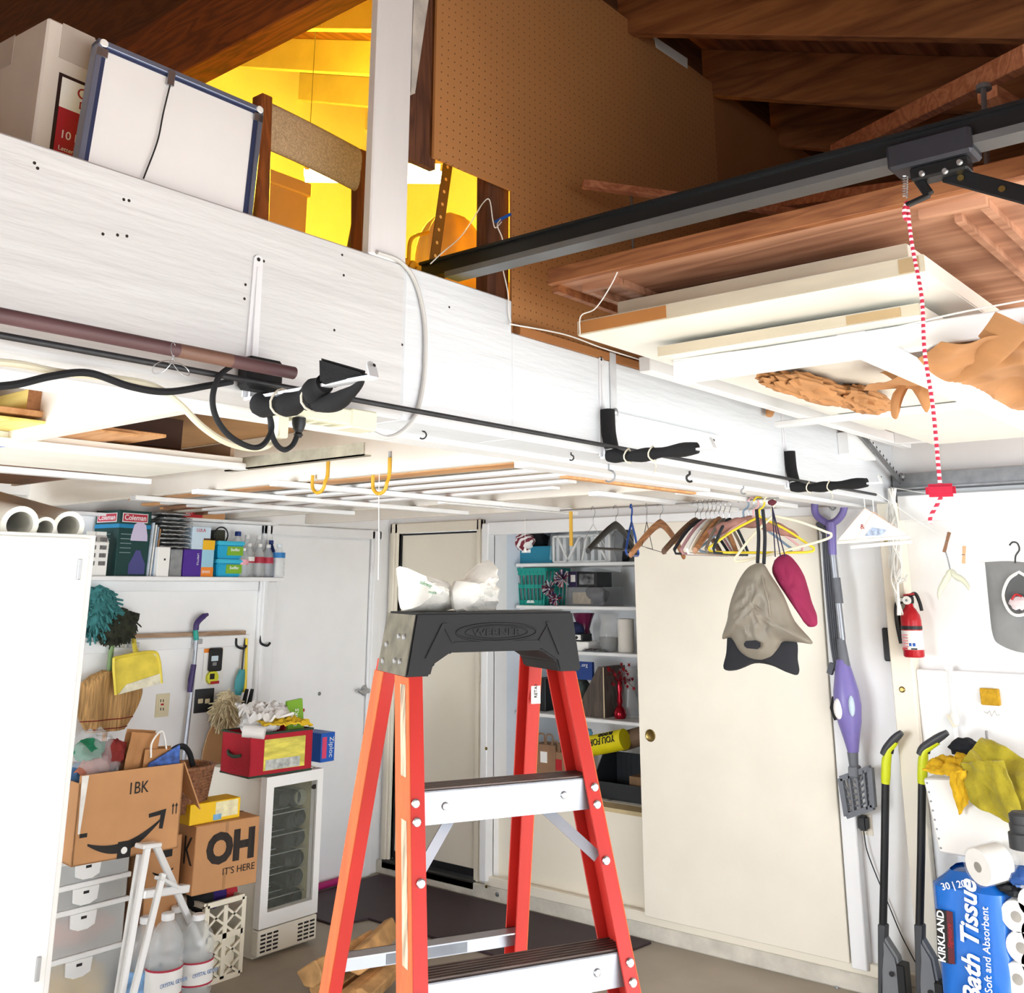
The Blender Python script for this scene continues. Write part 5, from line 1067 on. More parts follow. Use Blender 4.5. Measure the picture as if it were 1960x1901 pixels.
# foam pipes on the cabinet
pipe = mat('white_pipe', '#efece2', .5, var=.03)
for k, (px, py, r, lb_) in enumerate(((38, 1004, .062, 'large white foam tube on the cabinet, leftmost of three'), (86, 1012, .040, 'smallest white foam tube on the cabinet between two large ones'), (131, 1009, .055, 'white foam tube on the cabinet nearest its right edge'))):
    e = onY(px, py, CF_ + .06); far = onY(px - 165, py - 52, 4.75); s = far; ln3 = (e - far).length; dv = (e - far).normalized()
    pr = [(r, 0), (r, ln3), (r * .70, ln3), (r * .68, 0)]
    b = B(); n = 28; M = Matrix.Translation(s) @ Vector((0, 0, 1)).rotation_difference(dv).to_matrix().to_4x4(); rings = [[b.V(M @ Vector((a * math.cos(2 * math.pi * i / n), a * math.sin(2 * math.pi * i / n), h))) for i in range(n)] for a, h in pr]
    for A_, B_ in zip(rings, rings[1:] + rings[:1]):
        for i in range(n): b.F([A_[i], A_[(i + 1) % n], B_[(i + 1) % n], B_[i]])
    tag(b.out('foam_tube', pipe, None, True), lb_, 'tube', 'foam tubes on the cabinet')
# drawer tower
DYf = 4.25; dx0 = onY(82, 1760, DYf).x; dx1 = onY(236, 1760, DYf).x
dt = thing('drawer_tower', 'tower of clear plastic drawers with white frame under the opened carton', 'drawers', ((dx0 + dx1) / 2, DYf, 0))
frm = mat('drawer_frame', '#f6f6f4', .4, var=.01); zs = [onY(160, py, DYf).z for py in (1640, 1688, 1735, 1823, 1910)]; zs[-1] = .0
ztop = zs[0]
B().box((dx0 - .02, DYf + .01, ztop - .015), (dx1 + .015, DYf + .42, ztop)).out('top_panel', frm, dt, bev=.004)
for x in (dx0 - .015, dx1): B().box((x, DYf + .02, 0), (x + .015, DYf + .40, ztop)).out('side_panel', milky, dt)
B().box((dx0, DYf + .39, 0), (dx1, DYf + .40, ztop)).out('back_panel', frm, dt)
conts = ['#9aa0a0', '#8a7f80', '#d08f80', '#f6bf00']
for k in range(4):
    z1, z0 = zs[k] - .02, zs[k + 1] + .002
    d = B().box((dx0, DYf, z0), (dx1, DYf + .004, z1)).box((dx0, DYf, z0), (dx1, DYf + .36, z0 + .004)).out('drawer', milky, dt)
    B().box((dx0 + .003, DYf + .24, z0 + .004), (dx1 - .003, DYf + .25, z1 - .004)).out('liner_card', paper, d)
    B().box((dx0 - .02, DYf - .008, z1), (dx1 + .015, DYf + .02, z1 + .02)).out('drawer_lip', frm, dt, bev=.003)
    xm = (dx0 + dx1) / 2 - .01
    B().prism([(-.055, 0), (.055, 0), (.05, -.05), (.02, -.062), (-.02, -.062), (-.05, -.05)], (xm, DYf - .001, z1), (1, 0, 0), (0, 0, 1), .014 if False else .012).out('pull_flap', frm, d)
    B().box((xm - .012, DYf - .014, z1 - .022), (xm + .012, DYf - .010, z1 - .012)).out('pull_slot', ink, d)
    random.seed(k)
    if k:
        B().blob(((dx0 + dx1) / 2 + .01, DYf + .085, z0 + (z1 - z0) * .47), ((dx1 - dx0) * .46, .078, (z1 - z0) * .42), .2, 5, 12, k + 2).out('contents', mat('contents%d' % k, conts[k], .8, var=.25, vs=18), d, True)
# open carton with a printed arrow
BX = onY(149, 1560, 4.12); TB = Matrix.Translation((BX.x, 4.13, ztop + .001)) @ Matrix.Rotation(math.radians(-7), 4, 'Z')
bw = .44; bh = .33; bd = .36
bk_ = thing('open_carton', 'open brown shipping carton marked 1BK with a black curved arrow', 'box', (BX.x, 4.13, ztop + .001))
B(TB).box((0, 0, 0), (bw, .006, bh)).out('front_panel', card, bk_); B(TB).box((0, 0, 0), (.006, bd, bh - .03)).out('side_panel', card, bk_)
B(TB).box((bw - .006, 0, 0), (bw, bd, bh)).out('side_panel', card, bk_); B(TB).box((0, bd - .006, 0), (bw, bd, bh)).out('back_panel', card, bk_); B(TB).box((0, 0, 0), (bw, bd, .005)).out('bottom_panel', card, bk_)
B(TB).hexa([(bw, 0, bh), (bw, bd, bh), (bw + .14, bd - .05, bh - .10), (bw + .10, .02, bh - .2)], [(bw + .004, 0, bh + .004), (bw + .004, bd, bh + .004), (bw + .144, bd - .05, bh - .096), (bw + .104, .02, bh - .196)]).out('side_flap', card, bk_)
gap = mat('white_tissue', '#efece6', .7, var=.08, vs=30); Tg = TB @ frame((0, -.0012, 0), (1, 0, 0), (0, 0, 1))
B(Tg).prism([(.012, .115), (.02, .115), (.034, bh - .002), (.006, bh - .002)], (0, 0, 0), (1, 0, 0), (0, 1, 0), .001).out('torn_gap', gap, bk_)
text('1BK', .065, Tg @ frame((.245, .255, .001), (1, 0, 0), (0, 1, 0)), ink, bk_, sx=.8)
sm = []
for k in range(21):
    u = k / 20; sm.append((.055 + .30 * u, .085 - .058 * math.sin(math.pi * (u * .82 + .08)) + .055 * u * u, .004 + .014 * math.sin(math.pi * u)))
up_ = [(x, y + w) for x, y, w in sm]; dn = [(x, y - w) for x, y, w in sm][::-1]
b = B(Tg); v1 = [b.V((x, y, .0012)) for x, y in up_]; v2 = [b.V((x, y, .0012)) for x, y in dn[::-1]]
for k in range(20): b.F([v1[k], v2[k], v2[k + 1], v1[k + 1]])
b.out('curved_arrow', ink, bk_)
B(Tg).prism([(.30, .15), (.375, .16), (.365, .085), (.35, .088), (.352, .14), (.302, .135)], (0, 0, 0), (1, 0, 0), (0, 1, 0), .0014).out('arrow_head', ink, bk_)
B(Tg).box((.18, .0, 0), (.235, .062, .0018)).out('black_tape', ink, bk_); B(Tg).box((.02, .10, 0), (.05, .115, .0015)).out('black_tape', ink, bk_); B(Tg).lathe([(.013, .0018), (.013, .0025)], (.207, .028, 0), 16).out('tape_mark', paper, bk_)
for x in (.405, .42): B(Tg).prism([(x - .002, .135), (x + .002, .135), (x + .002, .165), (x + .006, .165), (x, .178), (x - .006, .165), (x - .002, .165)], (0, 0, 0), (1, 0, 0), (0, 1, 0), .001).out('up_arrow', ink, bk_)
# bag of clothes and paper bags in the carton
cb_ = thing('clothes_bag', 'clear plastic bag of dark, green and red clothes in the carton', 'bag', tuple(TB @ Vector((.11, .16, .2))))
def tb(p): return TB @ Vector(p)
B().blob(tb((.11, .17, .31)), (.12, .13, .17), .25, 3, 14, 5).out('bag_film', mat('film', '#dfe6ea', .08, alpha=.28, var=0, bump=.6, bs=25), cb_, True)
for k, (c, p, r) in enumerate((('#1b2233', (.12, .17, .25), (.10, .10, .10)), ('#1f7a55', (.08, .13, .40), (.065, .06, .05)), ('#8d2f2b', (.17, .12, .38), (.06, .05, .06)), ('#b06a55', (.09, .10, .33), (.07, .04, .05)), ('#3b5f86', (.04, .12, .30), (.05, .05, .06)))):
    B().blob(tb(p), r, .35, 4, 10, k + 11).out('cloth', mat('bagcloth%d' % k, c, .9, var=.2, vs=20), cb_, True)
pb_ = kraft
def papbag(p0, w, h, ang, label, seed):
    T = TB @ Matrix.Translation(p0) @ Matrix.Rotation(math.radians(ang), 4, 'Y'); t = thing('paper_bag', label, 'paper bag', tuple(T.translation), 'paper bags in the open carton')
    def P(u, v): return T @ Vector((w * (u - .5), .015 * noise.noise(Vector((u * 4 + seed, v * 4, 0))) , h * v + (.02 * (((u * 7) % 1) > .5) if v > .97 else 0)))
    B().grid(P, 14, 10).out('front_sheet', kraft, t, True, thick=.002, ang=25)
    def P2(u, v): return T @ Vector((w * (u - .5), .05 + .015 * noise.noise(Vector((u * 4 - seed, v * 4, 3))), h * v * 1.03))
    B().grid(P2, 14, 10).out('back_sheet', kraft, t, True, thick=.002, ang=25); return t
papbag((.255, .07, .2), .13, .26, 8, 'crumpled brown paper bag standing in the carton middle', 2)
t = papbag((.34, .05, .2), .14, .19, 4, 'small brown paper bag with a white cord handle in the carton', 6)
h0 = tb((.31, .045, .36)); B().tube(spline([h0, h0 + Vector((.0, 0, .06)), h0 + Vector((.04, -.005, .10)), h0 + Vector((.07, 0, .03)), h0 + Vector((.075, 0, -.02))]), .004, 6).out('cord_handle', wireW, t, True)
o = tag(B(TB).hexa([(.29, .02, .31), (.43, .02, .31), (.43, .03, .40), (.30, .03, .34)], [(.29, .03, .31), (.43, .03, .31), (.43, .04, .40), (.30, .04, .34)]).out('printed_bag', mat('printed_bag', '#3a63b5', .6, var=.5, vs=35)), 'blue printed bag edge poking out of the open carton', 'bag')
# wicker basket with dark handle
bs = onY(363, 1553, 4.32); BK = thing('wicker_basket', 'brown wicker basket with a black padded handle behind the cartons', 'basket', (bs.x, 4.36, bs.z))
wick = mat('wicker', '#9c6a4a', .6, var=.35, vs=90, stretch=(1, 1, .5), bump=.8, bs=110)
rb, rt, hB = .095, .125, onY(363, 1470, 4.32).z - bs.z; c = Vector((bs.x, 4.38, bs.z))
B().lathe([(rb, 0), (rt, hB), (rt - .008, hB), (rb - .008, .01)], c, 36, cap=False).lathe([(.001, 0), (rb, 0.002)], c, 24).out('weave', wick, BK, True)
for k in range(14): 
    zz = hB * k / 14; r = rb + (rt - rb) * k / 14 + .001; B().tube([c + Vector(((r + .003 * (i % 2)) * math.cos(2 * math.pi * i / 40), (r + .003 * (i % 2)) * math.sin(2 * math.pi * i / 40), zz)) for i in range(40)], .0045, 5, True).out('wicker_strand', wick, BK, True)
B().tube([c + Vector((rt * math.cos(2 * math.pi * i / 30), rt * math.sin(2 * math.pi * i / 30), hB)) for i in range(30)], .009, 8, True).out('rim', wick, BK, True)
B().tube(spline([c + Vector((-rt, -.02, hB)), c + Vector((-.10, -.02, hB + .07)), c + Vector((-.04, -.02, hB + .09)), c + Vector((.0, -.02, hB + .06)), c + Vector((.02, -.03, hB))]), .013, 8).out('handle', blackmatte, BK, True)
# milk crate with fabrics
cx0, cx1 = onY(345, 1780, 4.3).x, onY(463, 1780, 4.27).x; cz = onY(455, 1715, 4.27).z
mc = thing('milk_crate', 'cream plastic milk crate with lattice sides full of fabric', 'crate', ((cx0 + cx1) / 2, 4.27, 0)); cm_ = mat('crate_cream', '#f4edd8', .45, var=.03)
def lattice(o, u, w, W, H):
    o = Vector(o); u = Vector(u); w = Vector(w); n = u.cross(w)
    for a, b in (((0, 0), (W, 0)), ((0, H), (W, H)), ((0, 0), (0, H)), ((W, 0), (W, H)), ((0, H * .55), (W, H * .55)), ((W / 2, 0), (W / 2, H * .95))): B().bar(o + u * a[0] + w * a[1], o + u * b[0] + w * b[1], .022, .012, n).out('crate_bar', cm_, mc)
    for i in range(2):
        for j in range(4):
            a0, b0 = W * i / 2, H * .92 * j / 4; a1, b1 = a0 + W / 2, b0 + H * .92 / 4
            B().bar(o + u * a0 + w * b0, o + u * a1 + w * b1, .010, .008, n).out('crate_bar', cm_, mc); B().bar(o + u * a1 + w * b0, o + u * a0 + w * b1, .010, .008, n).out('crate_bar', cm_, mc)
lattice((cx0 + .11, 4.27, .012), (1, 0, 0), UP, cx1 - cx0 - .11, cz - .02); lattice((cx0 + .10, 4.55, .012), (0, -1, 0), UP, .28, cz - .02)
B().box((cx0 + .1, 4.27, 0), (cx1, 4.55, .012)).box((cx0 + .1, 4.54, 0), (cx1, 4.55, cz)).box((cx1 - .01, 4.27, 0), (cx1, 4.55, cz)).box((cx0 + .12, 4.29, .015), (cx1 - .02, 4.3, cz * .5)).out('crate_shell', cm_, mc)
xc = (cx0 + cx1) / 2 + .05
for k, (c_, dx, r, lb_) in enumerate((('#35206e', .02, (.075, .07, .06), 'purple folded fabric on top of the milk crate'), ('#c02e3c', .085, (.05, .06, .05), 'red fabric tucked in the milk crate corner'), ('#1d1e20', -.06, (.06, .06, .06), 'black fabric with green edge in the milk crate'))):
    tag(B().blob((xc + dx, 4.40 - .012 * k, cz - .0), r, .2, 3, 10, k + 21).out('folded_fabric', mat('fabric%d' % k, c_, .85, var=.12), None, True), lb_, 'fabric', 'fabrics in the milk crate')
# carton lettered KOH, sitting on the crate
kz = cz + .062; KY = 4.22; kx0 = onY(372, 1640, KY).x; kx1 = onY(485, 1640, KY).x; kh = onY(430, 1572, KY).z - kz
kb = thing('lettered_carton', 'closed brown carton with large dark letters on top of the milk crate', 'box', ((kx0 + kx1) / 2, KY, kz))
TK = Matrix.Translation((kx0, KY, kz)) @ Matrix.Rotation(math.radians(-6), 4, 'Z'); kw = (kx1 - kx0) * 1.0
B(TK).box((0, 0, 0), (kw, .30, kh)).out('body', card, kb, bev=.003); B(TK).box((0, .145, kh), (kw, .155, kh + .001)).out('flap_seam', ink, kb)
TKF = TK @ frame((0, -.001, 0), (1, 0, 0), (0, 0, 1)); TKL = TK @ frame((-.001, .30, 0), (0, -1, 0), (0, 0, 1)); dk = mat('brown_ink', '#2e2622', .75, var=.25, vs=60, stretch=(1, 1, .1))
text('OH', .165, TKF @ frame((kw * .56, kh * .60, .0005), (1, 0, 0), (0, 1, 0)), dk, kb, bold=.009, sx=.95); text("IT'S HERE", .040, TKF @ frame((kw * .70, kh * .26, .0005), (1, 0, 0), (0, 1, 0)), ink, kb)
text('K', .165, TKL @ frame((.24, kh * .60, .0005), (1, 0, 0), (0, 1, 0)), dk, kb, sx=.8)
B(TKF).box((kw * .46, 0, 0), (kw * .50, kh * .25, .0008)).box((kw * .46, kh * .85, 0), (kw * .50, kh, .0008)).out('tape', mat('brown_tape2', '#b08256', .3), kb)
yb_ = thing('yellow_box', 'bright yellow carton lying on the lettered carton', 'box', tuple(TK @ Vector((.0, .05, kh)))); ylc = mat('yellow_card', '#f6c713', .5, var=.04)
TY = TK @ Matrix.Translation((-.02, .03, kh + .001)) @ Matrix.Rotation(math.radians(2), 4, 'Z'); yw = kw * .80
B(TY).box((0, 0, 0), (yw, .12, .085)).out('body', ylc, yb_, bev=.002); B(TY).box((yw * .50, -.001, .015), (yw * .95, 0, .08)).out('print', mat('pale_print', '#f7ecc0', .6, var=.15, vs=30), yb_); B(TY).box((yw * .46, -.0012, .006), (yw * .62, 0, .03)).out('print', mat('sky_print', '#7fb4dd', .6, var=.2, vs=40), yb_)
o = tag(B(TK).box((yw * .55, .13, kh + .001), (yw * .98, .19, kh + .07)).out('tissue_pack', mat('tissue_pack', '#b59a7d', .5, trans=.2, var=.2), None, bev=.01), 'crinkled brown tissue pack behind the yellow carton', 'pack')
# small carton between stool and lettered carton
sc0 = onY(292, 1650, 4.26).x; sz_ = onY(310, 1690, 4.26).z
scb = thing('small_carton', 'small open brown carton with a curved arrow behind the step stool', 'box', (sc0 + .06, 4.28, sz_)); 
B().box((sc0, 4.30, 0), (sc0 + .165, 4.50, onY(310, 1605, 4.3).z)).out('body', card, scb, bev=.002)
zt_ = onY(310, 1605, 4.3).z; B().box((sc0 + .07, 4.298, zt_ - .08), (sc0 + .12, 4.30, zt_)).out('black_tape', ink, scb)
B().tube([(sc0 + .03 + .10 * k / 8, 4.299, zt_ - .13 - .02 * math.sin(math.pi * k / 8)) for k in range(9)], [.002, .004, .005, .006, .006, .006, .005, .004, .003], 4).out('curved_arrow', ink, scb)
tag(B().box((sc0 - .09, 4.42, 0), (sc0 - .005, 4.6, zt_ + .04)).out('dark_bag', blackmatte, None, bev=.02, seg=2), 'dark bag standing in the shadow between drawers and small carton', 'bag')
# folding step stool
so = thing('step_stool', 'white folding step stool standing in front of the cartons', 'step stool', onY(290, 1890, 4.1) * 1.0); so.location.z = 0; ORG[so.name] = Vector(so.location)
stw = mat('stool_white', '#f3f4f4', .35, .1, var=.02); S = lambda px, py, y: onY(px, py, y)
def grd(p, q):
    p, q = Vector(p), Vector(q); t = (p.z - 0) / (p.z - q.z); return p + (q - p) * t
for (p, q) in ((S(283, 1618, 4.02), S(236, 1885, 3.96)), (S(268, 1635, 4.06), S(226, 1900, 4.02)), (S(312, 1672, 4.0), S(258, 1890, 3.92)), (S(298, 1618, 4.04), S(362, 1760, 4.2))):
    B().bar(p, grd(p, q), .026, .02, (0, 1, 0)).out('leg', stw, so, bev=.003)
B().bar(S(268, 1712, 4.0), S(355, 1700, 4.08), .05, .03).out('step', stw, so, bev=.004); B().bar(S(302, 1680, 3.99), S(340, 1700, 4.05), .03, .012).out('hinge_link', stw, so); B().bar(S(266, 1620, 4.03), S(302, 1616, 4.04), .06, .018).out('top_step', stw, so, bev=.004)
# gallon water jugs
def jug(px, pyt, y, label, lab, r=.074):
    p = onY(px, 1800, y); h = onY(px, pyt, y).z; t = thing('water_jug', label, 'water jug', (p.x, y, 0), 'gallon water jugs on the floor')
    pr = [(r * .85, 0), (r, .015)]
    for k in range(12): pr.append((r * (.93 if k % 2 else 1), .03 + h * .60 * k / 12))
    pr += [(r, h * .68), (r * .86, h * .79), (r * .5, h * .90), (r * .30, h * .925), (r * .30, h * .94)]
    B().lathe(pr, (p.x, y, 0), 26).out('jug_body', pet, t, True); B().lathe([(r * .34, h * .935), (r * .36, h * .94), (r * .36, h * .99), (r * .3, h)], (p.x, y, 0), 16).out('cap', wc, t, True)
    B().lathe([(r * 1.012, h * .27), (r * 1.012, h * .52)], (p.x, y, 0), 26, cap=False).out('label_band', lab, t, True)
    if lab is paper:
        for z in (.265, .505): B().lathe([(r * 1.02, h * z), (r * 1.02, h * (z + .02))], (p.x, y, 0), 26, cap=False).out('label_stripe', rl, t, True)
        text('CRYSTAL GEYSER', .02, frame((p.x + .0, y - r * 1.02, h * .40), (1, 0, 0), UP), mat('label_blue_ink', '#5a83b8', .6, var=0), t, sx=.8)
    return t
jug(318, 1748, 4.08, 'clear gallon water jug with red striped label, front left of two', paper); jug(377, 1750, 4.13, 'clear gallon water jug with red striped label, front right of two', paper)
jug(277, 1755, 4.17, 'clear gallon water jug with blue label behind the stool leg', mat('label_sky', '#7fa9d6', .5, var=.3, vs=30)); jug(335, 1735, 4.27, 'plain clear gallon water jug behind the front pair', mat('label_pale', '#e6eaee', .5))
# wine fridge
FX0, FX1, FY, FZ = 3.40, 3.755, 4.34, onY(612, 1470, 4.34).z
wf = thing('wine_fridge', 'white glass door wine fridge with the red tote on top', 'fridge', ((FX0 + FX1) / 2, FY, 0)); fwh = mat('fridge_white', '#f3eee0', .35, var=.015); doorw = mat('fridge_door', '#f8f8f6', .3, var=.01)
yi = FY + .05
B().box((FX0 + .01, yi, .06), (FX0 + .03, 4.86, FZ)).box((FX1 - .03, yi, .06), (FX1 - .01, 4.86, FZ)).box((FX0 + .01, 4.84, .06), (FX1 - .01, 4.86, FZ)).box((FX0 + .01, yi, FZ - .03), (FX1 - .01, 4.86, FZ)).box((FX0 + .01, yi, .0), (FX1 - .01, 4.86, .14)).out('cabinet_shell', fwh, wf, bev=.002)
dz0, dz1 = .135, FZ - .004; fw = .045
for a, b in (((FX0, dz0), (FX0 + fw, dz1)), ((FX1 - fw + .008, dz0), (FX1, dz1)), ((FX0 + fw, dz1 - .05), (FX1 - fw + .008, dz1)), ((FX0 + fw, dz0), (FX1 - fw + .008, dz0 + .065))): B().box((a[0], FY, a[1]), (b[0], FY + .045, b[1])).out('door_frame', doorw, wf)
B().box((FX0 + fw, FY + .012, dz0 + .065), (FX1 - fw + .008, FY + .018, dz1 - .05)).out('door_glass', mat('fridge_glass', '#dfe6d8', .04, alpha=.05, var=0), wf)
B().box((FX0 + .03, 4.825, .14), (FX1 - .03, 4.84, FZ - .03)).out('liner', mat('liner_olive', '#c4bf9c', .6), wf)
for s in ((FX0 + .03, FX0 + .034), (FX1 - .034, FX1 - .03)): B().box((s[0], yi, .14), (s[1], 4.83, FZ - .03)).out('liner', mat('liner_olive', '#c4bf9c', .6), wf)
q = onY(602, 1506, FY + .01); B().lathe([(.014, 0), (.014, .002)], (q.x, FY + .011, q.z), 18, (0, -1, 0), 1.4, .8).out('badge', ink, wf)
for i in range(5):
    for j in range(9):
        if 3 <= j <= 5: continue
        B().box((FX0 + .015 + .037 * j, FY - .002, .035 + .017 * i), (FX0 + .043 + .037 * j, FY + .002, .043 + .017 * i)).out('grille_slot', ink, wf)
B().box((FX0 + .0, FY, .02), (FX1, FY + .05, .128)).out('kick_grille', fwh, wf, bev=.004)
btl = mat('bottle_glass', '#15181b', .12, var=.05); pale_b = mat('pale_bottle', '#a7a893', .1, trans=.5)
shelfz = []
spots = [(545, 1530), (565, 1528), (591, 1523), (590, 1562), (557, 1572), (585, 1600), (552, 1612), (585, 1640), (553, 1643), (586, 1675), (558, 1686), (574, 1716), (533, 1735)]
rows_ = ['top row', 'top row', 'top row', 'second row', 'second row', 'third row', 'third row', 'fourth row', 'fourth row', 'fifth row', 'fifth row', 'lowest row', 'lowest row']
posn = ['left', 'middle', 'right', 'right', 'left', 'right', 'left', 'right', 'left', 'right', 'left', 'right', 'left']
for k, (px, py) in enumerate(spots):
    p = onY(px, py, FY + .08); p.x = min(max(p.x, FX0 + .075), FX1 - .072); r = .041
    t = tag(B().lathe([(.002, .006), (r * .6, .004), (r * .9, 0), (r, .006), (r, .19), (r * .55, .24), (r * .36, .27), (r * .36, .33)], p, 20, (0, 1, 0)).out('wine_bottle', pale_b if k == 2 else btl, None, True), ('pale' if k == 2 else 'dark') + ' wine bottle lying in the fridge, %s, %s' % (rows_[k], posn[k]), 'bottle', 'bottles in the wine fridge')
for py in (1548, 1588, 1622, 1658, 1702, 1755):
    z = onY(570, py, FY + .1).z
    for k in range(4): B().cyl((FX0 + .035, FY + .07 + .09 * k, z), (FX1 - .035, FY + .07 + .09 * k, z), .0025, 6).out('shelf_wire', steel, wf)
# red tote on the fridge
ry = FY + .02; rx0, rx1 = onY(480, 1440, ry).x, onY(588, 1440, ry).x; rh = onY(530, 1402, ry).z - FZ
rt_ = thing('storage_tote', 'red fabric storage tote with clear window on the wine fridge', 'tote', ((rx0 + rx1) / 2, ry, FZ)); redf = mat('red_fabric', '#b3182c', .75, var=.08, bump=.2, bs=60); gr_ = mat('dark_green_trim', '#2c4736', .7)
TR = Matrix.Translation((rx0 - .005, ry, FZ + .001)) @ Matrix.Rotation(math.radians(-5), 4, 'Z'); rw = rx1 - rx0 + .01; rd_ = .26
B(TR).box((0, 0, 0), (rw, .006, rh)).box((0, 0, 0), (.006, rd_, rh)).box((rw - .006, 0, 0), (rw, rd_, rh)).box((0, rd_ - .006, 0), (rw, rd_, rh)).box((0, 0, 0), (rw, rd_, .006)).out('shell', redf, rt_, bev=.003)
B(TR).tube([(0, 0, rh), (rw, 0, rh), (rw, rd_, rh), (0, rd_, rh)], .006, 6, True).out('rim_trim', gr_, rt_); B(TR).tube([(0, 0, .004), (rw, 0, .004), (rw, rd_, .004), (0, rd_, .004)], .005, 6, True).out('rim_trim', gr_, rt_)
B(TR).box((rw * .22, -.002, rh * .13), (rw * .88, 0, rh * .86)).out('window', mat('tote_window', '#e8dc62', .2, var=.3, vs=18, stretch=(.4, 1, 1.4)), rt_); B(TR).box((rw * .25, -.003, rh * .14), (rw * .8, -.001, rh * .38)).out('window_contents', mat('plastic_wrap', '#cfd3cf', .2, .2, var=.3, vs=30), rt_)
B(TR).tube(spline([(-.002, rd_ * .75, rh * .55), (-.02, rd_ * .6, rh * .5), (-.02, rd_ * .4, rh * .47), (-.002, rd_ * .28, rh * .5)]), .008, 6).out('side_handle', gr_, rt_)
tq = lambda x, y, z: TR @ Vector((x, y, z))
cloth = mat('white_cloth', '#f0eeec', .85, var=.05, bump=.3, bs=18)
tag(crumple([tq(-.01, .01, rh + .075), tq(rw * .66, .0, rh + .06), tq(rw * .7, .16, rh + .11), tq(.0, .17, rh + .12)], 22, 12, .03, 4, 31).out('work_glove', cloth, None, True, thick=.012), 'pile of white cotton gloves heaped on the red tote', 'gloves')
tag(B().blob(tq(rw * .35, .12, rh + .03), (.10, .08, .05), .3, 3, 12, 33).out('white_rag', cloth, None, True), 'bunched white rag filling the red tote', 'rag')
tag(crumple([tq(rw * .15, -.02, rh + .035), tq(rw * .97, -.015, rh + .02), tq(rw * .8, .07, rh + .05), tq(rw * .2, .08, rh + .06)], 18, 8, .02, 3, 35).out('yellow_cloth', mat('yellow_cloth', '#ecc42b', .85, var=.12, bump=.3, bs=20), None, True, thick=.008), 'yellow cloth draped over the front rim of the red tote', 'cloth')
tag(B().cyl(tq(-.02, .04, rh + .02), tq(rw * .16, -.03, rh + .01), .03, 16).out('towel_roll', cloth, None, True), 'rolled white towel sticking out at the left of the red tote', 'towel')
gp = tag(B(TR).hexa([(rw * .68, .05, rh - .01), (rw * .93, .04, rh - .01), (rw * .95, .08, rh + .14), (rw * .72, .09, rh + .13)], [(rw * .68, .07, rh - .01), (rw * .93, .06, rh - .01), (rw * .95, .10, rh + .14), (rw * .72, .11, rh + .13)]).out('cleaner_pack', greenp), 'lime green cleaner pack standing in the red tote', 'pack')
text('UNIKS', .03, TR @ frame((rw * .79, .043, rh + .055), (.1, 0, 1), (-1, 0, 0)), wi, gp)
sb_ = thing('spray_bottle', 'spray bottle with red trigger at the back of the red tote', 'spray bottle', tuple(tq(rw * 1.0, .14, .02))); c = tq(rw * .92, .16, .02)
B().lathe([(.03, 0), (.03, rh * .7), (.014, rh), (.014, rh + .03)], c, 16).out('bottle', mat('spray_green', '#2f4a3c', .4), sb_, True); B().box((c.x - .01, c.y - .012, c.z + rh + .03), (c.x + .03, c.y + .012, c.z + rh + .05)).out('nozzle', paper, sb_, bev=.003); B().bar((c.x - .01, c.y, c.z + rh + .058), (c.x + .085, c.y, c.z + rh + .05), .02, .016).out('trigger', redp, sb_, bev=.004)
zx = onY(596, 1435, 4.55).x
zb_ = thing('bag_carton', 'blue and pink zip bag carton on the fridge behind the tote', 'box', (zx, 4.55, FZ)); zh = onY(604, 1406, 4.45).z - FZ
B().box((zx - .02, 4.45, FZ + .001), (zx + .075, 4.62, FZ + zh)).out('body', bluep, zb_, bev=.002); B().box((zx - .012, 4.449, FZ + .02), (zx + .018, 4.45, FZ + zh - .02)).out('print', mat('pink_print', '#e0476f', .5), zb_); text('Ziploc', .04, frame((zx + .05, 4.4485, FZ + zh * .5), (0, 0, -1), (1, 0, 0)), wi, zb_)
# pink roll behind the fridge on the floor, mats
tag(B().cyl((3.80, 4.99, .03), (4.62, 5.0, .03), .02, 10).out('magenta_strip', mat('magenta', '#b0246e', .6), None, True), 'magenta roll lying along the foot of the white door', 'roll')
# ================================================================== closet shelves and what stands on them
CXF = 5.10
def cp(px, py, x=CXF): return onX(px, py, x)
shm = mat('closet_shelf_white', '#e9e9e8', .5, var=.03)
cs = setting('closet_shelving')
SHZ = []
for k, (px, py) in enumerate(((1150, 1076), (1150, 1161), (1150, 1249), (1150, 1377), (1170, 1535))):
    z = cp(px, py, 5.03).z; SHZ.append(z)
    B().box((5.03, CY0, z - .02), (5.49, CY1 - .02, z)).out('closet_shelf', shm, cs, bev=.004)
    B().box((5.10, CY1 - .025, z - .06), (5.48, CY1 - .001, z - .02)).out('shelf_bracket_strip', white, cs)
def cyr(px0, px1, x=CXF): return cp(px1, 1250, x).y, cp(px0, 1250, x).y
def cbox(name, px0, px1, pyt, sh, m, label, cat='box', depth=.16, x=CXF, bev=.003, group='things on the closet shelves', z0=None):
    z0 = SHZ[sh] + .001 if z0 is None else z0; a, b = cyr(px0, px1, x); zt = cp((px0 + px1) / 2, pyt, x).z
    t = thing(name, label, cat, (x, (a + b) / 2, z0), group); B().box((x, a, z0), (x + depth, b, zt)).out('body', m, t, bev=bev); return t, a, b, z0, zt
def cpr(t, a, b, z0, z1, m, x=CXF, d=.0012, name='print'): return B().box((x - d, a, z0), (x, b, z1)).out(name, m, t)
FX_ = lambda x, y, z: frame((x, y, z), (0, -1, 0), UP)     # lettering that faces -X
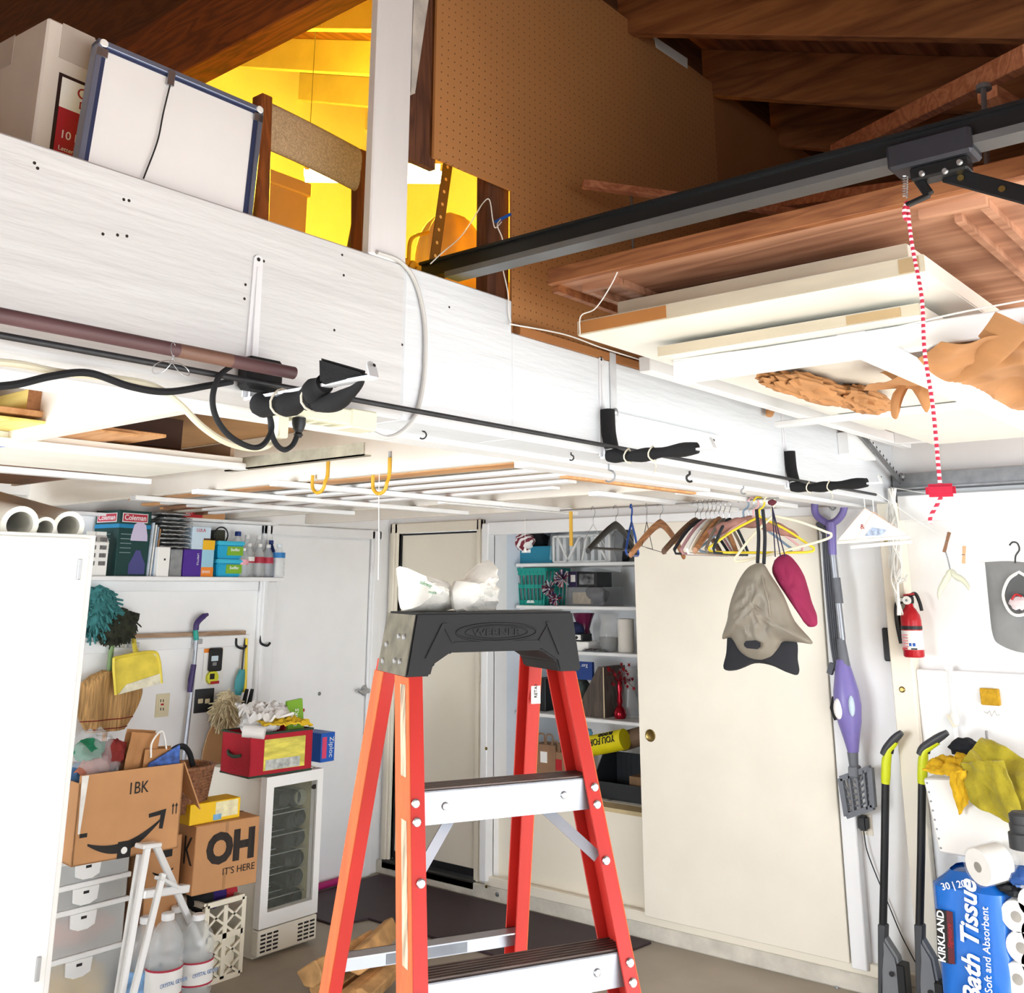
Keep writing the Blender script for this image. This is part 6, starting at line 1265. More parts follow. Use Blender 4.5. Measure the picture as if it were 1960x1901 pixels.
# top shelf
t, a, b, z0, zt = cbox('document_box', 976, 1058, 1046, 0, mat('teal_blue', '#1f7f9c', .5, var=.04), 'teal blue document box with a white label on the top closet shelf')
cpr(t, (a + b) / 2 - .0, (a + b) / 2 + .07, z0 + .065, z0 + .085, paper)
pw = thing('patriotic_pinwheel', 'red and white striped decoration with a starry blue tip on the top closet shelf', 'decoration', cp(985, 1070, 5.06)); c = cp(992, 1040, 5.08)
strp = mat('stripes_red_white', '#c9b9bd', .6, var=0)
def stripes(m, c1, c2, sc):
    nt = m.node_tree; N = nt.nodes; L = nt.links; p = N['Principled BSDF']; tc = N.new('ShaderNodeTexCoord'); w = N.new('ShaderNodeTexWave'); w.inputs['Scale'].default_value = sc; w.bands_direction = 'DIAGONAL'; r = N.new('ShaderNodeValToRGB'); r.color_ramp.interpolation = 'CONSTANT'; r.color_ramp.elements[1].position = .5
    r.color_ramp.elements[0].color = (*srgb(c1), 1); r.color_ramp.elements[1].color = (*srgb(c2), 1); L.new(tc.outputs['Object'], w.inputs['Vector']); L.new(w.outputs['Fac'], r.inputs[0]); L.new(r.outputs[0], p.inputs['Base Color'])
stripes(strp, '#efe9e6', '#7c2233', 14)
B().blob(c + Vector((.02, -.02, .01)), (.05, .09, .055), .25, 3, 10, 41).out('striped_cloth', strp, pw, True)
B().blob(cp(972, 1058, 5.07), (.03, .035, .035), .15, 3, 8, 43).out('starry_knob', mat('navy_dots', '#2b3f78', .6, var=.4, vs=60), pw, True)
B().bar(cp(946, 1050, 5.03), cp(985, 1032, 5.06), .006, .012).out('stick', mat('brown_stick', '#5a3a2c', .6), pw)
tag(B().blob(cp(1022, 1036, 5.22), (.08, .09, .07), .4, 4, 10, 45).out('black_bag', mat('black_bag', '#26282a', .4, var=.3, vs=25), None, True), 'black plastic bag slumped behind the teal blue box', 'bag')
lf = thing('wrapped_lattice', 'white lattice trays wrapped in clear plastic on the top closet shelf', 'trays', cp(1118, 1070, 5.08)); a, b = cyr(1062, 1172, 5.08); z0 = SHZ[0] + .001; zt = cp(1110, 1026, 5.08).z
for k in range(8): y = a + (b - a) * (k + .5) / 8; B().box((5.085, y - .012, z0 + .008), (5.25, y + .012, zt - .008)).out('tray_block', mat('pale_grey', '#d4d7da', .5, var=.06), lf)
for (p, q) in (((a, z0), (b, z0)), ((a, zt), (b, zt)), ((a, z0), (a, zt)), ((b, z0), (b, zt)), ((a + .02, z0), (a + .11, zt)), ((b - .1, z0), (b - .2, zt)), ((b - .03, zt), (b - .11, z0)), ((a + .16, zt), (a + .20, z0))): B().bar((5.08, p[0], p[1] + .005 * (p[1] == z0)), (5.08, q[0], q[1] + .005 * (q[1] == z0)), .012, .012, (1, 0, 0)).out('lattice_bar', paper, lf)
film = mat('film2', '#e8ecee', .1, alpha=.22, var=.2, vs=12, bump=.6, bs=20)
tag(crumple([(5.05, b + .0, SHZ[0] + .02), (5.05, a - .10, SHZ[0] - .06), (5.06, a - .12, zt + .02), (5.06, b, zt + .015)], 20, 12, .015, 4, 47).out('plastic_film', film, None, True), 'crinkled clear film hanging over the lattice trays', 'film')
tag(B().blob(cp(1190, 1045, 5.2), (.06, .07, .10), .3, 4, 10, 49).out('grey_bundle', mat('dark_grey_bundle', '#4b4c4e', .5, var=.3), None, True), 'dark grey wrapped bundle at the end of the top closet shelf', 'bundle')
# second shelf: teal basket, pompoms, boxes
tb_ = thing('plastic_basket', 'teal slotted plastic basket on the second closet shelf', 'basket', cp(1012, 1158, 5.08)); a, b = cyr(982, 1046, 5.08); z0 = SHZ[1] + .001; zt = cp(1012, 1090, 5.08).z; x = 5.08; D = .24; k_ = .018
B().box((x + k_, a + k_, z0), (x + D, b - k_, z0 + .006)).out('base', teal, tb_)
B().bar((x, a, zt), (x, b, zt), .02, .016).bar((x + D, a, zt), (x + D, b, zt), .02, .016).bar((x, a, zt), (x + D, a, zt), .02, .016).bar((x, b, zt), (x + D, b, zt), .02, .016).out('rim', teal, tb_)
zm = (z0 + zt) / 2 + .005
B().bar((x + k_ * .5, a + .009, zm), (x + k_ * .5, b - .009, zm), .006, .022).bar((x + k_, a + k_, z0 + .014), (x + k_, b - k_, z0 + .014), .006, .03).bar((x + k_ * .1, a, zt - .02), (x + k_ * .1, b, zt - .02), .006, .03).out('band', teal, tb_)
for k in range(9): 
    u = k / 8; B().bar((x + k_, a + k_ + (b - a - 2 * k_) * u, z0), (x, a + (b - a) * u, zt), .006, .011, (1, 0, 0)).out('slat', teal, tb_)
    B().bar((x + D, a + k_ + (b - a - 2 * k_) * u, z0), (x + D, a + (b - a) * u, zt), .006, .011, (1, 0, 0)).out('slat', teal, tb_)
    if k < 7: B().bar((x + D * k / 7, b - k_, z0), (x + D * k / 7, b, zt), .011, .006, (1, 0, 0)).bar((x + D * k / 7, a + k_, z0), (x + D * k / 7, a, zt), .011, .006, (1, 0, 0)).out('slat', teal, tb_)
cpr(tb_, (a + b) / 2 - .03, (a + b) / 2 + .03, z0 + .012, z0 + .028, paper, x + .012)
for k, (px, py, r, lb_) in enumerate(((1052, 1126, .05, 'tinsel starburst in red, white and blue, left of three'), (1077, 1108, .055, 'tinsel starburst in red, white and blue, upper right of three'), (1064, 1146, .045, 'tinsel starburst in red, white and blue, lowest of three'))):
    c = cp(px, py, 5.04); t = thing('tinsel_burst', lb_, 'decoration', c, 'tinsel starbursts in the closet'); rnd = random.Random(k)
    for cl, nm in (('#8c2034', 'red'), ('#e6e3ea', 'white'), ('#2a2b57', 'navy')):
        bb = B()
        for j in range(26):
            d = Vector((-abs(rnd.gauss(0, 1)), rnd.gauss(0, 1), rnd.gauss(0, 1))).normalized(); bb.tube([c, c + d * r], [.0016, .003], 4)
        bb.out('tinsel', mat('tinsel_' + nm, cl, .3, .3, var=0), t, kind='stuff')
t, a, b, z0, zt = cbox('purple_pack', 1089, 1106, 1094, 1, mat('violet_black', '#2b1f45', .4, var=.1), 'violet black carton with a white sticker on the clear box', z0=cp(1100, 1124, CXF).z); cpr(t, a + .01, b - .02, z0 + .03, zt - .02, paper)
t, a, b, z0, zt = cbox('photo_carton', 1107, 1145, 1095, 1, black, 'black carton with a grey picture on the clear box', z0=cp(1100, 1124, CXF).z); cpr(t, a + .02, b - .015, z0 + .015, zt - .012, mat('photo_print', '#77787a', .3, var=.6, vs=25))
zz = cp(1100, 1124, CXF).z
t = thing('clear_box', 'clear plastic box with cream cards on the second closet shelf', 'box', cp(1120, 1158, CXF), 'things on the closet shelves'); a, b = cyr(1086, 1160); z0 = SHZ[1] + .001
B().box((5.09, a, z0), (5.30, b, zz - .001)).out('box_shell', mat('smoky_clear', '#9a9a9e', .1, alpha=.35, var=0), t); B().box((5.12, b - .16, z0 + .01), (5.2, b - .03, zz - .03)).out('cards', mat('cream_card', '#d9c7a8', .6, var=.15, vs=40), t); B().blob((5.16, a + .10, z0 + .06), (.05, .08, .05), .3, 4, 8, 3).out('contents', mat('dark_contents', '#4e4e52', .4, var=.4, vs=30), t, True)
# third shelf
mv = thing('magenta_vase', 'magenta flared vase on the third closet shelf', 'vase', cp(1118, 1248, 5.2)); c = cp(1118, 1248, 5.2); hv = cp(1118, 1174, 5.2).z - SHZ[2]; c.z = SHZ[2] + .001
B().lathe([(.055, 0), (.05, hv * .3), (.035, hv * .55), (.05, hv * .8), (.068, hv), (.062, hv), (.03, hv * .55), (.045, hv * .25), (.02, .006)], c, 24).out('vase_body', mat('magenta_glass', '#6d1f45', .15, alpha=.8, var=0), mv, True)
gv = thing('glass_vase', 'clear glass vase with dark sand on the third closet shelf', 'vase', cp(1166, 1245, 5.1)); c = cp(1166, 1245, 5.12); c.z = SHZ[2] + .001; hv = cp(1166, 1176, 5.12).z - SHZ[2]; glassm = mat('vase_glass', '#dfe3e3', .05, alpha=.3, var=0)
B().lathe([(.045, 0), (.058, hv * .3), (.05, hv * .65), (.045, hv * .8), (.06, hv)], c, 24, cap=False).out('vase_body', glassm, gv, True); B().lathe([(.043, .004), (.054, hv * .28), (.054, hv * .38)], c, 20).out('sand', mat('dark_sand', '#3c3a38', .8), gv, True)
pr_ = thing('paper_roll', 'upright white paper towel roll on the third closet shelf', 'paper roll', cp(1199, 1243, 5.1)); c = cp(1199, 1243, 5.14); c.z = SHZ[2] + .001; B().lathe([(.045, 0), (.047, .006), (.047, cp(1199, 1184, 5.14).z - c.z - .003), (.02, cp(1199, 1184, 5.14).z - c.z)], c, 24).out('roll', mat('towel_paper', '#e6e0d6', .8, var=.06), pr_, True)
t, a, b, z0, zt = cbox('white_gift_box', 1072, 1126, 1228, 2, paper, 'open white box at the front of the third closet shelf', depth=.12, x=5.06)
t2, a2, b2, z2, zt2 = cbox('black_carton', 1074, 1115, 1213, 2, black, 'flat black carton with a white emblem on the white box', depth=.10, x=5.07, z0=zt + .001); cpr(t2, a2 + .01, a2 + .07, z2 + .008, zt2 - .006, paper, 5.07); B().lathe([(.012, 0), (.001, .001)], (5.0685, a2 + .04, (z2 + zt2) / 2), 4, (-1, 0, 0)).out('emblem', ink, t2)
hat = thing('navy_cap', 'navy blue cap with a white visor on the black carton', 'cap', cp(1095, 1210, 5.12)); c = cp(1098, 1205, 5.14); B().blob(c, (.06, .07, .045), .1, 2, 10, 5).out('crown', mat('navy_cloth', '#20284d', .8), hat, True); B().blob(c + Vector((-.05, .02, -.01)), (.04, .06, .012), .1, 2, 8, 6).out('visor', paper, hat, True)
for k, (dx, lb_) in enumerate(((0, 'chrome sink strainer lying on the third shelf, left'), (-.06, 'chrome sink strainer lying on the third shelf, right'))):
    c = cp(1130 + 18 * k, 1250, 5.06); c.z = SHZ[2] + .003; tag(B().lathe([(.001, .012), (.035, .014), (.05, .004), (.054, .0), (.05, -.002)], c, 20).out('strainer', mat('chrome', '#9b9da0', .15, .95, var=.1), None, True), lb_, 'strainer', 'strainers in the closet')
# fourth shelf
fh = thing('magazine_holder', 'dark wood grain magazine holder with slanted side on the fourth shelf', 'magazine holder', cp(1132, 1376, CXF)); a, b = cyr(1112, 1155, 5.08); z0 = SHZ[3] + .001; zt = cp(1150, 1277, 5.08).z; zl = cp(1115, 1340, 5.08).z
wgm = wood('wood_grain_card', '#3a302a', '#5d4f45', 'z', .6)
B().hexa([(5.08, a, z0), (5.08, b, z0), (5.08, b, zl), (5.08, a + (b - a) * .25, zt), (5.08, a, zt)], [(5.30, a, z0), (5.30, b, z0), (5.30, b, zl), (5.30, a + (b - a) * .25, zt), (5.30, a, zt)]).out('holder_body', wgm, fh); B().box((5.079, b - .004, z0), (5.08, b, zl)).box((5.079, a, z0), (5.08, a + .006, zt)).out('edge_trim', mat('cream_edge', '#d9c8a3', .6), fh)
bm_ = tag(B().box((5.12, cp(1130, 1300).y, cp(1100, 1300, 5.12).z), (5.14, cp(1085, 1300).y + .02, cp(1100, 1266, 5.12).z)).out('blue_magazine', mat('navy_print', '#1d3f86', .5, var=.1)), 'blue magazine with white stripes leaning beside the wood grain holder', 'magazine'); text('.org', .03, FX_(5.119, cp(1120, 1275).y + .02, cp(1100, 1272, 5.12).z), wi, bm_)
tag(B().blob(cp(1103, 1320, 5.16), (.06, .09, .09), .35, 4, 10, 51).out('camo_bag', mat('camo', '#3f4a46', .8, var=.5, vs=18), None, True), 'dark camouflage bag on the fourth closet shelf', 'bag')
rs = thing('star_centrepiece', 'shiny red star spray with a red foil base on the fourth shelf', 'decoration', cp(1187, 1370, 5.1)); c = cp(1187, 1368, 5.12); c.z = SHZ[3] + .001; rf = mat('red_foil', '#a01628', .15, .7, var=.15, vs=30); hs = cp(1187, 1270, 5.12).z - c.z
B().lathe([(.03, 0), (.038, .02), (.03, .05), (.012, .07), (.018, .09), (.012, .13), (.016, .16), (.008, .2)], c, 14).out('foil_base', rf, rs, True)
rnd = random.Random(5)
for k in range(26):
    th = rnd.uniform(0, 6.28); rr = rnd.uniform(.02, .11); q = c + Vector((rr * math.cos(th) * .7, rr * math.sin(th), hs * rnd.uniform(.55, 1)))
    B().tube(spline([c + UP * .18, lam(c + UP * .2, q, .5) + UP * .02, q], 3), .0012, 4).out('wire', rf, rs)
    st = [((.014 if i % 2 == 0 else .006) * math.cos(math.pi * i / 5 + th), (.014 if i % 2 == 0 else .006) * math.sin(math.pi * i / 5 + th)) for i in range(10)]; B().prism(st, q, (0, 1, 0), (0, 0, 1), .001).out('star', rf, rs)
gv2 = thing('tall_glass_vase', 'tall clear wavy glass vase behind the red star spray', 'vase', cp(1210, 1370, 5.2)); c = cp(1206, 1368, 5.22); c.z = SHZ[3] + .001; B().lathe([(.05, 0), (.055, .06), (.03, .14), (.04, .22), (.06, .26)], c, 20, cap=False).out('vase_body', glassm, gv2, True)
wk = thing('wooden_box', 'small brown wooden trinket with a key on the fourth closet shelf', 'trinket', cp(975, 1365, CXF)); c = cp(976, 1352, CXF); B().lathe([(.03, 0), (.045, .02), (.045, .05), (.03, .06)], (c.x, c.y, SHZ[3] + .001), 18, None, .8, 1).out('body', mat('trinket_wood', '#9c6440', .5), wk, True); B().box((c.x - .05, c.y + .005, SHZ[3] + .07), (c.x, c.y + .04, SHZ[3] + .14)).out('black_top', black, wk)
tag(B().box((5.12, cp(1040, 1350).y, SHZ[3] + .001), (5.3, cp(1015, 1350).y, cp(1030, 1300).z)).out('black_binder', black, None, bev=.003), 'black binder standing behind the ladder on the fourth shelf', 'binder')
# fifth shelf
for k, (px, c_, lb_) in enumerate(((962, '#8c2430', 'dark red folder standing at the left of the fifth shelf'), (970, '#f0cd14', 'bright yellow folder leaning on the fifth shelf'), (977, '#a9d0cc', 'pale teal book standing on the fifth shelf'), (983, '#e9e6dc', 'cream book standing on the fifth shelf'))):
    p0 = cp(px + 4, 1478, 5.08); p1 = cp(px, 1418, 5.08); z0 = SHZ[4] + .001
    tag(B().hexa([(5.08, p0.y, z0), (5.08, p0.y + .018, z0), (5.28, p0.y + .018, z0), (5.28, p0.y, z0)], [(5.08, p1.y, p1.z), (5.08, p1.y + .018, p1.z), (5.28, p1.y + .018, p1.z), (5.28, p1.y, p1.z)]).out('folder', mat('folder%d' % k, c_, .5, var=.05)), lb_, 'folder', 'folders in the closet')
for k, (px, py, w, lb_) in enumerate(((1042, 1425, .15, 'brown paper bag with twisted handles, left of two in the closet'), (1068, 1440, .12, 'brown paper bag with a red print, right of two in the closet'))):
    p = cp(px, py, 5.09); z0 = SHZ[4] + .001; t = thing('gift_bag', lb_, 'paper bag', (5.09, p.y, z0), 'paper bags in the closet'); B().box((5.09 + .01 * k, p.y - w / 2, z0), (5.2, p.y + w / 2, p.z)).out('bag_body', mat('bag_brown', '#9a7558', .7, var=.15), t, bev=.004)
    for s in (-.03, .03): B().tube(spline([(5.10, p.y + s - .025, p.z), (5.10, p.y + s - .02, p.z + .05), (5.10, p.y + s + .02, p.z + .05), (5.10, p.y + s + .025, p.z)]), .0045, 6).out('twisted_handle', mat('handle_brown', '#8c6a50', .7), t, True)
    cpr(t, p.y - .02, p.y + .03, p.z - .1, p.z - .04, redp if k else paper, 5.09 + .01 * k)
yb = thing('yellow_banner', 'rolled yellow banner with black letters on the fifth shelf', 'banner', cp(1160, 1440, 5.06)); p0 = cp(1122, 1430, 5.06); p1 = cp(1196, 1415, 5.06); bn = mat('banner_yellow', '#e5d515', .45, var=.08, bump=.3, bs=18)
B().tube(spline([p0, lam(p0, p1, .3), lam(p0, p1, .7), p1], 5), .055, 18).out('roll', bn, yb, True); u = (p1 - p0).normalized()
text('YOU FOR', .05, frame(lam(p0, p1, .55) + Vector((-.053, 0, .018)), -u, (-.3, 0, -1)), ink, yb, ext=.003, sx=.8); text('BLOOD', .036, frame(lam(p0, p1, .6) + Vector((-.035, 0, .046)), -u, (-1, 0, -.5)), ink, yb, ext=.003, sx=.8)
tag(B().cyl(cp(1190, 1420, 5.16), cp(1240, 1405, 5.16), .05, 16).out('brown_roll', mat('brown_paper_roll', '#7d6450', .7), None, True), 'roll of brown paper behind the yellow banner', 'paper roll')
bn_ = thing('black_bin', 'black stacking bin with a cut away front holding cardboard', 'bin', cp(1180, 1530, 5.06)); a, b = cyr(1130, 1236, 5.06); z0 = SHZ[4] + .001; z1 = cp(1180, 1500, 5.06).z; z2 = cp(1150, 1450, 5.06).z; bp = mat('bin_black', '#2a2d31', .4, var=.06)
B().box((5.06, a, z0), (5.30, b, z0 + .006)).box((5.06, a, z0), (5.066, b, z1)).box((5.295, a, z0), (5.30, b, z2)).out('bin_shell', bp, bn_)
for y in (a, b - .006): B().hexa([(5.06, y, z0), (5.30, y, z0), (5.30, y, z2), (5.16, y, z2), (5.06, y, z1)], [(5.06, y + .006, z0), (5.30, y + .006, z0), (5.30, y + .006, z2), (5.16, y + .006, z2), (5.06, y + .006, z1)]).out('bin_side', bp, bn_)
for k in range(10): B().box((5.293, a + .02 + .035 * k, z1), (5.296, a + .04 + .035 * k, z2 - .01)).out('back_rib', mat('bin_black', '#2a2d31'), bn_)
tag(B().box((5.12, a + .03, z0 + .01), (5.25, a + .17, z1 + .035)).out('carton_insert', mat('carton_brown', '#8d6c4c', .7, var=.15), None), 'cut down brown carton inside the black bin', 'box')
tag(B().blob(cp(1120, 1402, 5.12), (.03, .05, .025), .3, 3, 8, 9).out('blue_cloth', mat('sky_cloth', '#6fb1d6', .7), None, True), 'small sky blue cloth above the yellow banner', 'cloth')
# white carton under the lowest shelf
z0 = .566; wbx = tag(B().box((5.0, cp(1236, 1560, 5.0).y, z0), (5.3, cp(1140, 1560, 5.0).y, cp(1180, 1545, 5.0).z)).out('white_tray', mat('tray_white', '#e9e6df', .5, var=.04), None, bev=.004), 'white tray standing on the closet plinth', 'tray')
for px in (1165, 1235): B().box((5.03, cp(px, 1560, 5.03).y - .01, z0), (5.06, cp(px, 1560, 5.03).y + .01, SHZ[4] - .02)).out('shelf_leg', shm, cs)
# ================================================================== clothes hangers and hanging bags
HX = 4.0
hr = tag(B().cyl((HX, 3.05, 2.052), (HX, 1.86, 2.052), .0035, 8).out('hanging_wire', steel, None, True), 'thin steel wire under the loft carrying the clothes hangers', 'wire')
HWD = wood('hanger_wood', '#8a5a38', '#b98458', 'x', .45); HDK = wood('hanger_dark_wood', '#4b3527', '#6f5038', 'x', .45); VB = mat('velvet_black', '#26272c', .9, var=.1)
def hook_pts(s=1.0): return [Vector((.0, 0, -.075 * s)), Vector((0, 0, -.05 * s)), Vector((.018 * s, 0, -.035 * s)), Vector((.024 * s, 0, -.016 * s)), Vector((.012 * s, 0, .002)), Vector((-.008 * s, 0, .004)), Vector((-.022 * s, 0, -.012 * s))]
def hanger(px, py, kind, m, label, ang=0, w=.42, x=HX, tilt=0, drop=.12, bar=None, hookm=None):
    p = onX(px, py, x); T = Matrix.Translation((x, p.y, 2.056)) @ Matrix.Rotation(math.radians(ang), 4, 'Z') @ Matrix.Rotation(math.radians(tilt), 4, 'Y')
    t = thing('clothes_hanger', label, 'hanger', (x, p.y, 2.056), 'clothes hangers under the loft')
    B(T).tube(spline(hook_pts(), 4), .0018 if kind != 'tube' else .004, 6).out('hook', hookm or (steel if kind != 'tube' else m), t, True)
    if kind == 'wood':
        def P(u, v):
            a = 2 * math.pi * v; xx = (u - .5) * w; k = abs(u - .5) * 2; zz = -.085 - drop * k ** 1.35; th = .020 - .006 * k; return T @ Vector((xx, .012 * math.cos(a) + .02 * k * k, zz + th * math.sin(a)))
        b = B(); n = 22; q = 8; rg = [[b.V(P(i / n, j / q)) for j in range(q)] for i in range(n + 1)]
        for i in range(n):
            for j in range(q): b.F([rg[i][j], rg[i][(j + 1) % q], rg[i + 1][(j + 1) % q], rg[i + 1][j]])
        b.F(rg[0]); b.F(rg[-1][::-1]); b.out('shoulder_bar', m, t, True)
    elif kind == 'velvet':
        pts = [Vector((w / 2 * math.sin(a) if False else (u - .5) * w, 0, -.08 - drop * (abs(u - .5) * 2) ** 1.5)) for u in [i / 16 for i in range(17)]]
        B(T).tube(pts, .007, 6).out('shoulder_bar', m, t, True); B(T).tube([pts[0], pts[0] + Vector((.01, 0, -.015)), pts[-1] + Vector((-.01, 0, -.015)), pts[-1]], .005, 6).out('trouser_bar', m, t, True)
    elif kind == 'tube':
        c = [(0, -.075), (-w * .25, -.13), (-w * .5 + .02, -.19), (-w * .5, -.205), (-w * .5 + .03, -.22), (0, -.222), (w * .5 - .03, -.22), (w * .5, -.205), (w * .5 - .02, -.19), (w * .25, -.13), (0, -.075)]
        B(T).tube(spline([(a, 0, b) for a, b in c], 4)[:-1], .0052, 8, True).out('loop', m, t, True)
    elif kind == 'wire':
        c = [(0, -.075), (-w * .5, -.19), (w * .5, -.19), (0, -.075)]
        B(T).tube([(a, 0, b) for a, b in c[:-1]], .0016, 6, True).out('loop', m, t)
    elif kind == 'padded':
        def P(u, v):
            a = 2 * math.pi * v; xx = (u - .5) * w; k = abs(u - .5) * 2; r = (.024 + .003 * math.sin(u * 40)) * math.sqrt(max(.05, 1 - k ** 6)); return T @ Vector((xx, r * math.cos(a), -.095 - drop * k ** 1.5 + r * math.sin(a)))
        B().grid(lambda u, v: P(v, u), 12, 40, wrap=True).out('padding', m, t, True)
    if bar: 
        B(T).cyl((-w * .44, .01, -.085 - drop * .9), (w * .44, .01, -.085 - drop * .9), .006, 8).out('trouser_bar', bar, t, True)
    return t
hanger(1135, 985, 'wire', mat('pale_wire', '#c9c9c6', .4, .4, var=0), 'faint pale wire hanger left of the black suit hanger', 10, .30)
hanger(1178, 968, 'wood', mat('hanger_black', '#2d2c2a', .4, var=.1), 'wide black suit hanger with trouser bar, leftmost wooden shape', 4, .44, bar=mat('hanger_black', '#2d2c2a'))
hanger(1208, 972, 'tube', mat('hanger_blue', '#1f4da0', .4), 'blue plastic hanger seen edge on', 24, .36)
hanger(1237, 975, 'wire', wireK, 'dark wire hanger with a peg clipped on it', 25, .38)
hanger(1263, 966, 'wood', HWD, 'single light brown wooden hanger apart from the bunch', -4, .40, drop=.14)
spec_ = [(1330, 'wood', HDK, 'dark wooden hanger at the left of the bunch'), (1340, 'velvet', VB, 'black velvet hanger second in the bunch'), (1350, 'velvet', mat('velvet_pink', '#b98d92', .9), 'dusty pink velvet hanger in the bunch'), (1358, 'velvet', paper, 'white hanger in the middle of the bunch'), (1366, 'velvet', mat('velvet_beige', '#b9a288', .9), 'beige velvet hanger in the bunch'), (1375, 'wood', HWD, 'brown wooden hanger deep in the bunch'), (1384, 'velvet', mat('velvet_taupe', '#7f7468', .9), 'taupe velvet hanger in the bunch'), (1395, 'velvet', mat('velvet_slate', '#2c3438', .9), 'slate black velvet hanger at the right of the bunch')]
for k, (px, kd, m, lb_) in enumerate(spec_): hanger(px, 965, kd, m, lb_, -6 + 2 * k, .42, drop=.13)
hanger(1432, 960, 'padded', mat('padded_mauve', '#a5776c', .85, var=.15, vs=20), 'mauve satin padded hanger in front of the bunch', -52, .40, drop=.06)
hanger(1452, 958, 'tube', mat('hanger_yellow', '#e8cf2c', .4), 'bright yellow plastic hanger', -48, .44)
hanger(1470, 958, 'tube', mat('hanger_cream', '#ece2c4', .4), 'cream plastic hanger tilted up at right', -50, .42, tilt=-14)
hanger(1441, 958, 'tube', mat('hanger_pinkp', '#e3b3b6', .4), 'pale pink plastic hanger behind the yellow one', -46, .40)
hanger(1422, 960, 'tube', mat('hanger_greyblue', '#7d93a8', .4), 'grey blue plastic hanger behind the padded one', -44, .40)
tag(B().box((HX - .004, onX(1095, 980, HX).y, onX(1092, 1045, HX).z), (HX + .004, onX(1090, 980, HX).y, 2.045)).out('yellow_strip', mat('amber_strip', '#d9a93a', .5)), 'narrow amber strip hanging left of the hangers', 'strip')
ws_ = thing('light_pull', 'thin light pull with a white bell knob in front of the closet', 'light pull', onX(1005, 1062, 4.3)); p = onX(1005, 1050, 4.3); B().cyl(p, (p.x, p.y, 2.05), .0012, 5).out('string', wireW, ws_); B().lathe([(.011, 0), (.009, .012), (.004, .022), (.002, .026)], p - UP * .02, 12).out('knob', wc, ws_, True)
tag(B().tube([(HX + .21, onX(1225, 1040, HX).y + .1, 1.875), (HX + .02, 2.42, 1.84), (HX - .2, 2.3, 1.83)], .0016, 5).out('hanger_chain', wireK, None, True), 'loose dark wire sagging between the wooden hangers', 'wire')
# grey plastic carrier pulled over a black bag
gb = thing('drawstring_bag', 'black drawstring bag with a grey plastic carrier over it hanging from the hangers', 'bag', onX(1455, 1290, 3.9))
puff([(1392, 1215), (1440, 1218), (1500, 1215), (1525, 1228), (1527, 1262), (1530, 1285), (1520, 1292), (1480, 1275), (1445, 1270), (1410, 1283), (1385, 1280), (1390, 1250)], 3.93, .03, seed=2).out('black_bag', VB, gb, True)
gp_ = mat('grey_carrier', '#877f72', .45, var=.08, vs=8, bump=.35, bs=12)
puff([(1448, 1078), (1462, 1080), (1475, 1100), (1500, 1140), (1522, 1190), (1556, 1230), (1530, 1230), (1500, 1228), (1490, 1240), (1475, 1258), (1455, 1263), (1432, 1258), (1415, 1245), (1400, 1222), (1382, 1222), (1392, 1190), (1398, 1155), (1412, 1115), (1430, 1088)], 3.90, .05, 14, .03, 5, 2.6, c=(1452, 1165)).out('carrier_skin', gp_, gb, True, ang=60)
for fp in ([(1450, 1088), (1447, 1105), (1440, 1122), (1428, 1136)], [(1456, 1090), (1462, 1120), (1470, 1150), (1474, 1180)], [(1440, 1150), (1450, 1165), (1464, 1170)], [(1420, 1160), (1424, 1190), (1432, 1215)]): B().tube(spline([onX(a_, b_, 3.90 - .05 * math.sqrt(max(0, 1 - (abs(b_ - 1175) / 92) ** 2))) for a_, b_ in fp], 4), .005, 6).out('fold', gp_, gb, True)
hole = [onX(px, py, 3.842) for px, py in ((1424, 1232), (1428, 1227), (1445, 1226), (1456, 1230), (1456, 1238), (1450, 1243), (1430, 1241), (1425, 1237))]; B().hexa(hole, [q + Vector((-.002, 0, 0)) for q in hole]).out('hand_hole', VB, gb)
for a_, b_ in (((1448, 975), (1450, 1078)), ((1460, 975), (1462, 1080))): B().tube(spline([onX(*a_, 3.92), onX((a_[0] + b_[0]) / 2 + 3, 1025, 3.92), onX(*b_, 3.92)]), .008, 6).out('strap', VB, gb, True)
mb = thing('laundry_bag', 'magenta drawstring laundry bag hanging right of the grey carrier', 'bag', onX(1540, 1200, 3.95)); mg = mat('magenta_cloth', '#8f1f4a', .8, var=.1, vs=10, bump=.25, bs=30)
puff([(1482, 1073), (1492, 1064), (1505, 1061), (1520, 1072), (1538, 1100), (1552, 1150), (1564, 1185), (1562, 1198), (1548, 1200), (1540, 1190), (1520, 1160), (1490, 1115), (1478, 1092)], 3.97, .045, 9, .02, 8, 3).out('bag_body', mg, mb, True)
for px in (1484, 1494, 1503): B().tube([onX(1478, 970, 3.95), onX((1478 + px) / 2, 1020, 3.95), onX(px, 1066, 3.95)], .0025, 5).out('drawstring', mat('navy_string', '#27243f', .8), mb)
tag(B().blob(onX(1478, 962, 3.94), (.012, .018, .012), .3, 3, 8, 4).out('string_knot', mat('maroon_knot', '#5b1f2c', .8), None, True), 'maroon knot tying the drawstrings to the wire', 'knot')
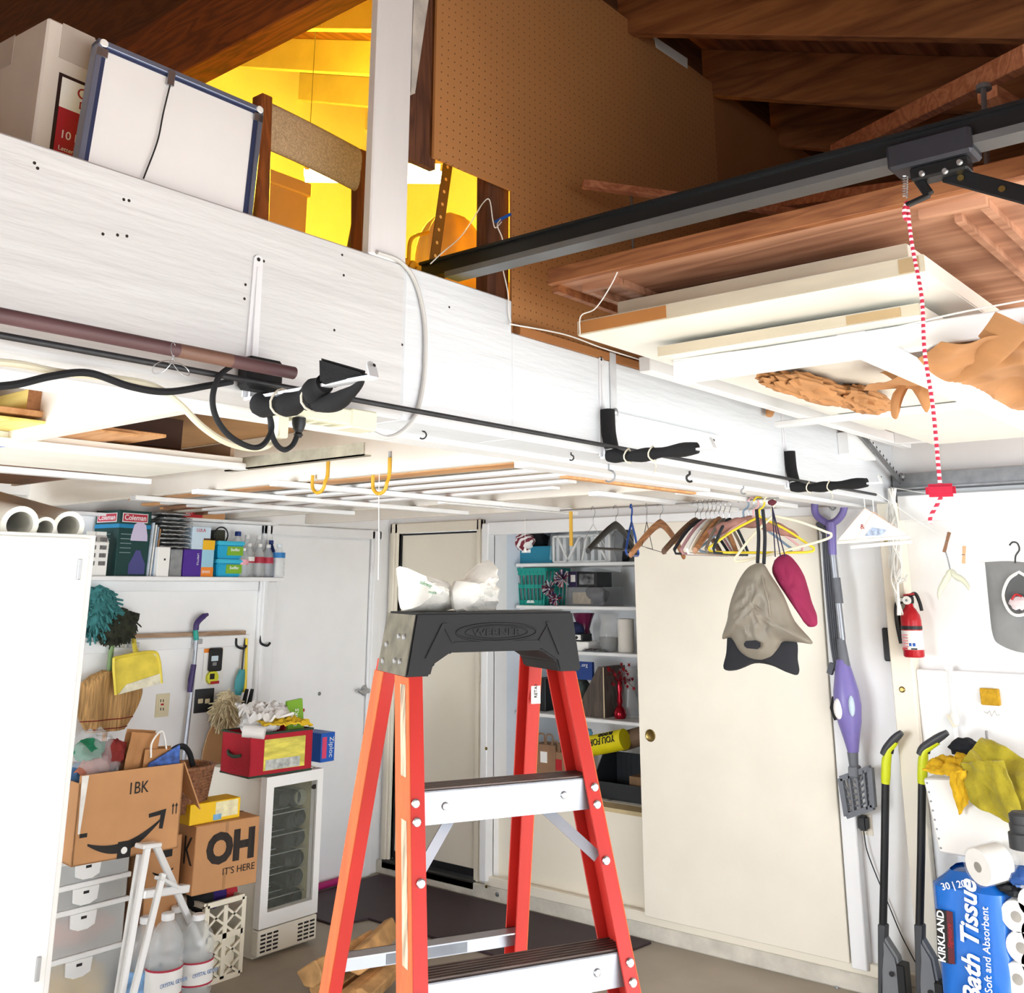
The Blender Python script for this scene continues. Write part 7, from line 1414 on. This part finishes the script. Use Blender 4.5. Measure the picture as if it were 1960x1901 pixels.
# ================================================================== right wall: mop, extinguisher, lines, floor tools, tissue pack
MX = 4.74
R = lambda px, py, x=MX: onX(px, py, x)
sm_ = thing('steam_mop', 'purple steam mop with grey grille head hanging head down by its looped handle', 'steam mop', R(1640, 1560)); pu = mat('mop_lilac', '#7d72b4', .35, var=.05); gy = mat('mop_grey', '#6c7078', .5, var=.06); dg = mat('cord_grey', '#4d5058', .5, var=.06)
B().tube(spline([R(1564, 955), R(1559, 968), R(1562, 985), R(1575, 997), R(1588, 1002), R(1602, 996), R(1613, 982), R(1616, 965), R(1612, 953)], 4), .017, 10).out('handle_loop', pu, sm_, True)
B().tube([R(1590, 1000), R(1592, 1030), R(1594, 1062)], [.026, .021, .018], 12).out('handle_stem', pu, sm_, True); B().tube([R(1565, 958), R(1590, 956), R(1612, 956)], .012, 8).out('handle_bridge', mat('cream_grip', '#e5dcc6', .5), sm_, True)
B().tube([R(1594, 1060), R(1605, 1160), R(1612, 1225)], .016, 12).out('pole', alum, sm_, True)
B().tube([R(1600, 1106), R(1606, 1155)], .02, 12).out('grey_grip', gy, sm_, True); B().tube([R(1609, 1222), R(1614, 1258), R(1616, 1275)], [.02, .024, .028], 12).out('grey_grip', gy, sm_, True)
prof = [(0.0, .026), (.15, .040), (.35, .056), (.5, .060), (.68, .052), (.85, .036), (1.0, .024)]
a, b = R(1612, 1262), R(1633, 1440); B().tube([lam(a, b, t) for t, r in prof], [r for t, r in prof], 18).out('tank_body', pu, sm_, True)
for px, py, w, h in ((1613, 1355, .022, .045), (1638, 1350, .014, .045)):
    q = R(px, py); B().ball(Vector((q.x - .048, q.y, q.z)), w, 8, h / w).out('vent_oval', paper if px < 1630 else mat('pale_blue_oval', '#c4d6e6', .4), sm_, True)
B().tube([R(1598, 1335), R(1594, 1355), R(1602, 1378)], .014, 8).out('cord_hook', black, sm_, True)
B().tube([R(1632, 1440), R(1634, 1465), R(1636, 1485)], [.024, .02, .022], 12).out('neck', gy, sm_, True); B().box((MX - .03, R(1645, 1480).y, R(1640, 1488).z), (MX + .03, R(1628, 1480).y, R(1640, 1466).z)).out('pivot', gy, sm_, bev=.006)
H = [R(1610, 1490), R(1666, 1470), R(1672, 1545), R(1622, 1562)]
def hq(u, v): return (H[0] * (1 - u) + H[1] * u) * (1 - v) + (H[3] * (1 - u) + H[2] * u) * v
def hbar(u0, v0, u1, v1, w=.014): return B().bar(hq(u0, v0), hq(u1, v1), w, .03, (1, 0, 0))
for k in ((0, 0, 1, 0), (1, 0, 1, 1), (1, 1, 0, 1), (0, 1, 0, 0)): hbar(*k, .022).out('head_frame', gy, sm_)
for k in range(6): 
    r = .2 + .15 * k; pts = [hq(min(1, max(0, .55 + r * math.cos(t / 10 * math.pi))), min(1, max(0, .05 + r * math.sin(t / 10 * math.pi)))) for t in range(11)]; B().tube(pts, .0045, 5).out('grille_bar', gy, sm_)
for u in (.3, .55, .8): hbar(u, 0, u, 1, .007).out('grille_bar', gy, sm_)
for k in range(4): B().tube(spline([R(1575 + 3 * k, 1005 + 12 * k), R(1578 + 4 * k, 1080), R(1585 + 4 * k, 1170), R(1592 + 4 * k, 1240), R(1600 + 2 * k, 1285 - 6 * k)]), .0055, 7).out('wound_cord', dg, sm_, True)
B().bar(R(1567, 1000), R(1580, 1020), .02, .03).out('cord_cleat', dg, sm_); B().bar(R(1594, 1270), R(1588, 1290), .02, .025).out('cord_cleat', dg, sm_)
hk = thing('ceiling_hook', 'grey screw hook holding the purple mop handle', 'hook', R(1590, 960)); B().tube(spline([R(1592, 946), R(1591, 958), R(1600, 968), R(1594, 976), R(1586, 970)], 4), .004, 6).out('hook_wire', zinc, hk, True)
# black wall box, fire extinguisher
tag(B().box((4.83, R(1714, 1230, 4.83).y - .0, R(1700, 1266, 4.83).z), (4.85, R(1689, 1230, 4.83).y, R(1700, 1202, 4.83).z)).out('wall_box', black, None, bev=.006), 'flat black box on the wall behind the post', 'wall box')
fe = thing('fire_extinguisher', 'small red fire extinguisher with white label strapped to the wall', 'fire extinguisher', onX(1752, 1258, 4.74)); FXx = 4.74; c = onX(1750, 1258, FXx); ht = onX(1748, 1160, FXx).z - c.z; rr = .044
B().lathe([(rr * .9, 0), (rr, .006), (rr, ht * .72), (rr * .92, ht * .82), (rr * .62, ht * .93), (.018, ht * .98), (.016, ht + .012)], c, 28).out('cylinder', mat('extinguisher_red', '#b5121f', .25, var=.03), fe, True)
B().lathe([(rr * 1.012, ht * .15), (rr * 1.012, ht * .52)], c, 28, cap=False).out('label_band', paper, fe, True); B().lathe([(rr * 1.03, ht * .54), (rr * 1.03, ht * .61)], c, 28, cap=False).out('strap', black, fe, True)
tpx = c + Vector((-rr - .001, 0, 0))
for k in range(5): B().box((c.x - rr * 1.02, c.y + .005 + .0, c.z + ht * (.20 + .055 * k)), (c.x - rr * .9, c.y + .03, c.z + ht * (.225 + .055 * k))).out('label_print', mat('label_pinkish', '#d98f93', .6), fe)
for dy in (-.008, -.024): B().box((c.x - rr * 1.02, c.y + dy, c.z + ht * .22), (c.x - rr * .9, c.y + dy + .01, c.z + ht * .28)).out('label_print', bluep, fe)
B().box((c.x - rr * 1.02, c.y - .03, c.z + ht * .155), (c.x - rr * .85, c.y - .005, c.z + ht * .18)).out('label_print', ink, fe); B().box((c.x - rr * 1.02, c.y + .01, c.z + ht * .155), (c.x - rr * .88, c.y + .032, c.z + ht * .19)).out('label_print', redp, fe)
zt = c.z + ht; B().lathe([(.02, 0), (.022, .01), (.022, .028), (.012, .034)], (c.x, c.y, zt + .01), 14).out('valve', black, fe, True); B().lathe([(.018, 0), (.018, .008)], (c.x - .022, c.y, zt + .024), 18, (-1, 0, 0)).out('gauge', paper, fe, True); B().lathe([(.006, 0), (.002, .001)], (c.x - .031, c.y, zt + .024), 10, (-1, 0, 0)).out('gauge_dial', zinc, fe)
B().tube(spline([(c.x, c.y, zt + .04), (c.x, c.y - .03, zt + .052), (c.x, c.y - .045, zt + .02), (c.x, c.y - .052, zt - .02)]), .008, 8).out('squeeze_handle', black, fe, True); B().tube(spline([(c.x, c.y + .01, zt + .03), (c.x, c.y + .05, zt + .01), (c.x + .01, c.y + .062, zt - .06), (c.x + .02, c.y + .055, zt - .16)]), .013, 8).out('wall_hanger', black, fe, True); B().cyl((c.x - .01, c.y + .015, zt + .026), (c.x - .012, c.y + .05, zt + .026), .008, 8).out('nozzle', paper, fe, True); B().bar((c.x, c.y + .02, zt + .045), (c.x, c.y - .03, zt + .052), .02, .008).out('carry_handle', redp, fe)
# bundle of white wires hanging from the beam corner
wbn = thing('wire_bundle', 'bundle of looped white wires hanging at the post top', 'wires', R(1715, 1180, 4.72)); rnd = random.Random(3)
for k in range(16):
    x = 4.70 + rnd.uniform(-.03, .03); p0 = R(1703 + rnd.uniform(-3, 12), 935, x); pts = [p0]
    for j, py in enumerate((985, 1030, 1075, 1110)): pts.append(R(1708 + 3 * j + rnd.uniform(-12, 12), py + rnd.uniform(-8, 8), x + rnd.uniform(-.02, .02)))
    if k < 5: pts += [R(1715 + rnd.uniform(-6, 8), 1145, x), R(1722 + rnd.uniform(-6, 8), 1178, x)]
    else: pts += [R(1722 + rnd.uniform(-4, 16), 1105 + rnd.uniform(-8, 8), x)]
    B().tube(spline(pts, 4), .0036, 5).out('wire_strand', wireW, wbn, True)
# paper covered hangers
for k, (px, py, x, lb_) in enumerate(((1655, 968, 4.45, 'white dry cleaner hanger with printed paper triangle'), (1672, 975, 4.35, 'plain white tube hanger beside the paper one'))):
    p = onX(px, py, x); t = thing('paper_hanger', lb_, 'hanger', p, 'hangers by the post'); w = .17 if k == 0 else .14; d = Vector((.35, -.94, 0)).normalized(); ht = .15
    A_, B_, C_ = p - UP * .01, p - d * w * .75 - UP * ht, p + d * w - UP * (ht - .02)
    if k == 0: 
        B().hexa([A_, B_, C_], [q + Vector((.004, .001, 0)) for q in (A_, B_, C_)]).out('paper_cover', paper, t); text('&', .03, frame(lam(lam(A_, B_, .5), C_, .2) + Vector((-.002, -.001, 0)), d, UP), redi, t)
        B().hexa([lam(lam(A_, B_, .45), C_, .35), lam(lam(A_, B_, .85), C_, .35), lam(lam(A_, B_, .8), C_, .6), lam(lam(A_, B_, .4), C_, .6)], [q + Vector((-.003, -.001, 0)) for q in (lam(lam(A_, B_, .45), C_, .35), lam(lam(A_, B_, .85), C_, .35), lam(lam(A_, B_, .8), C_, .6), lam(lam(A_, B_, .4), C_, .6))]).out('print_block', mat('blue_print', '#b9c8e4', .6, var=.3, vs=60), t)
    B().tube([A_, B_, C_], .0022, 5, True).out('wire_frame', mat('peach_wire', '#e0b79a', .5), t); B().tube([B_ - UP * .005, C_ - UP * .005], .008, 8).out('paper_tube', paper, t, True); B().tube([A_, A_ + UP * .05], .002, 5).out('hook', wireW, t)
# clothes lines
tag(B().tube([onX(1655, 928, 4.5), onX(1760, 1000, 4.5), onX(1990, 1145, 4.5)], .0018, 5).out('clothes_line', wireW, None), 'white clothes line sloping across the right wall with pegs', 'line')
tag(B().tube([onX(1705, 933, 4.70), onX(1990, 982, 4.70)], .0016, 5).out('twine_line', wireW, None), 'second thin white line running below the red grip', 'line')
def peg(px, py, ang, m, label, h=.07):
    p = onX(px, py, 4.5); u = Vector((0, math.sin(ang), math.cos(ang))); t = thing('clothes_peg', label, 'clothes peg', p, 'pegs on the clothes line')
    for s in (-1, 1): B().bar(p - u * h * .5 + Vector((.004 * s, 0, 0)), p + u * h * .5 + Vector((.005 * s, .003 * s, 0)), .006, .011, (0, 1, 0)).out('peg_half', m, t)
    B().tube([p + Vector((-.006, -.006, 0)), p + Vector((-.006, .006, 0))], .0025, 6).out('spring', steel, t); return t
peg(1812, 1038, -.35, mat('peg_brown', '#8a6248', .7), 'brown wooden peg clipped on the clothes line', .085); peg(1845, 1062, -.15, mat('peg_pale', '#dcae84', .7), 'pale wooden peg clipped on the clothes line')
ih = thing('inflatable_hanger', 'deflated translucent inflatable hanger dangling from the brown peg', 'hanger', onX(1820, 1150, 4.5)); im = mat('pale_vinyl', '#e3e6d0', .25, alpha=.75, var=.05)
B().tube([onX(1808, 1050, 4.5), onX(1814, 1070, 4.5), onX(1819, 1092, 4.5)], .003, 6).out('hook', zinc, ih, True); V5 = lambda px, py: onX(px, py, 4.5)
B().tube(spline([V5(1820, 1090), V5(1815, 1102), V5(1806, 1118), V5(1799, 1132), V5(1797, 1148)], 4), [.005, .009, .012, .013, .012, .013, .014, .013, .012, .013, .012, .011, .010, .009, .008, .006, .003], 10).out('arm', im, ih, True); B().tube(spline([V5(1820, 1090), V5(1828, 1102), V5(1842, 1110), V5(1851, 1120), V5(1855, 1130)], 4), [.005, .009, .012, .013, .012, .013, .014, .013, .012, .011, .010, .010, .009, .008, .006, .005, .003], 10).out('arm', im, ih, True)
# grey bag on a hanger
gb_ = thing('garment_bag', 'grey cloth peg bag hung on a dark wire hook at the right edge', 'bag', onX(1945, 1250, 4.45)); G = lambda px, py, x=4.45: onX(px, py, x); gcl = mat('grey_cloth', '#8f9192', .85, var=.1, vs=8)
puff([(1885, 1076), (1930, 1074), (1985, 1078), (2040, 1076), (2040, 1200), (2020, 1245), (1960, 1250), (1915, 1235), (1900, 1215), (1893, 1160)], 4.47, .03, 8, .01, 3, 3).out('bag_cloth', gcl, gb_, True)
B().tube(spline([G(1950, 1095, 4.42), G(1930, 1110, 4.42), G(1920, 1140, 4.42), G(1932, 1170, 4.42), G(1952, 1178, 4.42), G(1975, 1165, 4.42), G(1980, 1130, 4.42), G(1968, 1100, 4.42)], 4)[:-1], .006, 8, True).out('mouth_ring', paper, gb_, True)
mo = [G(px, py, 4.425) for px, py in ((1950, 1098), (1932, 1112), (1923, 1140), (1934, 1166), (1952, 1174), (1972, 1162), (1977, 1130), (1966, 1102))]; B().hexa(mo, [q + Vector((-.001, 0, 0)) for q in mo]).out('mouth', mat('bag_inside', '#5c5e60', .9), gb_)
B().blob(G(1950, 1155, 4.41), (.012, .035, .025), .3, 4, 8, 4).out('contents', mat('pink_white', '#e6d6da', .7, var=.2), gb_, True); B().tube(spline([G(1936, 1148, 4.40), G(1944, 1138, 4.40), G(1956, 1142, 4.40)]), .004, 6).out('red_trim', redp, gb_)
B().tube(spline([G(1943, 1078), G(1944, 1064), G(1951, 1052), G(1947, 1040), G(1938, 1038), G(1932, 1044)], 4), .0035, 6).out('hook', wireK, gb_, True)
# long white brush, sponge, small scribble hook
wbsh = thing('bath_brush', 'long white handled brush hanging on the wall blocking', 'brush', onX(1825, 1390, 4.80)); K = lambda px, py, x=4.79: onX(px, py, x)
B().tube([K(1816, 1282), K(1820, 1330), K(1823, 1362)], .006, 8).out('handle', paper, wbsh, True); B().blob(K(1827, 1375), (.015, .018, .032), .1, 3, 8, 2).out('brush_back', paper, wbsh, True)
for k in range(14): q = K(1821 + k, 1366 + 1.6 * k); B().tube([q, q + Vector((-.012, .018, -.012))], .003, 4).out('bristle_tuft', mat('bristle', '#ece6d2', .8), wbsh)
B().lathe([(.014, 0), (.014, .012)], K(1817, 1280, 4.80), 12, (-1, 0, 0)).out('suction_hook', paper, wbsh, True)
tag(B().box((4.825, K(1912, 1330, 4.83).y, K(1890, 1350, 4.83).z), (4.849, K(1876, 1330, 4.83).y, K(1890, 1318, 4.83).z)).out('sponge', mat('sponge', '#c99c22', .9, var=.15, vs=50, bump=.5, bs=90), None, bev=.004), 'mustard yellow sponge stuck on the wall', 'sponge')
wm = tag(B().tube([onX(px, py, 4.848) for px, py in ((1883, 1362), (1890, 1366), (1894, 1360), (1898, 1372), (1904, 1360), (1908, 1370), (1914, 1368))], .0012, 4).out('bent_wire', mat('faint_wire', '#b9b5aa', .6)), 'faint bent wire squiggle on the wall below the sponge', 'wire')
# cordless stick tools leaning on the wall
def stick(dx, x, label):
    t = thing('stick_scrubber', label, 'cleaning tool', onX(1690 + dx, 1890, x), 'stick scrubbers on the right wall'); t.location.z = 0; ORG[t.name] = Vector(t.location); S_ = lambda px, py: onX(px + dx, py, x); neon = mat('neon_lime', '#d3dd1c', .4, var=.03); cg = mat('charcoal_body', '#3d3f43', .45, var=.05); lg = mat('tool_grey', '#7b7e82', .45, var=.05)
    d2 = dx * .25
    B().tube(spline([S_(1726 + d2, 1402), S_(1712 + d2 * .6, 1415), S_(1698, 1432), S_(1692, 1445)], 4), [.012, .014, .016, .017, .018, .018, .018, .018, .018, .018, .018, .018, .018], 10).out('top_grip', cg, t, True)
    B().tube(spline([S_(1715 + d2 * .6, 1420), S_(1702, 1436), S_(1697, 1455), S_(1696, 1470), S_(1695, 1500)], 4), [.012, .013, .014, .015, .016, .017, .018, .019, .02, .02, .02, .02, .02, .02, .02, .019, .018], 10).out('lime_collar', neon, t, True)
    B().tube([S_(1708, 1432), S_(1706, 1442)], .009, 8).out('trigger', black, t)
    B().tube([S_(1695, 1498), S_(1693, 1640), S_(1690, 1775)], .0165, 12).out('shaft', black, t, True)
    a = S_(1690, 1768); ya, yb_ = S_(1735, 1830).y, S_(1680, 1830).y
    B().hexa([(x - .035, yb_ - .015, .06), (x + .035, yb_ - .015, .06), (x + .035, yb_, .06), (x - .035, yb_, .06)], [(x - .02, a.y - .02, a.z), (x + .02, a.y - .02, a.z), (x + .02, a.y + .016, a.z), (x - .02, a.y + .016, a.z)]).out('body_spine', cg, t, bev=.004)
    B().hexa([(x - .045, ya, .06), (x + .045, ya, .06), (x + .045, yb_ - .02, .06), (x - .045, yb_ - .02, .06)], [(x - .03, ya + .03, a.z - .11), (x + .03, ya + .03, a.z - .11), (x + .03, a.y + .0, a.z - .03), (x - .03, a.y + .0, a.z - .03)]).out('body_shell', lg, t, bev=.01, seg=2)
    B().box((x - .048, ya - .004, .07), (x + .02, ya + .03, .20)).out('battery', black, t, bev=.004); B().box((x - .05, ya - .006, .05), (x + .02, ya + .026, .07)).out('lime_band', neon, t); B().lathe([(.01, 0), (.01, .003)], (x - .047, (ya + yb_) / 2 - .01, .16), 10, (-1, 0, 0)).out('power_button', black, t)
    B().lathe([(.06, 0), (.065, .01), (.06, .03), (.02, .06)], (x, (ya + yb_) / 2, 0), 20).out('scrub_head', cg, t, True); return t
stick(0, 4.70, 'black stick scrubber with lime collar, left one by the post'); stick(70, 4.60, 'black stick scrubber with lime collar, right one by the post')
# charger on its outlet, with lead
ch_ = thing('wall_charger', 'black charger plugged into a cream outlet with a lead to the floor tools', 'charger', onX(1653, 1592, 4.82)); q0, q1 = onX(1642, 1556, 4.85), onX(1672, 1600, 4.85); B().box((4.843, q1.y, q1.z), (4.85, q0.y, q0.z)).out('outlet_plate', cream, ch_); q0, q1 = onX(1643, 1560, 4.82), onX(1662, 1591, 4.82); B().box((4.80, q1.y, q1.z), (4.845, q0.y, q0.z)).out('adapter', black, ch_, bev=.008, seg=2)
B().tube(spline([onX(1653, 1590, 4.82), onX(1660, 1630, 4.82), onX(1683, 1690, 4.83), onX(1700, 1730, 4.83), onX(1725, 1790, 4.83), onX(1752, 1842, 4.80)]), .0028, 6).out('lead', black, ch_, True)
# white bin with towels
bi = thing('white_bin', 'white plastic laundry bin with punched edge under the yellow towels', 'bin', onX(1860, 1640, 4.5)); bwh = mat('bin_white', '#f1efea', .45, var=.02)
Bq_ = [onX(1767, 1490, 4.5), onX(1797, 1632, 4.47), onX(2000, 1668, 4.47), onX(2000, 1490, 4.5)]
B().hexa(Bq_, [q + Vector((.30, 0, 0)) for q in Bq_]).out('bin_body', bwh, bi, bev=.006)
for k in range(8): q = lam(Bq_[0], Bq_[1], .06 + .125 * k) + Vector((-.001, -.012, 0)); B().lathe([(.0045, 0), (.004, .001)], q, 8, (-1, 0, 0)).out('punched_hole', zinc, bi)
B().box((4.68, 1.08, .0), (4.8, 1.13, .66)).out('bin_stand', white, bi); B().box((4.68, 1.46, .0), (4.8, 1.50, .66)).out('bin_stand', white, bi)
def drape(c4, amp, seed, m, name, label, nu=26, nv=22, fq=3, sag=0, th=.008):
    return tag(crumple(c4, nu, nv, amp, fq, seed, sag, ridge=False).out(name, m, None, True, thick=th, ang=60), label, 'towel', 'towels on the white bin')
ol = mat('towel_olive', '#a89a22', .95, var=.15, vs=12, bump=.4, bs=120, sheen=.3); ye = mat('towel_yellow', '#dcb01f', .95, var=.12, vs=12, bump=.4, bs=120)
drape([onX(1838, 1462, 4.46), onX(1880, 1408, 4.56), onX(2010, 1480, 4.50), onX(2010, 1620, 4.42)], .030, 4, ol, 'olive_towel', 'large olive yellow towel spread over the white bin')
drape([onX(1840, 1460, 4.455), onX(1920, 1455, 4.44), onX(1975, 1605, 4.43), onX(1860, 1535, 4.44)], .022, 6, ol, 'olive_towel', 'front fold of the olive towel falling over the bin side')
drape([onX(1768, 1480, 4.46), onX(1790, 1450, 4.56), onX(1850, 1448, 4.56), onX(1842, 1482, 4.44)], .022, 8, ye, 'yellow_towel', 'bunched yellow cloth on the corner of the white bin', fq=4)
drape([onX(1815, 1478, 4.455), onX(1850, 1475, 4.45), onX(1856, 1530, 4.452), onX(1838, 1560, 4.455)], .012, 10, ye, 'yellow_towel', 'yellow cloth tail hanging down the bin front')
tag(B().blob(onX(1847, 1432, 4.60), (.06, .06, .035), .35, 3, 10, 12).out('dark_cloth', mat('navy_black_cloth', '#161a22', .9), None, True), 'black cloth heaped between the yellow towels', 'cloth')
tag(B().tube([onX(1888, 1400, 4.83), onX(1889, 1412, 4.81), onX(1893, 1422, 4.80)], .006, 8).out('metal_hook', steel, None, True), 'small metal wall hook above the towels', 'hook')
bc_ = thing('black_canister', 'black ribbed canister at the right edge below the towels', 'canister', onX(1955, 1625, 4.2)); c = onX(1962, 1625, 4.2); B().lathe([(.05, 0), (.05, .05), (.042, .055), (.044, .08), (.04, .084), (.042, .11), (.03, .12)], c, 20).out('canister_body', mat('canister_charcoal', '#3b3d41', .5, var=.06), bc_, True)
# bath tissue pack
TX = 4.35; y1, y0 = onX(1783, 1780, TX).y, .86; ztp = onX(1785, 1668, TX).z
tp = thing('tissue_pack', 'large blue wrapped pack of bath tissue standing on end', 'tissue pack', (TX, 1.2, 0)); bl = mat('pack_blue', '#1a6fd0', .25, var=.08, vs=4, bump=.15, bs=10, coat=.3); yb2 = onX(1932, 1800, TX).y
def pk(u, v):
    th = 2 * math.pi * u; cx_, sy_ = math.cos(th), math.sin(th); f = lambda q: (abs(q) ** .45) * (1 if q > 0 else -1)
    k = 1 + .03 * noise.noise(Vector((cx_ * 3, sy_ * 3, v * 5))); top = 1 if v < .93 else .93 - .35 * ((v - .93) / .07)
    return Vector((TX + .14 + .14 * f(cx_) * k * top, (y1 + yb2) / 2 + (y1 - yb2) / 2 * f(sy_) * k * top, v * ztp))
B().grid(pk, 56, 26, wrap=True).out('wrapper', bl, tp, True)
B().grid(lambda u, v: pk(u, .985) * (1 - v) + Vector((TX + .14, (y1 + yb2) / 2, ztp * .99)) * v, 56, 3, wrap=True).out('wrapper_end', bl, tp, True)
Ft = lambda px, py, d=.012: onX(px, py, TX - d)
sc_ = wi
a = Ft(1868, 1780); upv = Vector((0, -.06, 1)).normalized(); rgt = Vector((0, -1, -.06)).normalized()
text('Bath Tissue', .088, frame(Ft(1858, 1802), upv, -rgt), sc_, tp, ext=.002, shear=.25, bold=.002); text('Soft and Absorbent', .036, frame(Ft(1889, 1818), upv, -rgt), sc_, tp, ext=.002)
B(frame(Ft(1806, 1792, .010), upv, -rgt)).box((-.088, -.026, 0), (.088, .024, .003)).out('brand_plate', ink, tp); B(frame(Ft(1812, 1792, .010), upv, -rgt)).box((-.088, -.026, .0005), (.088, -.004, .0035)).out('brand_band', mat('maroon_band', '#5a1520', .5), tp); text('KIRKLAND', .036, frame(Ft(1802, 1792, .0135), upv, -rgt), sc_, tp, ext=.001, bold=.0008); text('Signature', .022, frame(Ft(1818, 1792, .014), upv, -rgt), redi, tp, ext=.001, shear=.3); text('30 | 20', .034, frame(Ft(1825, 1695, .012), Vector((0, -.85, .25)), Vector((0, .25, .95))), sc_, tp, ext=.002)
# tissue rolls showing at the open end
k = 0
for px, py in ((1945, 1755), (1955, 1815), (1948, 1875), (1978, 1730), (1985, 1790), (1985, 1850), (1948, 1915)):
    q = onX(px, py, TX + .02); t = thing('tissue_roll', ('white tissue roll showing at the open side of the blue pack, %s') % ('upper front', 'middle front', 'lower front', 'upper edge', 'middle edge', 'lower edge', 'bottom')[k], 'tissue roll', q, 'tissue rolls in the pack'); k += 1
    B().lathe([(.052, 0), (.054, .004), (.054, .10), (.02, .10)], q, 22, (1, 0, 0)).out('roll', paper, t, True); B().lathe([(.019, -.001), (.017, .004)], q, 14, (1, 0, 0)).out('core', mat('tissue_core', '#a7a39c', .5, .1, var=.2), t)
sr = thing('wrapped_roll', 'single white tissue roll in clear wrap lying on the blue pack', 'tissue roll', onX(1880, 1698, 4.36)); q = onX(1872, 1660, 4.30); ax = Vector((.85, -.5, .1)).normalized()
B().lathe([(.001, 0), (.062, .0), (.064, .005), (.064, .11), (.02, .112)], q, 28, ax).out('roll', paper, sr, True); B().lathe([(.018, -.002), (.016, .003)], q, 16, ax).out('core', mat('tissue_core', '#a7a39c', .5, .1), sr); B().lathe([(.068, -.004), (.070, .11), (.05, .15), (.012, .175)], q, 24, ax, cap=False).out('wrap_film', mat('film2', '#e8ecee', .1), sr, True)
for k, (px, py, r, c_, lb_) in enumerate(((1925, 1697, (.03, .035, .018), '#15161a', 'black rubber glove lying on the blue pack'), (1945, 1708, (.03, .04, .016), '#23262b', 'dark tool lying beside the black glove'), (1950, 1675, (.05, .05, .03), '#1f4f95', 'blue cloth at the right edge behind the tissue roll'))):
    tag(B().blob(onX(px, py, 4.40), r, .4, 5, 9, k + 31).out('glove' if k == 0 else ('hand_tool' if k == 1 else 'blue_rag'), mat('tpitem%d' % k, c_, .6, var=.15), None, True), lb_, ('glove', 'tool', 'cloth')[k])
# ---------------------------------------------------------------- floor: mats and firewood
mm_ = mat('rubber_mat', '#3a2a31', .6, var=.08, vs=10)
fm1 = [onZ(px, py, 0) for px, py in ((640, 1700), (700, 1690), (1010, 1790), (1255, 1840), (1190, 1870), (980, 1862), (870, 1800), (760, 1775), (620, 1745))]
fm1 = [Vector((3.80, 4.62, 0)), Vector((4.32, 4.97, 0)), Vector((4.76, 4.97, 0)), Vector((4.76, 3.16, 0)), Vector((4.30, 3.14, 0)), Vector((4.22, 3.6, 0)), Vector((3.98, 4.2, 0))]
fm1 = [Vector((3.98, 4.95, 0)), Vector((4.78, 4.97, 0)), Vector((4.78, 3.10, 0)), Vector((4.16, 3.10, 0)), Vector((4.16, 4.30, 0))]
tag(B().hexa([Vector((3.98, 4.975, .0005)), Vector((3.98, 4.45, .0005)), Vector((4.16, 4.40, .0005)), Vector((4.16, 3.12, .0005)), Vector((4.79, 3.05, .0005)), Vector((4.79, 4.975, .0005))], [Vector((3.98, 4.975, .012)), Vector((3.98, 4.45, .012)), Vector((4.16, 4.40, .012)), Vector((4.16, 3.12, .012)), Vector((4.79, 3.05, .012)), Vector((4.79, 4.975, .012))]).out('floor_mat', mm_, None, bev=.003), 'dark plum rubber mat on the concrete along the doors', 'mat')
fw_ = thing('firewood_bundle', 'wrapped bundle of split firewood on the floor behind the ladder', 'firewood', onZ(700, 1885, 0)); bark = mat('split_wood', '#c99a63', .8, var=.3, vs=9, stretch=(1, 1, 1), bump=.5, bs=25); c = onZ(690, 1880, 0)
for k, (dx, dy, z, r, a_) in enumerate(((0, 0, .075, .07, 20), (.02, -.16, .07, .065, 24), (-.10, -.06, .17, .06, 15), (.08, -.07, .18, .055, 28), (-.12, -.20, .065, .06, 22))):
    T = Matrix.Translation((c.x - .12 + dx, c.y - .05 + dy, z)) @ Matrix.Rotation(math.radians(a_), 4, 'Z'); pr = [(r * (1 + .25 * math.sin(3 * t + k)) * math.cos(t), r * (.8 + .2 * math.cos(2 * t + k)) * math.sin(t)) for t in [2 * math.pi * i / 7 for i in range(7)]]
    B(T).hexa([(-.22, a, b) for a, b in pr], [(.22, a * .9, b * .95) for a, b in pr]).out('log', bark, fw_, bev=.005)
tag(B().hexa([onZ(590, 1870, 0.001), onZ(640, 1840, 0.001), onZ(690, 1880, 0.001), onZ(660, 1940, 0.001)], [q + UP * .004 for q in (onZ(590, 1870, 0.001), onZ(640, 1840, 0.001), onZ(690, 1880, 0.001), onZ(660, 1940, 0.001))]).out('flat_cardboard', card), 'flat piece of brown cardboard on the floor by the ladder', 'cardboard')
